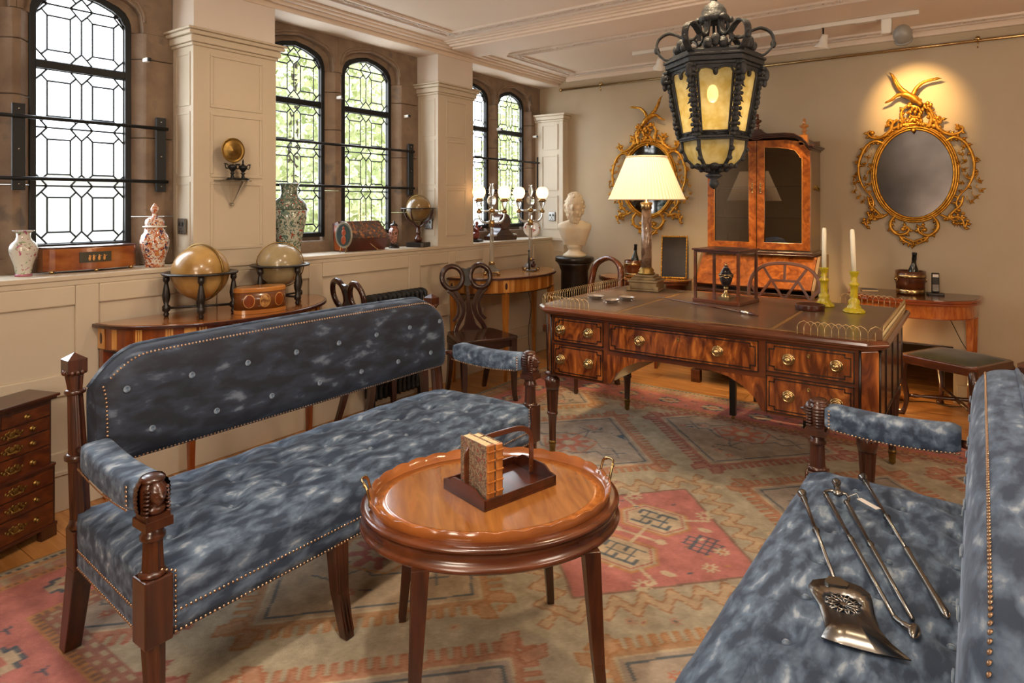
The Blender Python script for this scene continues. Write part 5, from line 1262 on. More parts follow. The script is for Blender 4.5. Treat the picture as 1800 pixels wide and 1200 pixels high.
for x in (-1, 1):
    for y in (-.335, .14): m = MB().bx(x*(lx-.03)-.035, x*(lx-.03)+.035, y-.03, y+.03, 0, .10); m.build('bracket_foot', mahogr, bk, bev=.004)

# ------------------------------------------------------------------ demilune consoles and card tables
def demilune(name, lab, cat, loc, rz, a, b, H, legs, woods, dome=None, ap=.105, inlay=True, tap=.014, leaf=False, cross=False):
    t = thing(name, lab, cat, loc, rz)     # local: wall side at y=0, bulges to -y
    n = 48; out = lambda k, e=0: [((a-e)*math.cos(PI+PI*i/n)*(1 if not leaf else 1), (b-e)*(math.sin(PI+PI*i/n) if not leaf else math.copysign(abs(math.sin(PI+PI*i/n))**.55, -1)), k) for i in range(n+1)]
    def solid(m, z0, z1, e, e2=None):
        e2 = e if e2 is None else e2; P, Q = out(z0, e), out(z1, e2); N = n+1; v = P+Q
        m.add(v, [tuple(range(N-1, -1, -1)), tuple(range(N, 2*N))]+[(i, (i+1) % N, N+(i+1) % N, N+i) for i in range(N)], False)
    top_m, ap_m, edge_m = woods
    m = MB(); solid(m, H-.018, H-.002, -.004); m.build('top_edge', edge_m, t, bev=.002); m = MB(); solid(m, H-.002, H, .012); m.build('table_top', top_m, t)
    if leaf: m = MB(); solid(m, H-.036, H-.0195, -.002); m.build('folding_leaf', edge_m, t, bev=.003)
    zt_ = H-(.037 if leaf else .018)
    m = MB(); solid(m, zt_-ap, zt_, .025); m.build('apron', ap_m, t)
    m = MB(); solid(m, zt_-ap-.006, zt_-ap, .022); m.build('apron_edge', ebony if not leaf else edge_m, t)
    if inlay:
        m = MB(); mo = MB()
        def at(th, e=.0245): return (a-e)*math.cos(th), (b-e)*math.sin(th)
        for k in range(1, 24):
            if k % 2: continue
            for q in (-.022, 0, .022):
                th = PI+PI*k/24+q; x, y = at(th); x2, y2 = at(th+.009); d = Vector((x2-x, y2-y, 0)).normalized(); nn = Vector((d.y, -d.x, 0))*.0012; w = d*.0045; P = [Vector((x, y, 0))-w-nn, Vector((x, y, 0))+w-nn, Vector((x, y, 0))+w+nn*1.2, Vector((x, y, 0))-w+nn*1.2]
                m.prism([(p.x, p.y) for p in P], 'z', zt_-ap+.006, zt_-.004)
        m.build('satin_stringing', satinl, t, kind='stuff')
    for th in legs:
        x, y = (a-.045)*math.cos(th), (b-.045)*(math.sin(th) if not leaf else math.copysign(abs(math.sin(th))**.55, math.sin(th)-1e-9))
        if abs(math.sin(th)) < .05: y = -.03
        m = MB(); m.taper((x, y), tap*.75, tap*1.6, 0, zt_-ap+.002); lg = m.build('leg', ap_m, t, bev=.002)
        m = MB(); d = Vector((x, y+.0, 0)).normalized(); c = Vector((x, y, 0))+d*.0
        if inlay:
            x, y = (a-.0235)*math.cos(th), (b-.0235)*math.sin(th); y = min(y, -.03)
            mm = MB(); mm.T = Matrix.Translation((x, y, zt_-ap/2)) @ Matrix.Rotation(math.atan2(y*a/b, x*b/a), 4, 'Z'); mm.bx(-.003, .0015, -.026, .026, -ap/2+.004, ap/2-.004); mm.build('tablet', satinl, lg)
            mm = MB(); mm.T = Matrix.Translation((x, y, zt_-ap/2)) @ Matrix.Rotation(math.atan2(y*a/b, x*b/a), 4, 'Z'); mm.ell((.001, 0, 0), (.0022, .012, .028), 16, 8); mm.build('oval_inlay', mahog, lg)
    if cross:
        pass
    return t
CW = (mat('console_top', '#8a4e22', '#a8662f', .14, sc=4, st=(1, 4, 1), coat=.9), rosewd, mahog)
demilune('console_table', 'long demilune inlaid console behind the left settee, carrying two globes', 'table', (XW+.02, 1.95, 0), PI/2, .62, .47, .835, (PI+.02, PI+.95, 2*PI-.95, 2*PI-.02), CW)
demilune('console_table', 'demilune satinwood console in the far corner carrying two crystal candelabra', 'table', (XW+.02, 4.44, 0), PI/2, .61, .49, .82, (PI+.02, PI+.95, 2*PI-.95, 2*PI-.02), (satin, mat('satin_apron', '#9a5c22', '#b87830', .22, sc=5, st=(6, 6, 1), coat=.6), mahog))
demilune('card_table', 'bow-fronted satinwood card table against the back wall below the right mirror', 'table', (-.395, YB-.02, 0), 0, .40, .50, .768, (PI+.03, PI+.35, 2*PI-.35, 2*PI-.03), (mahogr, mat('satin_figured', '#9a4a1c', '#bd6d2c', .2, sc=22, st=(3, 3, .6), coat=.7), mat('card_edge', '#7a3516', '#93481f', .2, sc=6, coat=.6)), ap=.085, inlay=False, leaf=True)
demilune('card_table', 'bow-fronted card table under the left mirror, behind the marble lamp', 'table', (-2.43, YB-.02, 0), 0, .43, .38, .745, (PI+.03, PI+1.05, 2*PI-1.05, 2*PI-.03), (satin, mat('tambour', '#5c2a12', '#7c3c1a', .3, sc=30, st=(9, 9, .3), coat=.4), mahogr), ap=.085, inlay=False, leaf=True)

# ------------------------------------------------------------------ chairs
def legc(m, P, w): # sabre / cabriole leg through points, square section, widths w
    m.sweep(spline(P, 5), [(-1, -1), (1, -1), (1, 1), (-1, 1)], up=(0, 1, 0), sm=False, scale=list(np.interp(np.linspace(0, 1, (len(P)-1)*5+1), np.linspace(0, 1, len(w)), w)))
def loop_chair(lab, loc, rz, dark):
    t = thing('hall_chair', lab, 'chair', loc, rz, 'hall chairs with ringed backs')
    m = MB().prism([(-.19, -.17), (-.15, -.185), (.17, -.225), (.20, -.20), (.205, 0), (.20, .20), (.17, .225), (-.15, .185), (-.19, .17)], 'z', .438, .46); m.build('seat', dark, t, bev=.006)
    m = MB().bx(-.16, .17, -.19, .19, .385, .44); m.build('seat_frame', dark, t, bev=.004)
    m = MB().prism([(-.13, .387), (-.08, .375), (-.03, .345), (0, .335), (.03, .345), (.08, .375), (.13, .387)], 'x', .165, .172); m.build('shaped_apron', dark, t)
    for s in (-1, 1):
        m = MB(); legc(m, [(-.26, s*.15, 0), (-.22, s*.15, .10), (-.175, s*.155, .25), (-.165, s*.155, .44)], [.013, .015, .018, .020]); m.build('leg', dark, t)
        m = MB(); legc(m, [(.20, s*.195, 0), (.185, s*.19, .08), (.18, s*.19, .22), (.165, s*.19, .44)], [.012, .014, .018, .022]); m.build('leg', dark, t)
    lean = lambda z: -.165-(z-.46)*.20
    B = lambda y, z, d=0: (lean(z)+d, y, z)
    for s in (-1, 1):
        m = MB(); sec = [(-.016, -.009), (.016, -.009), (.016, .009), (-.016, .009)]; R_ = .082
        m.tube([B(s*.113+R_*math.cos(2*PI*i/32), .845+R_*1.02*math.sin(2*PI*i/32)) for i in range(32)], .0205, 8, closed=True, up=(1, 0, .2), fl=.8); m.build('back_ring', dark, t)
        m = MB(); m.sweep(spline([B(s*.115, .765), B(s*.07, .70), B(s*.045, .64), B(s*.055, .57), B(s*.10, .50), B(s*.12, .455)], 5), sec, up=(1, 0, .2), sm=False); m.build('back_splat', dark, t, bev=.003)
        m = MB(); m.sweep(spline([B(s*.16, .755), B(s*.12, .72), B(s*.085, .66), B(s*.09, .58), B(s*.13, .53)], 5), [(a_*.7, b_*.7) for a_, b_ in sec], up=(1, 0, .2), sm=False); m.build('back_splat', dark, t, bev=.003)
    m = MB(); P = [(-.030, .79), (-.045, .81), (-.032, .85), (-.045, .90), (-.03, .915), (0, .905), (.03, .915), (.045, .90), (.032, .85), (.045, .81), (.030, .79), (0, .775)]
    m.add([B(y, z, .010) for y, z in P]+[B(y, z, -.012) for y, z in P], [tuple(range(12)), tuple(range(23, 11, -1))]+[(i, 12+i, 12+(i+1) % 12, (i+1) % 12) for i in range(12)]); m.build('painted_tablet', mat('tablet_paint', '#2a3439', '#384349', .25, sc=20, coat=.5), t)
    m = MB(); P = [(-.010, .775), (-.014, .66), (-.022, .58), (-.045, .50), (-.085, .458), (.085, .458), (.045, .50), (.022, .58), (.014, .66), (.010, .775)]
    m.add([B(y, z, .007) for y, z in P]+[B(y, z, -.009) for y, z in P], [tuple(range(10)), tuple(range(19, 9, -1))]+[(i, 10+i, 10+(i+1) % 10, (i+1) % 10) for i in range(10)]); m.build('centre_splat', dark, t)
    return t
hall = mat('hall_chair_mahogany', '#2a1410', '#3d1f16', .25, sc=6, coat=.6)
loop_chair('dark hall chair with double-ring back beside the far end of the left settee', (-2.93, 3.66, 0), RR(-28), hall)
loop_chair('dark hall chair with double-ring back behind the left settee, beside the radiator', (-3.02, 2.82, 0), RR(77), hall)
# balloon-back chair and trellis-back chair behind the desk
ac = thing('armchair', 'balloon-back mahogany chair behind the left end of the desk', 'chair', (-2.50, 4.36, 0), RR(-112))
MB().prism([(-.2, -.18), (.2, -.22), (.22, 0), (.2, .22), (-.2, .18)], 'z', .40, .455).build('seat', mahogr, ac, bev=.008)
MB().prism([(-.18, -.16), (.18, -.2), (.2, 0), (.18, .2), (-.18, .16)], 'z', .455, .475).build('seat_pad', leather, ac, bev=.008)
for s in (-1, 1):
    m = MB(); legc(m, [(-.25, s*.15, 0), (-.2, s*.155, .2), (-.19, s*.16, .42)], [.014, .018, .02]); m.build('leg', mahogz, ac)
    m = MB(); m.lathe([(.012, 0), (.018, .03), (.014, .05), (.022, .3), (.024, .4)], (.17, s*.17, 0), 12); m.build('leg', mahogz, ac)
P = spline([(-.19, -.15, .44), (-.22, -.165, .62), (-.255, -.172, .78), (-.28, -.14, .91), (-.295, 0, .965), (-.28, .14, .91), (-.255, .172, .78), (-.22, .165, .62), (-.19, .15, .44)], 6)
MB().sweep(P, [(-.014, -.022), (.014, -.022), (.018, 0), (.014, .022), (-.014, .022)], up=(1, 0, .3), sm=True).build('back_frame', mahogr, ac)
MB().sweep([(-.235, -.155, .66), (-.225, 0, .65), (-.235, .155, .66)], [(-.012, -.015), (.012, -.015), (.012, .015), (-.012, .015)], up=(1, 0, 0), sm=False).build('cross_rail', mahogz, ac)
tc_ = thing('dining_chair', 'mahogany chair with arched trellis back behind the right part of the desk', 'chair', (-1.09, 4.45, 0), RR(-88))
chw = mat('trellis_mahogany', '#3a1f18', '#552f22', .35, sc=7, coat=.4)
MB().prism([(-.21, -.2), (.2, -.25), (.2, .25), (-.21, .2)], 'z', .39, .44).build('seat_frame', chw, tc_, bev=.006)
MB().prism([(-.18, -.18), (.18, -.22), (.18, .22), (-.18, .18)], 'z', .44, .47).build('seat_pad', leather, tc_, bev=.012)
for s in (-1, 1):
    m = MB(); m.taper((-.29, s*.19), .014, .018, 0, .44, (-.21, s*.19)); m.build('leg', blackp, tc_, bev=.002)
    m = MB(); m.taper((.19, s*.22), .018, .021, 0.03, .44); m.build('leg', blackp, tc_, bev=.002)
    m = MB(); m.ell((.19, s*.22, .015), (.014, .010, .015), 10, 8); m.build('caster', brassd, tc_)
Bt = lambda y, z: (-.21-(z-.44)*.17, y, z)
P = spline([Bt(-.205, .44), Bt(-.225, .62), Bt(-.232, .80), Bt(-.205, .90), Bt(-.13, .965), Bt(0, .985), Bt(.13, .965), Bt(.205, .90), Bt(.232, .80), Bt(.225, .62), Bt(.205, .44)], 5)
MB().sweep(P, [(-.011, -.012), (.011, -.012), (.011, .012), (-.011, .012)], up=(1, 0, .2), sm=False).build('back_frame', chw, tc_, bev=.003)
for (a_, b_), (c_, d_) in (((-.145, .96), (.075, .62)), ((.145, .96), (-.075, .62)), ((0, .985), (0, .865)), ((-.09, .865), (.09, .865)), ((-.225, .83), (-.075, .62)), ((.225, .83), (.075, .62)), ((-.085, .87), (-.215, .67)), ((.085, .87), (.215, .67)), ((-.075, .62), (-.16, .74)), ((.075, .62), (.16, .74)), ((-.22, .60), (.22, .60)), ((-.15, .74), (-.05, .585)), ((.15, .74), (.05, .585))):
    m = MB(); m.sweep([Bt(a_, b_), Bt(c_, d_)], [(-.008, -.007), (.008, -.007), (.008, .007), (-.008, .007)], up=(1, 0, .2), sm=False); m.build('trellis_bar', chw, tc_)

# stool
so = thing('stool', 'cabriole-legged mahogany stool with green velvet seat near the back wall', 'stool', (-.135, 5.13, 0), RR(-27))
sw = .235
MB().prism(chamf(sw, sw, .03), 'z', .345, .40).build('seat_rail', mahogr, so, bev=.006)
MB().grid(lambda u, v: ((u-.5)*2*(sw-.02), (v-.5)*2*(sw-.02), .396+.032*(1-abs(2*u-1)**4)*(1-abs(2*v-1)**4)), 24, 24).build('seat_pad', greenv, so)
for i in (-1, 1):
    for j in (-1, 1):
        d = Vector((i, j, 0)).normalized(); c = Vector((i*(sw-.03), j*(sw-.03), 0)); m = MB()
        Q = spline([c+d*.02+Vector((0, 0, .004)), c+d*.0+Vector((0, 0, .05)), c-d*.008+Vector((0, 0, .13)), c+d*.018+Vector((0, 0, .25)), c+d*.022+Vector((0, 0, .31)), c+Vector((0, 0, .37))], 5)
        m.tube(Q, list(np.interp(np.linspace(0, 1, len(Q)), [0, .2, .45, .75, 1], [.018, .013, .017, .032, .026])), 10, up=(0, 1, 0)); m.ell(tuple(c+d*.028+Vector((0, 0, .014))), (.026, .026, .014), 12, 8)
        m.build('leg', mahogz, so)
for a_, b_ in (((-1, -1), (1, 1)), ((-1, 1), (1, -1))):
    A_ = Vector((a_[0]*.19, a_[1]*.19, .125)); B_ = Vector((b_[0]*.19, b_[1]*.19, .125)); n = 16
    m = MB(); m.tube([A_+(B_-A_)*i/n for i in range(n+1)], [.010, .016, .009, .012, .014, .016, .014, .012, .016, .012, .014, .016, .014, .012, .009, .016, .010], 8); m.build('cross_stretcher', mahogz, so)

# ------------------------------------------------------------------ bust on pedestal
pd = thing('pedestal', 'black round pedestal in the far corner under the plaster bust', 'pedestal', (-2.94, 5.03, 0))
MB().lathe([(.17, 0), (.17, .03), (.15, .05), (.14, .08), (.125, .10), (.12, .80), (.13, .82), (.14, .85), (.155, .87)], (0, 0, 0), 32).build('shaft', blackp, pd)
MB().lathe([(.150, .87), (.172, .885), (.172, .915), (.165, .925), (0, .925)], (0, 0, 0), 40).build('top', blackp, pd)
bu = thing('bust', 'cream plaster bust of a bearded man on the black corner pedestal', 'bust', (-2.94, 5.03, .925), RR(-66))
MB().lathe([(.10, 0), (.105, .012), (.095, .025), (.065, .045), (.055, .065), (.062, .075), (.070, .085), (.070, .10), (.062, .105)], (0, 0, 0), 28).build('socle', bustm, bu)
def torso(u, v):
    a_ = 2*PI*u; z = .105+.215*v
    wy = np.interp(v, [0, .35, .7, .86, .95, 1], [.095, .122, .150, .148, .10, .055]); wx = np.interp(v, [0, .35, .7, .86, .95, 1], [.055, .075, .085, .075, .055, .045])
    e = lambda q, w: math.copysign(abs(q)**w, q); x, y = wx*e(math.cos(a_), .8), wy*e(math.sin(a_), .62)
    if x > 0: x += .012*math.exp(-((abs(y)-.06)/.04)**2)*math.sin(v*PI)
    return (x, y, z+.01*math.cos(a_)*(v > .9))
m = MB(); m.grid(torso, 40, 22, cu=True); P = [torso(i/40, 0) for i in range(40)]; m.add(P, [tuple(range(39, -1, -1))])
m.lathe([(.058, .30), (.052, .34), (.050, .38), (.055, .42)], (-.004, 0, 0), 20)
head_mesh(m, (.018, 0, .445), .118, hair='beard', n=90, k=76, amp=1.9)
rn_ = random.Random(8); hc_ = Vector((.018, 0, .445)); s_ = .118
for k in range(150):
    ph, el = rn_.uniform(-PI, PI), rn_.uniform(-.75, 1.4)
    if abs(ph) < 1.2 and el > -.2 and el < .75: continue
    if abs(ph) < 1.1 and el > -.35 and el < .75: continue
    q = Vector((.86*math.cos(ph)*math.cos(el), .70*math.sin(ph)*math.cos(el), math.sin(el)))*s_*(1.0 if el > 0 else .95); r_ = s_*rn_.uniform(.10, .17); m.ell(tuple(hc_+q), (r_, r_, r_*.9), 7, 5)
for k in range(46): a_ = rn_.uniform(-1, 1); b_ = rn_.uniform(0, 1); m.ell(tuple(hc_+Vector((.66-.18*abs(a_)-.1*b_, a_*.50*(1-.3*b_), -.45-.75*b_))*s_), (s_*.15, s_*.13, s_*.16), 7, 5)
m.build('bust_body', bustm, bu)

# ------------------------------------------------------------------ globes
def globe4(lab, loc, R_, Rr, hz, gm, rz=.3):
    t = thing('table_globe', lab, 'globe', loc, rz)
    c = (0, 0, hz); s = MB().ell(c, R_, 36, 24).build('sphere', gm, t)
    MB().lathe([(R_+.006, 0), (Rr, 0), (Rr+.003, .005), (Rr, .010), (R_+.006, .010), (R_+.006, 0)], (0, 0, hz-.005), 48).build('horizon_ring', blackp, t)
    n = 48; MB().sweep([((R_+.007)*math.cos(2*PI*i/n), 0, hz+(R_+.007)*math.sin(2*PI*i/n)) for i in range(n)], [(-.003, -.004), (.003, -.004), (.003, .004), (-.003, .004)], up=(0, 1, 0), closed=True).build('meridian_ring', brassd, t)
    for k in range(4):
        a_ = PI/4+k*PI/2; x, y = (Rr-.022)*math.cos(a_), (Rr-.022)*math.sin(a_); h = hz-.005
        MB().lathe([(.010, 0), (.014, .012), (.009, .022), (.019, .032), (.019, .052), (.010, .060), (.017, .085), (.020, .105), (.011, h-.05), (.009, h-.04), (.016, h-.028), (.014, h)], (x, y, 0), 12).build('leg', blackp, t)
    m = MB()
    for k in range(2): a_ = PI/4+k*PI/2; q = Vector((math.cos(a_), math.sin(a_), 0))*(Rr-.022); m.rod(tuple(q+Vector((0, 0, .042))), tuple(-q+Vector((0, 0, .042))), .006)
    m.lathe([(.016, .034), (.018, .042), (.012, .05), (.005, .056), (.004, hz-R_-.006)], (0, 0, 0), 12); m.build('stretcher', blackp, t)
    return t
globe4('larger golden table globe on four turned black legs, nearest the window', (-3.215, 1.755, .836), .136, .176, .213, parch)
globe4('smaller pale table globe on turned black legs beside the inlaid box', (-3.225, 2.225, .836), .120, .160, .215, parch2, .9)
tg = thing('table_globe', 'brown globe on curved black arms standing on the sill by the far pillar', 'globe', (-3.475, 3.60, ZS), .3)
MB().prism(chamf(.075, .075, .02), 'z', 0, .035).build('base', blackp, tg, bev=.003)
MB().lathe([(.02, .035), (.03, .05), (.032, .065), (.018, .08), (.016, .10), (.022, .105), (.016, .115), (.014, .16)], (0, 0, 0), 16).build('stem', mahog, tg)
for k in range(4):
    a_ = k*PI/2; q = lambda r, z: (r*math.cos(a_), r*math.sin(a_), z)
    MB().sweep(spline([q(.012, .15), q(.05, .175), q(.095, .21), q(.118, .26), q(.122, .288)], 5), [(-.005, -.004), (.005, -.004), (.005, .004), (-.005, .004)], up=(-math.sin(a_), math.cos(a_), 0)).build('curved_arm', mahog, tg)
MB().lathe([(.104, 0), (.138, 0), (.138, .008), (.104, .008), (.104, 0)], (0, 0, .288), 44).build('horizon_ring', blackp, tg)
MB().ell((0, 0, .292), .095, 32, 20).build('sphere', mat('globe_brown', '#6e5530', '#8a6e42', .25, sc=8, detail=8, coat=.6), tg)
MB().tube([(.101*math.cos(2*PI*i/40), 0, .292+.101*math.sin(2*PI*i/40)) for i in range(40)], .003, 6, closed=True, up=(0, 1, 0)).build('meridian_ring', brassd, tg)
# inlaid caddy on console
cd = thing('inlaid_box', 'small oval-inlaid satinwood box between the two globes', 'box', (-3.05, 1.985, .836), RR(78))
cd.scale = (1.08, 1.08, 1.12)
MB().lathe([(.125, 0), (.125, .018)], (0, 0, 0), 40, sm=False, ey=.5).lathe([(.125, .098), (.125, .112), (.118, .118), (0, .118)], (0, 0, 0), 40, ey=.5, sm=False).build('banded_edge', satin, cd)
MB().lathe([(.123, .018), (.123, .098)], (0, 0, 0), 40, sm=True, ey=.5).build('body', mat('caddy_harewood', '#5a3216', '#74431e', .25, sc=8, coat=.6), cd)
for a_, w in ((-.62, 0), (0, 1), (.62, 0)):
    th = -PI/2+a_; x, y = .1235*math.cos(th), .0618*math.sin(th)
    m = MB(); m.T = Matrix.Translation((x, y, .058)) @ Matrix.Rotation(math.atan2(y*2, x/2), 4, 'Z'); m.ell((0, 0, 0), (.0015, .026, .031), 24, 8); m.build('oval_border', satinl, cd)
    m = MB(); m.T = Matrix.Translation((x, y, .058)) @ Matrix.Rotation(math.atan2(y*2, x/2), 4, 'Z'); m.ell((.0009, 0, 0), (.0015, .0235, .0285), 24, 8); m.build('oval_panel', mat('shell_inlay', '#b98a4c', '#6a3c18', .3, sc=60) if w else rosewd, cd)

# ------------------------------------------------------------------ objects on the window sill
def porcelain(name, base, spots, sc=26, base2=None):   # painted porcelain: coloured blossoms and leaves as voronoi cells on white
    if name in MC: return MC[name]
    m = bpy.data.materials.new(name); m.use_nodes = True; MC[name] = m; n = m.node_tree.nodes; l = m.node_tree.links; b = n['Principled BSDF']
    b.inputs['Roughness'].default_value = .15; b.inputs['Coat Weight'].default_value = .6; t = n.new('ShaderNodeTexCoord'); prev = None
    col = n.new('ShaderNodeRGB'); col.outputs[0].default_value = lin(base); cur = col.outputs[0]
    for i, (c, s, lo, hi, dn) in enumerate(spots):
        mp = n.new('ShaderNodeMapping'); mp.inputs['Location'].default_value = (i*3.1, i*1.7, i*.9); l.new(t.outputs['Object'], mp.inputs[0])
        v = n.new('ShaderNodeTexNoise'); v.inputs['Scale'].default_value = s; v.inputs['Detail'].default_value = dn; v.inputs['Distortion'].default_value = 1.2; l.new(mp.outputs[0], v.inputs['Vector'])
        r = n.new('ShaderNodeMapRange'); r.inputs[1].default_value = lo; r.inputs[2].default_value = hi; l.new(v.outputs[0], r.inputs[0])
        mx = n.new('ShaderNodeMixRGB'); l.new(r.outputs[0], mx.inputs[0]); l.new(cur, mx.inputs[1]); mx.inputs[2].default_value = lin(c); cur = mx.outputs[0]
    l.new(cur, b.inputs['Base Color']); return m
pv = porcelain('famille_rose', '#c9c6bb', [('#7d9a6a', 38, .60, .64, 2), ('#b0527a', 30, .64, .68, 1), ('#8a3f4c', 55, .66, .70, 1)])
pi_ = porcelain('imari', '#d8cfc4', [('#b5643a', 60, .50, .54, 3), ('#c98a52', 45, .58, .62, 2), ('#1f2c52', 34, .60, .63, 2), ('#8a2f22', 85, .62, .66, 1)])
pb = porcelain('famille_verte', '#b9bcae', [('#55706a', 40, .52, .57, 4), ('#6a7f5c', 60, .58, .62, 2), ('#a34a32', 34, .64, .68, 1), ('#2d3c3c', 55, .60, .64, 3)])
pbd = porcelain('verte_ground', '#5f7466', [('#b9bcae', 50, .56, .60, 3), ('#a34a32', 45, .62, .66, 2), ('#2d3c3c', 70, .58, .62, 2)])
vs = thing('vase', 'small white vase painted with pink peonies at the left end of the sill', 'vase', (-3.53, 1.10, ZS))
MB().lathe([(.030, 0), (.032, .005), (.030, .012), (.036, .05), (.052, .10), (.056, .125), (.050, .145), (.032, .165), (.027, .18), (.028, .198)], (0, 0, 0), 32).build('body', pv, vs)
MB().lathe([(.0285, .198), (.042, .206), (.043, .209), (.030, .204), (.026, .19)], (0, 0, 0), 32).build('rim', pv, vs)
MB().lathe([(.0325, .0), (.0335, .004), (.0325, .012)], (0, 0, 0), 32).build('foot_band', mat('pink_enamel', '#a86a7a', rough=.2), vs)
bx2 = thing('bow_front_box', 'low bow-fronted mahogany box with classical figure panel on the sill', 'box', (-3.565, 1.385, ZS+.012), PI/2)
w_, d_, n = .205, .075, 20
P = [(-w_, d_*.6)]+[(-w_+2*w_*i/n, -.02-.055*math.sin(PI*i/n)**.6) for i in range(n+1)]+[(w_, d_*.6)]
MB().prism(P, 'z', 0, .105).build('body', mat('box_mahogany', '#7a3c18', '#a0602c', .2, sc=6, st=(1, 3, 3), coat=.8), bx2, bev=.002)
MB().prism([(a_*1.01, b_*1.02) for a_, b_ in P], 'z', .105, .113).build('lid', mahogz, bx2, bev=.002)
m = MB()
for x in (-w_+.03, 0, w_-.03): m.ell((x, -.035 if x else -.072, -.004), (.011, .011, .009), 12, 8)
m.build('ball_feet', brass, bx2)
MB().bx(-.072, .066, -.0772, -.070, .035, .085).build('figure_panel', mat('panel_dark', '#33301f', rough=.3), bx2)
m = MB()
for x in (-.03, -.012, .012, .035): m.ell((x, -.0775, .066), (.004, .0015, .005), 8, 6); m.ell((x, -.0775, .053), (.006, .0015, .011), 8, 6); m.tube([(x, -.078, .06), (x+.011, -.078, .066)], .0014, 4, up=(0, 1, 0))
m.build('classical_figures', satinl, bx2)
im = thing('lidded_jar', 'red, blue and gold lidded porcelain jar with pointed knob on the sill', 'jar', (-3.50, 1.665, ZS))
MB().lathe([(.044, 0), (.046, .006), (.046, .03), (.052, .05), (.066, .10), (.070, .135), (.062, .165), (.050, .18), (.048, .205)], (0, 0, 0), 48, star=.03, nst=8).build('body', pi_, im)
MB().lathe([(.048, .205), (.058, .208), (.058, .212), (.045, .215)], (0, 0, 0), 40).build('flange', mat('white_porcelain', '#d9d4cc', rough=.15, coat=.5), im)
MB().lathe([(.044, .214), (.046, .225), (.044, .245), (.034, .258), (.014, .262), (.013, .275)], (0, 0, 0), 40, star=.03, nst=8).build('lid', pi_, im)
MB().lathe([(.010, .275), (.014, .285), (.020, .295), (.019, .306), (.010, .322), (0, .334)], (0, 0, 0), 24).build('knob', pi_, im)
bv = thing('large_vase', 'large baluster vase in green and red enamels between the middle windows and the near pillar', 'vase', (-3.53, 2.50, ZS))
MB().lathe([(.068, 0), (.070, .01), (.070, .06), (.085, .14), (.105, .24), (.110, .29)], (0, 0, 0), 48).build('body', pb, bv)
MB().lathe([(.110, .29), (.104, .325), (.085, .35), (.058, .37), (.050, .39), (.050, .43), (.062, .452), (.066, .455), (.060, .458), (.046, .435)], (0, 0, 0), 48).build('neck', pbd, bv)
mi = thing('oval_miniature', 'oval miniature portrait of a standing figure on a brass easel, on the sill', 'miniature', (-3.455, 2.868, ZS), RR(22))
# local y = thickness direction, faces -y
def oval(m, a_, b_, y0, y1, c, n=36): P = [(a_*math.cos(2*PI*i/n)+c[0], b_*math.sin(2*PI*i/n)+c[1]) for i in range(n)]; m.prism(P, 'y', y0, y1); return m
oval(MB(), .062, .088, 0, .010, (0, .118)).build('frame', mat('silvered_frame', '#a09a8a', rough=.3, metal=.6), mi, bev=.002)
oval(MB(), .050, .074, -.002, .002, (0, .118)).build('painted_ground', mat('miniature_ground', '#2c3a3c', '#39484a', .3, sc=20), mi)
m = MB().ell((0, -.002, .165), (.009, .003, .012), 12, 8).ell((.002, -.002, .135), (.016, .003, .022), 12, 8).ell((0, -.002, .085), (.018, .003, .030), 12, 8); m.build('painted_figure', mat('miniature_red', '#a8522c', '#8c3a20', .35, sc=60), mi)
m = MB()
for s in (-1, 1): m.tube([(s*.02, -.012, 0), (s*.02, -.004, .03), (s*.015, .012, .10)], .0022, 6, up=(1, 0, 0)); m.tube([(s*.02, -.012, 0), (s*.02, -.016, .022)], .002, 6, up=(1, 0, 0))
m.tube([(0, .012, .10), (0, .06, 0)], .0022, 6, up=(1, 0, 0)); m.build('easel', brass, mi)
wx = thing('writing_box', 'marquetry writing box tipped back with a tasselled key, on the sill', 'box', (-3.545, 3.105, ZS+.0), RR(90-2))
# local x along the sill, front -y; profile in (y,z): standing on its lower edge, sloping lid
prof = [(-.02, .0), (.085, .05), (.085, .20), (.035, .225), (-.085, .10)]
MB().prism([(-.085, .095), (-.045, .002), (.06, .002), (.085, .19), (.03, .205)], 'x', -.19, .175).build('body', mat('box_dark', '#431a10', '#59251a', .3, sc=6, coat=.5), wx, bev=.003)
MB().prism([(-.09, .092), (-.084, .084), (.032, .199), (.026, .208)], 'x', -.193, .178).build('sloping_lid', mat('marquetry', '#2e1a10', '#7a4420', .25, sc=22, dist=2, detail=3, coat=.7, c3='#a8692e', pos=(.45, .6)), wx, bev=.002)
MB().bx(-.191, -.1895, -.04, .06, .01, .18).build('side_veneer', mat('box_side', '#8a3f1a', '#a5562a', .2, sc=5, coat=.6), wx)
m = MB(); m.tube([(.02, -.066, .05), (.035, -.085, .03), (.05, -.10, .012)], .0018, 5); m.build('key_cord', mat('cord', '#c9b080', rough=.8), wx)
m = MB().ell((.052, -.104, .010), .005, 8, 6)
for i in range(7): m.tube([(.052, -.104, .008), (.048+.003*i, -.112, -.028)], .0022, 4)
m.build('tassel', mat('tassel_thread', '#b3824a', rough=.8), wx)
ij = thing('small_jar', 'small pink and brown lidded jar on a carved stand beside the writing box', 'jar', (-3.53, 3.40, ZS))
MB().lathe([(.038, 0), (.040, .008), (.030, .014), (.028, .022), (.034, .028), (.034, .034)], (0, 0, 0), 8, sm=False).build('carved_stand', blackp, ij)
MB().lathe([(.022, .034), (.026, .05), (.034, .09), (.040, .12), (.034, .14), (.024, .150), (.026, .165)], (0, 0, 0), 6, sm=False).build('body', porcelain('pink_jar', '#9a6a5a', [('#3a2a22', 60, .52, .56, 3), ('#b88a78', 40, .6, .64, 2)]), ij)
MB().lathe([(.030, .165), (.026, .175), (.012, .182), (.006, .19), (.009, .197), (0, .204)], (0, 0, 0), 12).build('lid', blackp, ij)
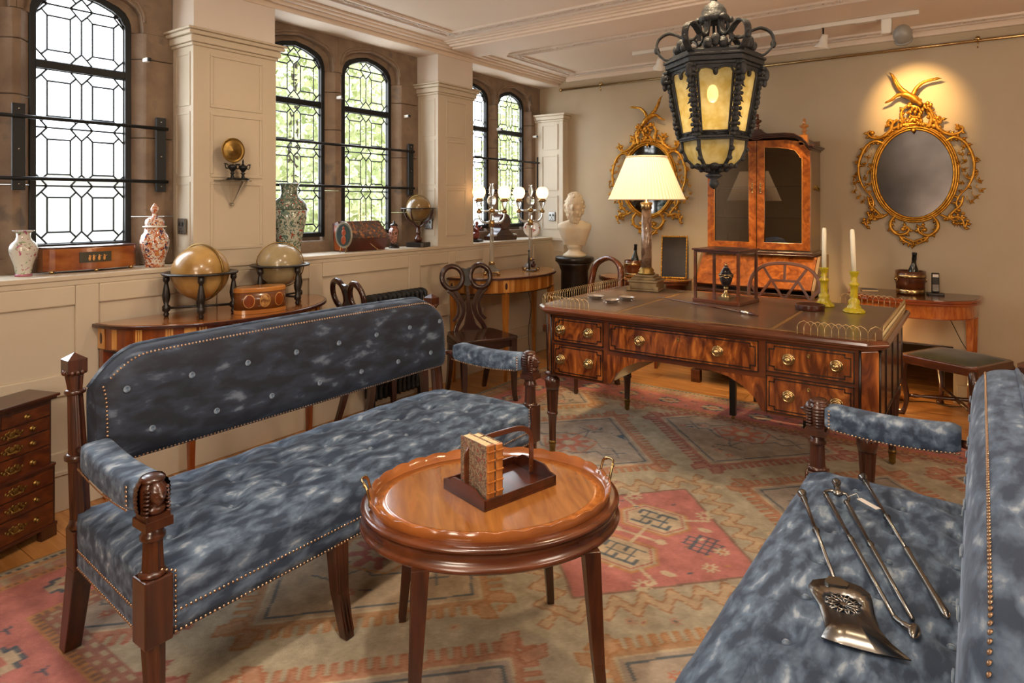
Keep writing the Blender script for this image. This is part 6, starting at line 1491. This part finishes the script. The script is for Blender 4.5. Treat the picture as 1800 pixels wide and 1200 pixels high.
# far bay: bronze group, clock, plate
fg = thing('figurine', 'small red and dark figure group at the left of the far sill', 'figurine', (-3.53, 4.36, ZS), .4)
MB().bx(-.05, .05, -.07, .07, 0, .02).build('base', blackp, fg, bev=.004)
m = MB().ell((0, 0, .05), (.035, .05, .035), 12, 8).ell((0, .02, .10), (.022, .026, .045), 12, 8).ell((.005, .022, .158), (.015, .014, .018), 12, 8).tube([(0, .03, .12), (.03, .05, .11), (.04, .06, .13)], .007, 6).tube([(0, .0, .12), (.03, -.03, .10), (.045, -.05, .06)], .007, 6); m.build('seated_figure', mat('red_lacquer', '#6a2418', '#8a3a28', .3, sc=20), fg)
ck = thing('mantel_clock', 'dark mahogany drum mantel clock with scrolled shoulders on the far sill', 'clock', (-3.53, 4.72, ZS), RR(90-8))
MB().bx(-.15, .15, -.06, .06, 0, .04).build('plinth', mahogz, ck, bev=.004); MB().prism([(-.125, .04), (.125, .04), (.10, .055), (.06, .085), (.045, .11), (-.045, .11), (-.06, .085), (-.10, .055)], 'y', -.05, .05).build('shoulder', mahogz, ck)
m = MB(); m.T = Matrix.Translation((0, 0, .165)) @ Matrix.Rotation(PI/2, 4, 'X'); m.lathe([(0, -.06), (.068, -.06), (.072, -.055), (.072, .050), (.075, .055), (.066, .062), (.056, .058)], (0, 0, 0), 36); m.build('drum_case', mahog, ck)
m = MB(); m.T = Matrix.Translation((0, 0, .165)) @ Matrix.Rotation(PI/2, 4, 'X'); m.lathe([(0, .056), (.058, .0575)], (0, 0, 0), 36); m.build('dial', mat('dial_cream', '#d9c79a', rough=.4), ck)
m = MB()
for k in range(12): a_ = k*PI/6; m.rod((.046*math.cos(a_), -.0585, .165+.046*math.sin(a_)), (.052*math.cos(a_), -.0585, .165+.052*math.sin(a_)), .0015, 4)
m.rod((0, -.060, .165), (.024, -.060, .18), .0014, 4).rod((0, -.060, .165), (-.012, -.060, .205), .0012, 4); m.build('numerals_and_hands', blackp, ck)
for s in (-1, 1): MB().bx(s*.13-.02, s*.13+.02, -.062, -.02, .04, .052).build('silver_mount', silver, ck)
pl = thing('plate', 'round scalloped porcelain plate with red flowers standing on the far sill', 'plate', (-3.50, 5.185, ZS), RR(38))
m = MB(); m.T = Matrix.Rotation(RR(-78), 4, 'X') @ Matrix.Identity(4); m.T = Matrix.Translation((0, .02, .085)) @ Matrix.Rotation(RR(80), 4, 'X')
m.lathe([(0, .0), (.05, .001), (.058, .006), (.084, .012), (.085, .015), (.058, .010), (.05, .005), (0, .004)][::-1], (0, 0, 0), 48, star=.03, nst=16); m.build('dish', mat('plate_white', '#ded6cb', rough=.15, coat=.5), pl)
m = MB(); m.T = Matrix.Translation((0, .02, .085)) @ Matrix.Rotation(RR(80), 4, 'X')
rn_ = random.Random(2)
for k in range(16):
    a_, r_ = rn_.uniform(0, 6.28), (rn_.uniform(0, .03) if k < 9 else .070); m.ell((r_*math.cos(a_), r_*math.sin(a_)-.005, .0055 if r_ < .05 else .012), (.008, .006, .002), 7, 5)
m.build('painted_flowers', mat('red_enamel', '#a8352c', rough=.2), pl)
m = MB()
for s in (-1, 1): m.tube([(s*.03, .06, 0), (s*.03, -.02, 0), (s*.03, -.03, .015)], .002, 5, up=(1, 0, 0))
m.build('wire_stand', brassd, pl)

# ------------------------------------------------------------------ candelabra on the corner console
def candelabrum(lab, loc, rz):
    t = thing('candelabrum', lab, 'candelabrum', loc, rz, 'crystal candelabra with lit frosted globes')
    m = MB().prism(chamf(.062, .062, .012), 'z', .012, .024)
    for i in (-1, 1):
        for j in (-1, 1): m.ell((i*.05, j*.05, .010), (.013, .013, .010), 10, 8)
    m.build('brass_foot', brass, t, bev=.002)
    MB().lathe([(.058, .024), (.05, .035), (.03, .055), (.022, .07)], (0, 0, 0), 16, sm=False).build('crystal_base', crystal, t)
    MB().lathe([(.018, .07), (.026, .076), (.020, .084), (.024, .09), (.018, .096)], (0, 0, 0), 16).build('brass_collar', brass, t)
    MB().lathe([(.014, .096), (.017, .10), (.013, .335), (.015, .35)], (0, 0, 0), 8, sm=False).build('crystal_column', crystal, t)
    MB().lathe([(.016, .35), (.024, .358), (.018, .37), (.026, .38), (.018, .39), (.02, .40)], (0, 0, 0), 16).build('brass_boss', brass, t)
    MB().lathe([(.012, .40), (.016, .43), (.012, .455)], (0, 0, 0), 8, sm=False).build('crystal_stem', crystal, t)
    MB().lathe([(.014, .455), (.022, .462), (.022, .478), (.012, .486)], (0, 0, 0), 16).build('brass_hub', brass, t)
    MB().lathe([(.008, .486), (.012, .50), (.032, .53), (.034, .55), (.026, .572), (.010, .582), (.016, .60), (.021, .625), (.014, .65), (.010, .66), (.016, .672)], (0, 0, 0), 12, sm=False).build('crystal_finial', crystal, t)
    for s in (-1, 1):
        ar = MB().tube(spline([(s*.02, 0, .385), (s*.06, 0, .385), (s*.088, 0, .415), (s*.092, 0, .455)], 5), [.009]*8+[.007]*8, 8, up=(0, 1, 0)).tube([(s*.018, 0, .468), (s*.088, 0, .468)], .008, 8, up=(0, 1, 0)); ar = ar.build('crystal_arm', crystal, t)
        MB().lathe([(.012, .45), (.020, .455), (.02, .468), (.012, .475), (.009, .485)], (s*.092, 0, 0), 14).lathe([(.02, .538), (.034, .543), (.034, .549), (.02, .556), (.026, .565)], (s*.092, 0, 0), 18).build('gallery_ring', brass, t)
        MB().lathe([(.010, .485), (.014, .505), (.026, .538)], (s*.092, 0, 0), 10, sm=False).build('crystal_cup', crystal, t)
        MB().lathe([(.026, .562), (.040, .578), (.048, .603), (.046, .628), (.034, .648), (.018, .656)], (s*.092, 0, 0), 28).build('glass_globe', frost, t)
    t.scale = (1.12, 1.12, 1.1)
    for s in (-1, 1): light('candelabrum_light', 'POINT', (loc[0]+.103*s*math.cos(rz), loc[1]+.103*s*math.sin(rz), loc[2]+.665), .7, (1, .62, .32), .014)
    return t
candelabrum('crystal and brass two-light candelabrum, the left of the pair on the corner console', (-3.24, 4.21, .821), RR(38))
candelabrum('crystal and brass two-light candelabrum, the right of the pair on the corner console', (-3.19, 4.70, .821), RR(42))
bf = thing('figurine', 'small dark bronze figure in front of the right candelabrum', 'figurine', (-3.11, 4.60, .821), 0)
m = MB().bx(-.04, .04, -.03, .03, 0, .012); m.build('base', steel, bf, bev=.003)
MB().tube([(-.02, -.01, .012), (-.022, -.01, .10), (-.026, -.006, .165)], [.009, .007, .004], 8).ell((-.026, -.006, .172), (.012, .008, .010), 8, 6).build('bronze_post', blackp, bf)
MB().ell((.012, 0, .05), (.022, .02, .022), 12, 8).ell((.018, 0, .075), (.011, .011, .014), 10, 8).tube([(.01, 0, .05), (.04, 0, .06)], .006, 6).ell((.014, 0, .10), (.018, .010, .006), 8, 6).build('crouching_figure', mat('bronze', '#2a120c', '#451c14', .3, metal=.4, sc=20), bf)

# ------------------------------------------------------------------ wall bracket with urns and gilt dish
wb_ = thing('wall_bracket', 'clear scalloped glass bracket on the near pillar carrying two small urns', 'wall bracket', (XW, 2.035, 1.525))
m = MB(); P = [(0, -.10)]+[((.13+.006*math.cos(k*1.2))*math.sin(PI*k/20)*.95, -.10*math.cos(PI*k/20)) for k in range(1, 20)]+[(0, .10)]; m.prism(P, 'z', -.004, .003); m.build('shelf', cglass, wb_)
m = MB(); m.grid(lambda u, v: (((.085*(1-v)**.8+.01)*math.sin(PI*u)), -(.06*(1-v)**.8+.008)*math.cos(PI*u), -.004-.125*v), 20, 12); m.ell((.012, 0, -.132), (.014, .014, .010), 12, 8); m.build('fluted_bracket', cglass, wb_)
MB().lathe([(0, 0), (.008, .001), (.009, .005), (0, .008)], (.02, 0, -.137), 10).build('glass_knop', silver, wb_)
def mini_urn(lab, y, ped):
    u = thing('miniature_urn', lab, 'urn', (XW+.062, y, 1.529))
    m = MB().bx(-.022, .022, -.024, .024, 0, .006)
    for s in (-1, 1): m.ell((.0, s*.02, .006), (.010, .010, .008), 8, 6)
    m.lathe([(.018, .006), (.010, .014), (.007, .03), (.014, .036), (.007, .042), (.011, .05), (.022, .062), (.024, .075), (.020, .08), (.010, .084)], (0, 0, 0), 16)
    m.build('body', mat('bronze_green', '#16181a', '#25282a', .35, metal=.5, sc=30), u)
    m = MB()
    for s in (-1, 1): m.tube(spline([(0, s*.022, .066), (0, s*.034, .062), (0, s*.042, .076), (0, s*.036, .088), (0, s*.026, .080)], 4), .003, 6, up=(1, 0, 0)); m.leaf((0, s*.036, .085), (0, s, .3), .016, .010)
    m.build('handle', mat('bronze_green', ''), u)
    if ped: MB().lathe([(.008, .084), (.004, .094), (.006, .10), (.002, .115), (0, .12)], (0, 0, 0), 10).build('finial', MC['bronze_green'], u)
    return u
mini_urn('small dark bronze urn on the glass bracket, with a brass disc behind it', 2.008, False); mini_urn('small dark bronze urn with pointed lid, right one on the glass bracket', 2.072, True)
gd = thing('brass_disc', 'round spun brass disc mounted on the near pillar above the glass bracket', 'brass disc', (XW+.07, 2.005, 1.69))
m = MB(); m.T = Matrix.Rotation(PI/2, 4, 'Y') @ Matrix.Rotation(RR(0), 4, 'Z'); m.lathe([(0, -.018), (.035, -.015), (.060, -.004), (.068, .004), (.0685, .007), (.060, .001), (.05, .0), (.048, .002), (.035, -.001), (.033, .001), (.012, .002), (.010, .004), (0, .005)], (0, 0, 0), 48); m.build('dish', brassd, gd)
MB().rod((0, .004, -.066), (-.003, .003, -.080), .003).rod((-.02, 0, 0), (-.072, 0, 0), .004).build('mounting_pin', brassd, gd)

# ------------------------------------------------------------------ radiator, chest
rd = thing('radiator', 'black cast iron column radiator against the panelled wall behind the settee', 'radiator', (-3.31, 3.22, 0))
rd.scale = (1, 1, 1.06)
for i in range(12):
    y = -.24+i*.0435; m = MB()
    for x in (-.045, 0, .045): m.lathe([(.010, .08), (.013, .10), (.0135, .70), (.010, .72)], (x, y, 0), 8)
    for z in (.10, .715): m.ell((0, y, z), (.064, .018, .028), 12, 8)
    m.build('section', castir, rd)
for y in (-.24, .24): MB().bx(-.03, .03, y-.01, y+.01, 0, .09).build('foot', castir, rd)
ch = thing('chest_of_drawers', 'miniature mahogany chest on chest with brass plates at the left edge', 'chest', (-3.175, 1.10, 0), RR(20))
# local: front +x at x=0; right side at y=0, extends to -y
cm = mat('chest_mahogany', '#3d170b', '#66300f', .28, sc=6, st=(1, 3, 6), coat=.5)
W2 = .44; D2 = .15
MB().bx(-D2, -.004, -W2+.012, -.012, .30, .575).build('upper_case', mahogz, ch, bev=.002); MB().bx(-D2-.005, .002, -W2, 0, .045, .30).build('lower_case', mahogz, ch, bev=.002)
MB().bx(-D2-.01, .018, -W2-.012, .012, .588, .600).bx(-D2-.005, .010, -W2-.004, .004, .577, .588).build('top', mahog, ch, bev=.003)
MB().bx(-D2-.008, .006, -W2-.003, .003, .296, .308).bx(-D2-.01, .010, -W2-.006, .006, .045, .06).build('moulding', mahog, ch, bev=.003)
for y in (-.03, -W2+.03):
    MB().prism([(y-.034, 0), (y+.034, 0), (y+.034, .05), (y-.034, .05)], 'x', -.02, .008).build('bracket_foot', mahogz, ch, bev=.003); MB().bx(-D2, -D2+.03, y-.03, y+.03, 0, .05).build('bracket_foot', mahogz, ch)
def chest_drawer(z0, z1, x, y0, y1, w=True):
    d = MB().bx(x-.004, x+.004, y0, y1, z0, z1).build('drawer', cm, ch, bev=.0015); zc = (z0+z1)/2
    for y in ((y1-.075, y0+.075) if w else ((y0+y1)/2,)):
        kn = MB(); kn.T = Matrix.Translation((x+.004, y, zc)) @ Matrix.Rotation(PI/2, 4, 'Y'); kn.lathe([(.011, 0), (.011, .002), (.006, .004), (.005, .008), (.009, .012), (.006, .016), (0, .017)], (0, 0, 0), 14); kn.build('knob', brassd, d)
    if w:
        m = MB(); yc = y1-.155
        for a_, b_, r_ in ((0, 0, .013), (.022, .006, .009), (-.022, .006, .009), (.03, -.006, .007), (-.03, -.006, .007), (.012, .012, .007), (-.012, .012, .007), (.014, -.012, .007), (-.014, -.012, .007), (.04, .002, .006), (-.04, .002, .006)): m.ell((x+.005, yc+a_, zc+b_), (.0025, r_, r_), 8, 6)
        m.tube([(x+.006, yc-.024, zc+.003), (x+.016, yc-.02, zc-.008), (x+.016, yc+.02, zc-.008), (x+.006, yc+.024, zc+.003)], .0025, 5, up=(1, 0, 0)); m.build('pierced_plate', brassd, d)
    return d
z = .565
for h, two in ((.046, 1), (.05, 0), (.06, 0), (.085, 0)):
    z -= h+.006
    if two: chest_drawer(z, z+h, -.004, -W2/2+.003, -.022, False); chest_drawer(z, z+h, -.004, -W2+.022, -W2/2-.003, False)
    else: chest_drawer(z, z+h, -.004, -W2+.022, -.022)
z = .29
for h in (.058, .066, .088): z -= h+.006; chest_drawer(z, z+h, .002, -W2+.012, -.012)

# ------------------------------------------------------------------ things on the card tables
def bucket(lab, loc, R0, H, bottle, lb):
    b = thing('wine_bucket', lab, 'bucket', loc, .5, None)
    MB().lathe([(R0*.92, 0), (R0, H*.8), (R0*1.01, H), (R0*.95, H), (R0*.93, H-.01), (R0*.86, .01), (0, .01)], (0, 0, 0), 28).build('body', mahogr, b)
    m = MB().lathe([(R0*.93, .008), (R0*.955, .01), (R0*.965, .038), (R0*.945, .04)], (0, 0, 0), 32).lathe([(R0*.985, H*.72), (R0*1.02, H*.73), (R0*1.03, H*.85), (R0*1.0, H*.86)], (0, 0, 0), 32); m.build('brass_hoop', brass, b)
    m = MB()
    for s in (-1, 1): m.tube([(s*(R0*1.03), .02*math.cos(q), H*.62+.02*math.sin(q)) for q in [i*PI/5 for i in range(10)]], .003, 6, closed=True, up=(1, 0, 0)); m.ell((s*R0*1.02, 0, H*.66), (.012, .008, .012), 8, 6)
    m.build('ring_handle', brass, b)
    bo = thing('wine_bottle', lb, 'bottle', (loc[0]+.01, loc[1], loc[2]+.012)); bo.rotation_euler = (0, RR(3), 0)
    MB().lathe([(.034, 0), (.036, .01), (.036, .14), (.030, .165), (.016, .20), (.013, .235)], (0, 0, 0), 20).build('glass_body', mat('bottle_glass', '#0c140c', rough=.08, coat=.5), bo)
    MB().lathe([(.0135, .225), (.015, .235), (.013, .262), (.0155, .266), (.0155, .28), (0, .283)], (0, 0, 0), 16).build('foil', mat('black_foil', '#14141a', rough=.3, metal=.5), bo)
bucket('brass-bound mahogany wine bucket with a bottle on the right card table', (-.40, 5.29, .766), .092, .165, 1, 'dark bottle standing in the wine bucket on the right card table')
bucket('brass-bound wine bucket behind the marble lamp on the left card table', (-2.50, 5.30, .746), .078, .15, 1, 'dark bottle standing in the wine bucket behind the marble lamp')
ph = thing('desk_telephone', 'black and silver cordless telephone beside the right wine bucket', 'telephone', (-.262, 5.34, .766), .2)
MB().bx(-.045, .055, -.035, .035, 0, .018).build('cradle', blackp, ph, bev=.005); MB().bx(-.018, .028, -.012, .012, .018, .155).build('handset', blackp, ph, bev=.006); MB().bx(-.014, .024, -.0135, -.012, .03, .075).build('keypad', steel, ph); MB().bx(-.012, .022, -.0135, -.012, .125, .145).build('display', silver, ph)
sb = thing('notebook', 'small dark notebook lying at the left end of the right card table', 'book', (-.66, 5.35, .766), .3)
MB().bx(-.05, .05, -.035, .035, .002, .010).build('page_block', mat('old_paper', ''), sb); MB().bx(-.052, .052, -.037, .037, 0, .002).bx(-.052, .052, -.037, .037, .010, .0125).build('cover', mat('navy_cover', '#1d2030', rough=.4), sb)
em = thing('easel_mirror', 'carved wooden framed dressing mirror leaning on the left card table', 'mirror', (-2.165, 5.40, .746), 0)
em.rotation_euler = (RR(-9), 0, RR(14))
m = MB(); w_, h_ = .10, .185
for a_ in ((-w_-.012, w_+.012, 0, .014), (-w_-.012, w_+.012, 2*h_-.014, 2*h_), (-w_-.012, -w_, 0, 2*h_), (w_, w_+.012, 0, 2*h_)): m.bx(a_[0], a_[1], -.010, .006, a_[2], a_[3])
m.build('frame', brassd, em, bev=.003)
m = MB()
for i in range(14): 
    for x in (-w_-.006, w_+.006): m.ell((x, -.010, .02+i*.0265), (.007, .005, .011), 6, 5)
for i in range(8):
    for z in (.006, 2*h_-.004): m.ell((-w_+.015+i*.024, -.010, z), (.012, .005, .007), 6, 5)
m.build('carved_leaves', gilt, em); MB().bx(-w_, w_, -.003, .0, .012, 2*h_-.012).build('mirror_glass', mirrorg, em); MB().rod((0, .006, .25), (0, .09, .02), .006).build('strut', mahog, em)

# ------------------------------------------------------------------ picture rail, track lights, cables, floor uplight
rl = thing('picture_rail', 'long brass picture rail with hooks along the top of the back wall', 'rail', (0, 0, 0))
MB().rod((-3.36, YB-.03, 2.515), (XR-.05, YB-.03, 2.515), .011).build('rod', brass, rl); m = MB().ell((-3.365, YB-.03, 2.515), (.018, .018, .018), 12, 8); m.build('end_ball', brass, rl)
for x in (-2.92, -1.66, -.02, 1.6):
    m = MB().lathe([(.018, 0), (.018, .006), (.008, .01), (.008, .03)], (x, 0, 0), 4); m = MB(); m.rod((x, YB, 2.53), (x, YB-.03, 2.53), .006); m.ell((x, YB-.035, 2.53), (.016, .010, .016), 12, 8); m.tube([(x, YB-.042, 2.515), (x, YB-.045, 2.48), (x, YB-.035, 2.465), (x, YB-.03, 2.48)], .004, 6, up=(1, 0, 0)); m.build('hook', brass, rl)
tk = thing('track_light', 'white ceiling track with three spotlights above the desk', 'track light', (0, 0, 0))
TY = 4.87
MB().bx(-2.30, -.32, TY-.016, TY+.016, ZC-.03, ZC-.001).build('track', whitep, tk, bev=.003)
for x in (-1.35, -.95, -.62): MB().bx(x-.06, x+.06, TY-.022, TY+.022, ZC-.034, ZC-.004).build('adapter', whitep, tk)
def spot(x, target, big=False):
    c = Vector((x, TY, 2.50)); h = MB().rod((x, TY, ZC-.03), (x, TY, 2.515), .006).build('stem', blackp, tk)
    d = (Vector(target)-c).normalized(); q = d.to_track_quat('Z', 'Y').to_matrix().to_4x4(); m = MB(); m.T = Matrix.Translation(c) @ q
    m.lathe([(0, -.055), (.02, -.055), (.024, -.03), (.028, .0), (.050, .03), (.050, .036), (.044, .034), (.026, .004), (0, .002)], (0, 0, 0), 24); hd = m.build('spot_head', whitep, tk)
    m = MB(); m.T = Matrix.Translation(c) @ q; m.lathe([(.0, .012), (.026, .016), (.034, .020)], (0, 0, 0), 20); m.build('lamp_face', mat('spot_face', '#fff2d8', emit=4, ecol='#ffd49a'), hd)
    return c, d
for x, tg_, pw_, an in ((-2.07, (-2.5, 5.5, 1.4), 18, 70), (-.88, (-1.3, 5.0, .8), 90, 50)):
    c, d = spot(x, tg_); light('track_spot', 'SPOT', tuple(c+d*.05), pw_, (1, .66, .30), .02, tg_, an, .6)
m = MB().bx(-.53, -.47, TY-.03, TY+.03, 2.50, ZC-.03); m.build('transformer', whitep, tk, bev=.008)
c = Vector((-.41, TY+.01, 2.475)); tg_ = (-.39, 5.47, 2.13); d = (Vector(tg_)-c).normalized(); m = MB(); m.T = Matrix.Translation(c) @ d.to_track_quat('Z', 'Y').to_matrix().to_4x4(); m.ell((0, 0, -.02), (.055, .055, .07), 20, 12); m.lathe([(.048, .02), (.054, .03), (.046, .032)], (0, 0, 0), 20); m.build('spot_head', mat('grey_plastic', '#8d8a84', rough=.35), tk)
light('mirror_spot', 'SPOT', tuple(c+d*.08), 60, (1, .60, .22), .015, tg_, 62, 1.)
cl2 = thing('ceiling_spotlight', 'small grey ceiling spotlight at the top edge above the candelabra', 'spotlight', (-1.20, 2.45, 2.55))
MB().lathe([(.02, .08), (.02, .02), (.035, 0), (.035, -.03), (.028, -.032), (.02, -.01)], (0, 0, 0), 20).build('head', mat('grey_plastic', ''), cl2)
def cable(lab, P, r=.003): c = thing('cable', lab, 'cable', P[0]); P = [Vector(p)-Vector(P[0]) for p in P]; MB().tube(spline(P, 8), r, 6).build('flex', blackp, c)
cable('dark flex hanging from the corner console down to the floor', [(-3.0, 4.38, .70), (-2.98, 4.40, .55), (-3.02, 4.42, .35), (-2.96, 4.36, .15), (-2.85, 4.3, .006), (-2.7, 4.2, .006)])
cable('black flex hanging behind the right card table to the floor', [(-.22, 5.46, .68), (-.16, 5.48, .55), (-.10, 5.48, .42), (-.02, 5.47, .30), (.05, 5.46, .2)])
cable('black flex running over the floor behind the stool', [(-.50, 5.30, .006), (-.40, 5.36, .006), (-.28, 5.42, .006), (-.18, 5.38, .006), (-.05, 5.46, .006)])
up_ = thing('floor_uplight', 'small brass uplight glowing on the floor right of the desk, behind it', 'floor lamp', (-.50, 5.34, 0))
MB().lathe([(.06, 0), (.065, .006), (.03, .012), (.012, .02), (.012, .05), (.03, .06), (.048, .10), (.05, .12), (.045, .118), (.028, .07), (0, .06)], (0, 0, 0), 24).build('brass_cup', brass, up_)
MB().ell((0, 0, .085), (.022, .022, .018), 12, 8).build('bulb', mat('uplight_bulb', '#fff0d0', emit=18, ecol='#ffbd62'), up_)
light('uplight', 'POINT', (-.50, 5.34, .15), 3.2, (1, .62, .25), .03)
light('uplight_beam', 'SPOT', (-.60, 5.36, .14), 34, (1, .66, .26), .03, (-.78, 5.52, 1.3), 80, .9)

# ------------------------------------------------------------------ fire tools on the right settee
def W3(p, z): return Vector((p[0], p[1], z))
zt_ = RZ+.504
def toolrod(m, A_, B_, beads=(.25,), r=.0055):
    A_, B_ = Vector(A_), Vector(B_); d = (B_-A_); L = d.length; q = d.normalized().to_track_quat('Z', 'Y').to_matrix().to_4x4(); M_ = Matrix.Translation(A_) @ q
    o_ = m.T; m.T = M_
    prof = [(0, 0), (.011, .002), (.0135, .006), (.0125, .012), (.008, .022), (.0065, .035), (.0075, .040), (.010, .046), (.0075, .050), (.009, .056), (r*1.1, .065)]
    for b_ in beads: prof += [(r*.9, b_*L-.014), (r*1.3, b_*L-.010), (r*1.0, b_*L-.006), (r*1.8, b_*L), (r*1.0, b_*L+.006), (r*1.3, b_*L+.010), (r*.9, b_*L+.014)]
    m.lathe(prof+[(r*.85, L)], (0, 0, 0), 14); m.T = o_
sv = thing('fire_shovel', 'polished steel fire shovel with pierced round panel on the right settee', 'fire tool', (0, 0, 0))
A_, B_ = W3((-.445, 2.13), zt_+.004), W3((-.270, 1.655), zt_+.006)
m = MB(); toolrod(m, A_, B_, (.48,)); m.build('handle', steel, sv)
ax = Vector((B_.x-A_.x, B_.y-A_.y, 0)).normalized(); pr_ = Vector((-ax.y, ax.x, 0)); O = B_-ax*.015; O.z = zt_
if pr_.x < 0: pr_ = -pr_
def bl(u, v, z=0): return tuple(O+ax*u+pr_*v+Vector((0, 0, z)))
out = [(.0, -.022), (.012, -.055), (.035, -.070), (.06, -.068), (.10, -.058), (.15, -.058), (.185, -.060), (.218, -.075), (.226, -.03), (.236, .03), (.246, .092), (.21, .070), (.16, .056), (.11, .060), (.06, .068), (.035, .070), (.012, .055), (.0, .022)]
out = [(a_*1.02, b_*.92) for a_, b_ in out]; hc = (.082, 0); NH = 18
# pan: ring between the outline and the pierced circle, then the pierced rosette
m = MB(); hole = [(hc[0]+.036*math.cos(2*PI*i/NH+PI*1.05), hc[1]-.036*math.sin(2*PI*i/NH+PI*1.05)) for i in range(NH)]
n = len(out)
def ang(p): return math.atan2(p[1]-hc[1], p[0]-hc[0])
hole = [(hc[0]+.036*math.cos(ang(p)), hc[1]+.036*math.sin(ang(p))) for p in out]
zr = lambda p: .003+.006*max(0, abs(p[1])/.06-.7)+.006*max(0, 1-p[0]/.03)
v = [bl(*p, zr(p)+.003) for p in out]+[bl(*p, .004) for p in hole]+[bl(*p, .0025) for p in hole]+[bl(*p, zr(p)) for p in out]
m.add(v, [(k*n+i, k*n+(i+1) % n, ((k+1) % 4)*n+(i+1) % n, ((k+1) % 4)*n+i) for k in range(4) for i in range(n)], True)
m.build('pan', steel, sv); m = MB()
for i in range(12):
    a_ = 2*PI*i/12; m.tube([bl(hc[0]+.008*math.cos(a_), .008*math.sin(a_), .0035), bl(hc[0]+.022*math.cos(a_+.35), .022*math.sin(a_+.35), .0035), bl(hc[0]+.037*math.cos(a_+.1), .037*math.sin(a_+.1), .0035)], .0022, 5)
    m.tube([bl(hc[0]+.022*math.cos(a_+.35), .022*math.sin(a_+.35), .0035), bl(hc[0]+.037*math.cos(a_+.55), .037*math.sin(a_+.55), .0035)], .002, 5)
m.tube([bl(hc[0]+.023*math.cos(q*PI/9), .023*math.sin(q*PI/9), .0035) for q in range(18)], .002, 5, closed=True); m.ell(bl(hc[0], 0, .003), (.010, .010, .002), 12, 6)
m.build('pierced_rosette', steel, sv)
m = MB(); P = [bl(-.012, -.012), bl(.012, -.026), bl(.024, -.020), bl(.024, .020), bl(.012, .026), bl(-.012, .012)]; m.add([(a_, b_, c_+.007) for a_, b_, c_ in P]+[(a_, b_, c_+.012) for a_, b_, c_ in P], [tuple(range(6)), tuple(range(11, 5, -1))]+[(i, 6+i, 6+(i+1) % 6, (i+1) % 6) for i in range(6)]); m.build('socket', steel, sv)
tn = thing('fire_tongs', 'polished steel fire tongs with a white tag on the right settee', 'fire tool', (0, 0, 0))
m = MB(); H0 = W3((-.372, 2.27), zt_+.006); J = W3((-.352, 2.175), zt_+.010); toolrod(m, H0, J, (), .006); m.ell(tuple(J), (.015, .015, .010), 12, 8); m.build('pommel', steel, tn)
E1, E2 = W3((-.150, 1.60), zt_+.006), W3((-.118, 1.615), zt_+.006)
for s, E_ in ((-1, E1), (1, E2)):
    S0 = J+Vector((s*.028, -.035-.006*s, -.002)); m = MB(); m.tube(spline([J, J+Vector((s*.022, .004, 0)), S0+Vector((s*.006, .014, 0)), S0], 5), .005, 8)
    d = E_-S0; q = d.normalized().to_track_quat('Z', 'Y').to_matrix().to_4x4(); m.T = Matrix.Translation(S0) @ q; L = d.length; m.lathe([(.004, 0), (.0085, .006), (.0055, .015), (.0075, .04), (.0050, L*.42), (.0075, L*.43), (.0055, L*.44), (.009, L*.45), (.0055, L*.46), (.0068, L*.48), (.0055, L*.7), (.005, L)], (0, 0, 0), 12); m.T = None
    m.build('arm', steel, tn)
m = MB(); m.tube(spline([E1, E1+Vector((.018, -.018, 0)), E2+Vector((.008, -.045, .002))], 5), [.006]*5+[.008]*6, 8); m.ell(tuple(E2+Vector((.006, -.045, .001))), (.012, .028, .009), 12, 8); m.build('gripping_disc', steel, tn)
m = MB(); m.T = Matrix.Translation(J+Vector((.062, -.012, .002))) @ Matrix.Rotation(RR(-38), 4, 'Z'); m.bx(-.005, .065, -.009, .009, 0, .0008); m.build('price_tag', mat('card_tag', '#cfc8c2', rough=.7), tn)
MB().tube([tuple(J+Vector((.03, -.02, .004))), tuple(J+Vector((.05, 0, .012))), tuple(J+Vector((.058, -.008, .003)))], .0008, 4).build('tag_string', whitep, tn)
pk = thing('fire_poker', 'polished steel fire poker, rightmost of the tools on the right settee', 'fire tool', (0, 0, 0))
A_, B_ = W3((-.312, 2.365), zt_+.006), W3((-.058, 1.665), zt_+.006); m = MB(); toolrod(m, A_, A_+(B_-A_)*.62, (.62,), .0055)
d = (B_-A_); M0 = A_+d*.62; q = d.normalized().to_track_quat('Z', 'Y').to_matrix().to_4x4(); m.T = Matrix.Translation(M0) @ q; L = d.length*.38; m.lathe([(.005, -.004), (.0085, 0), (.0085, .008), (.007, .02), (.0065, L*.5), (.009, L*.85), (.010, L-.012), (.006, L-.002), (0, L)], (0, 0, 0), 14); m.T = None
m.build('shaft', steel, pk)
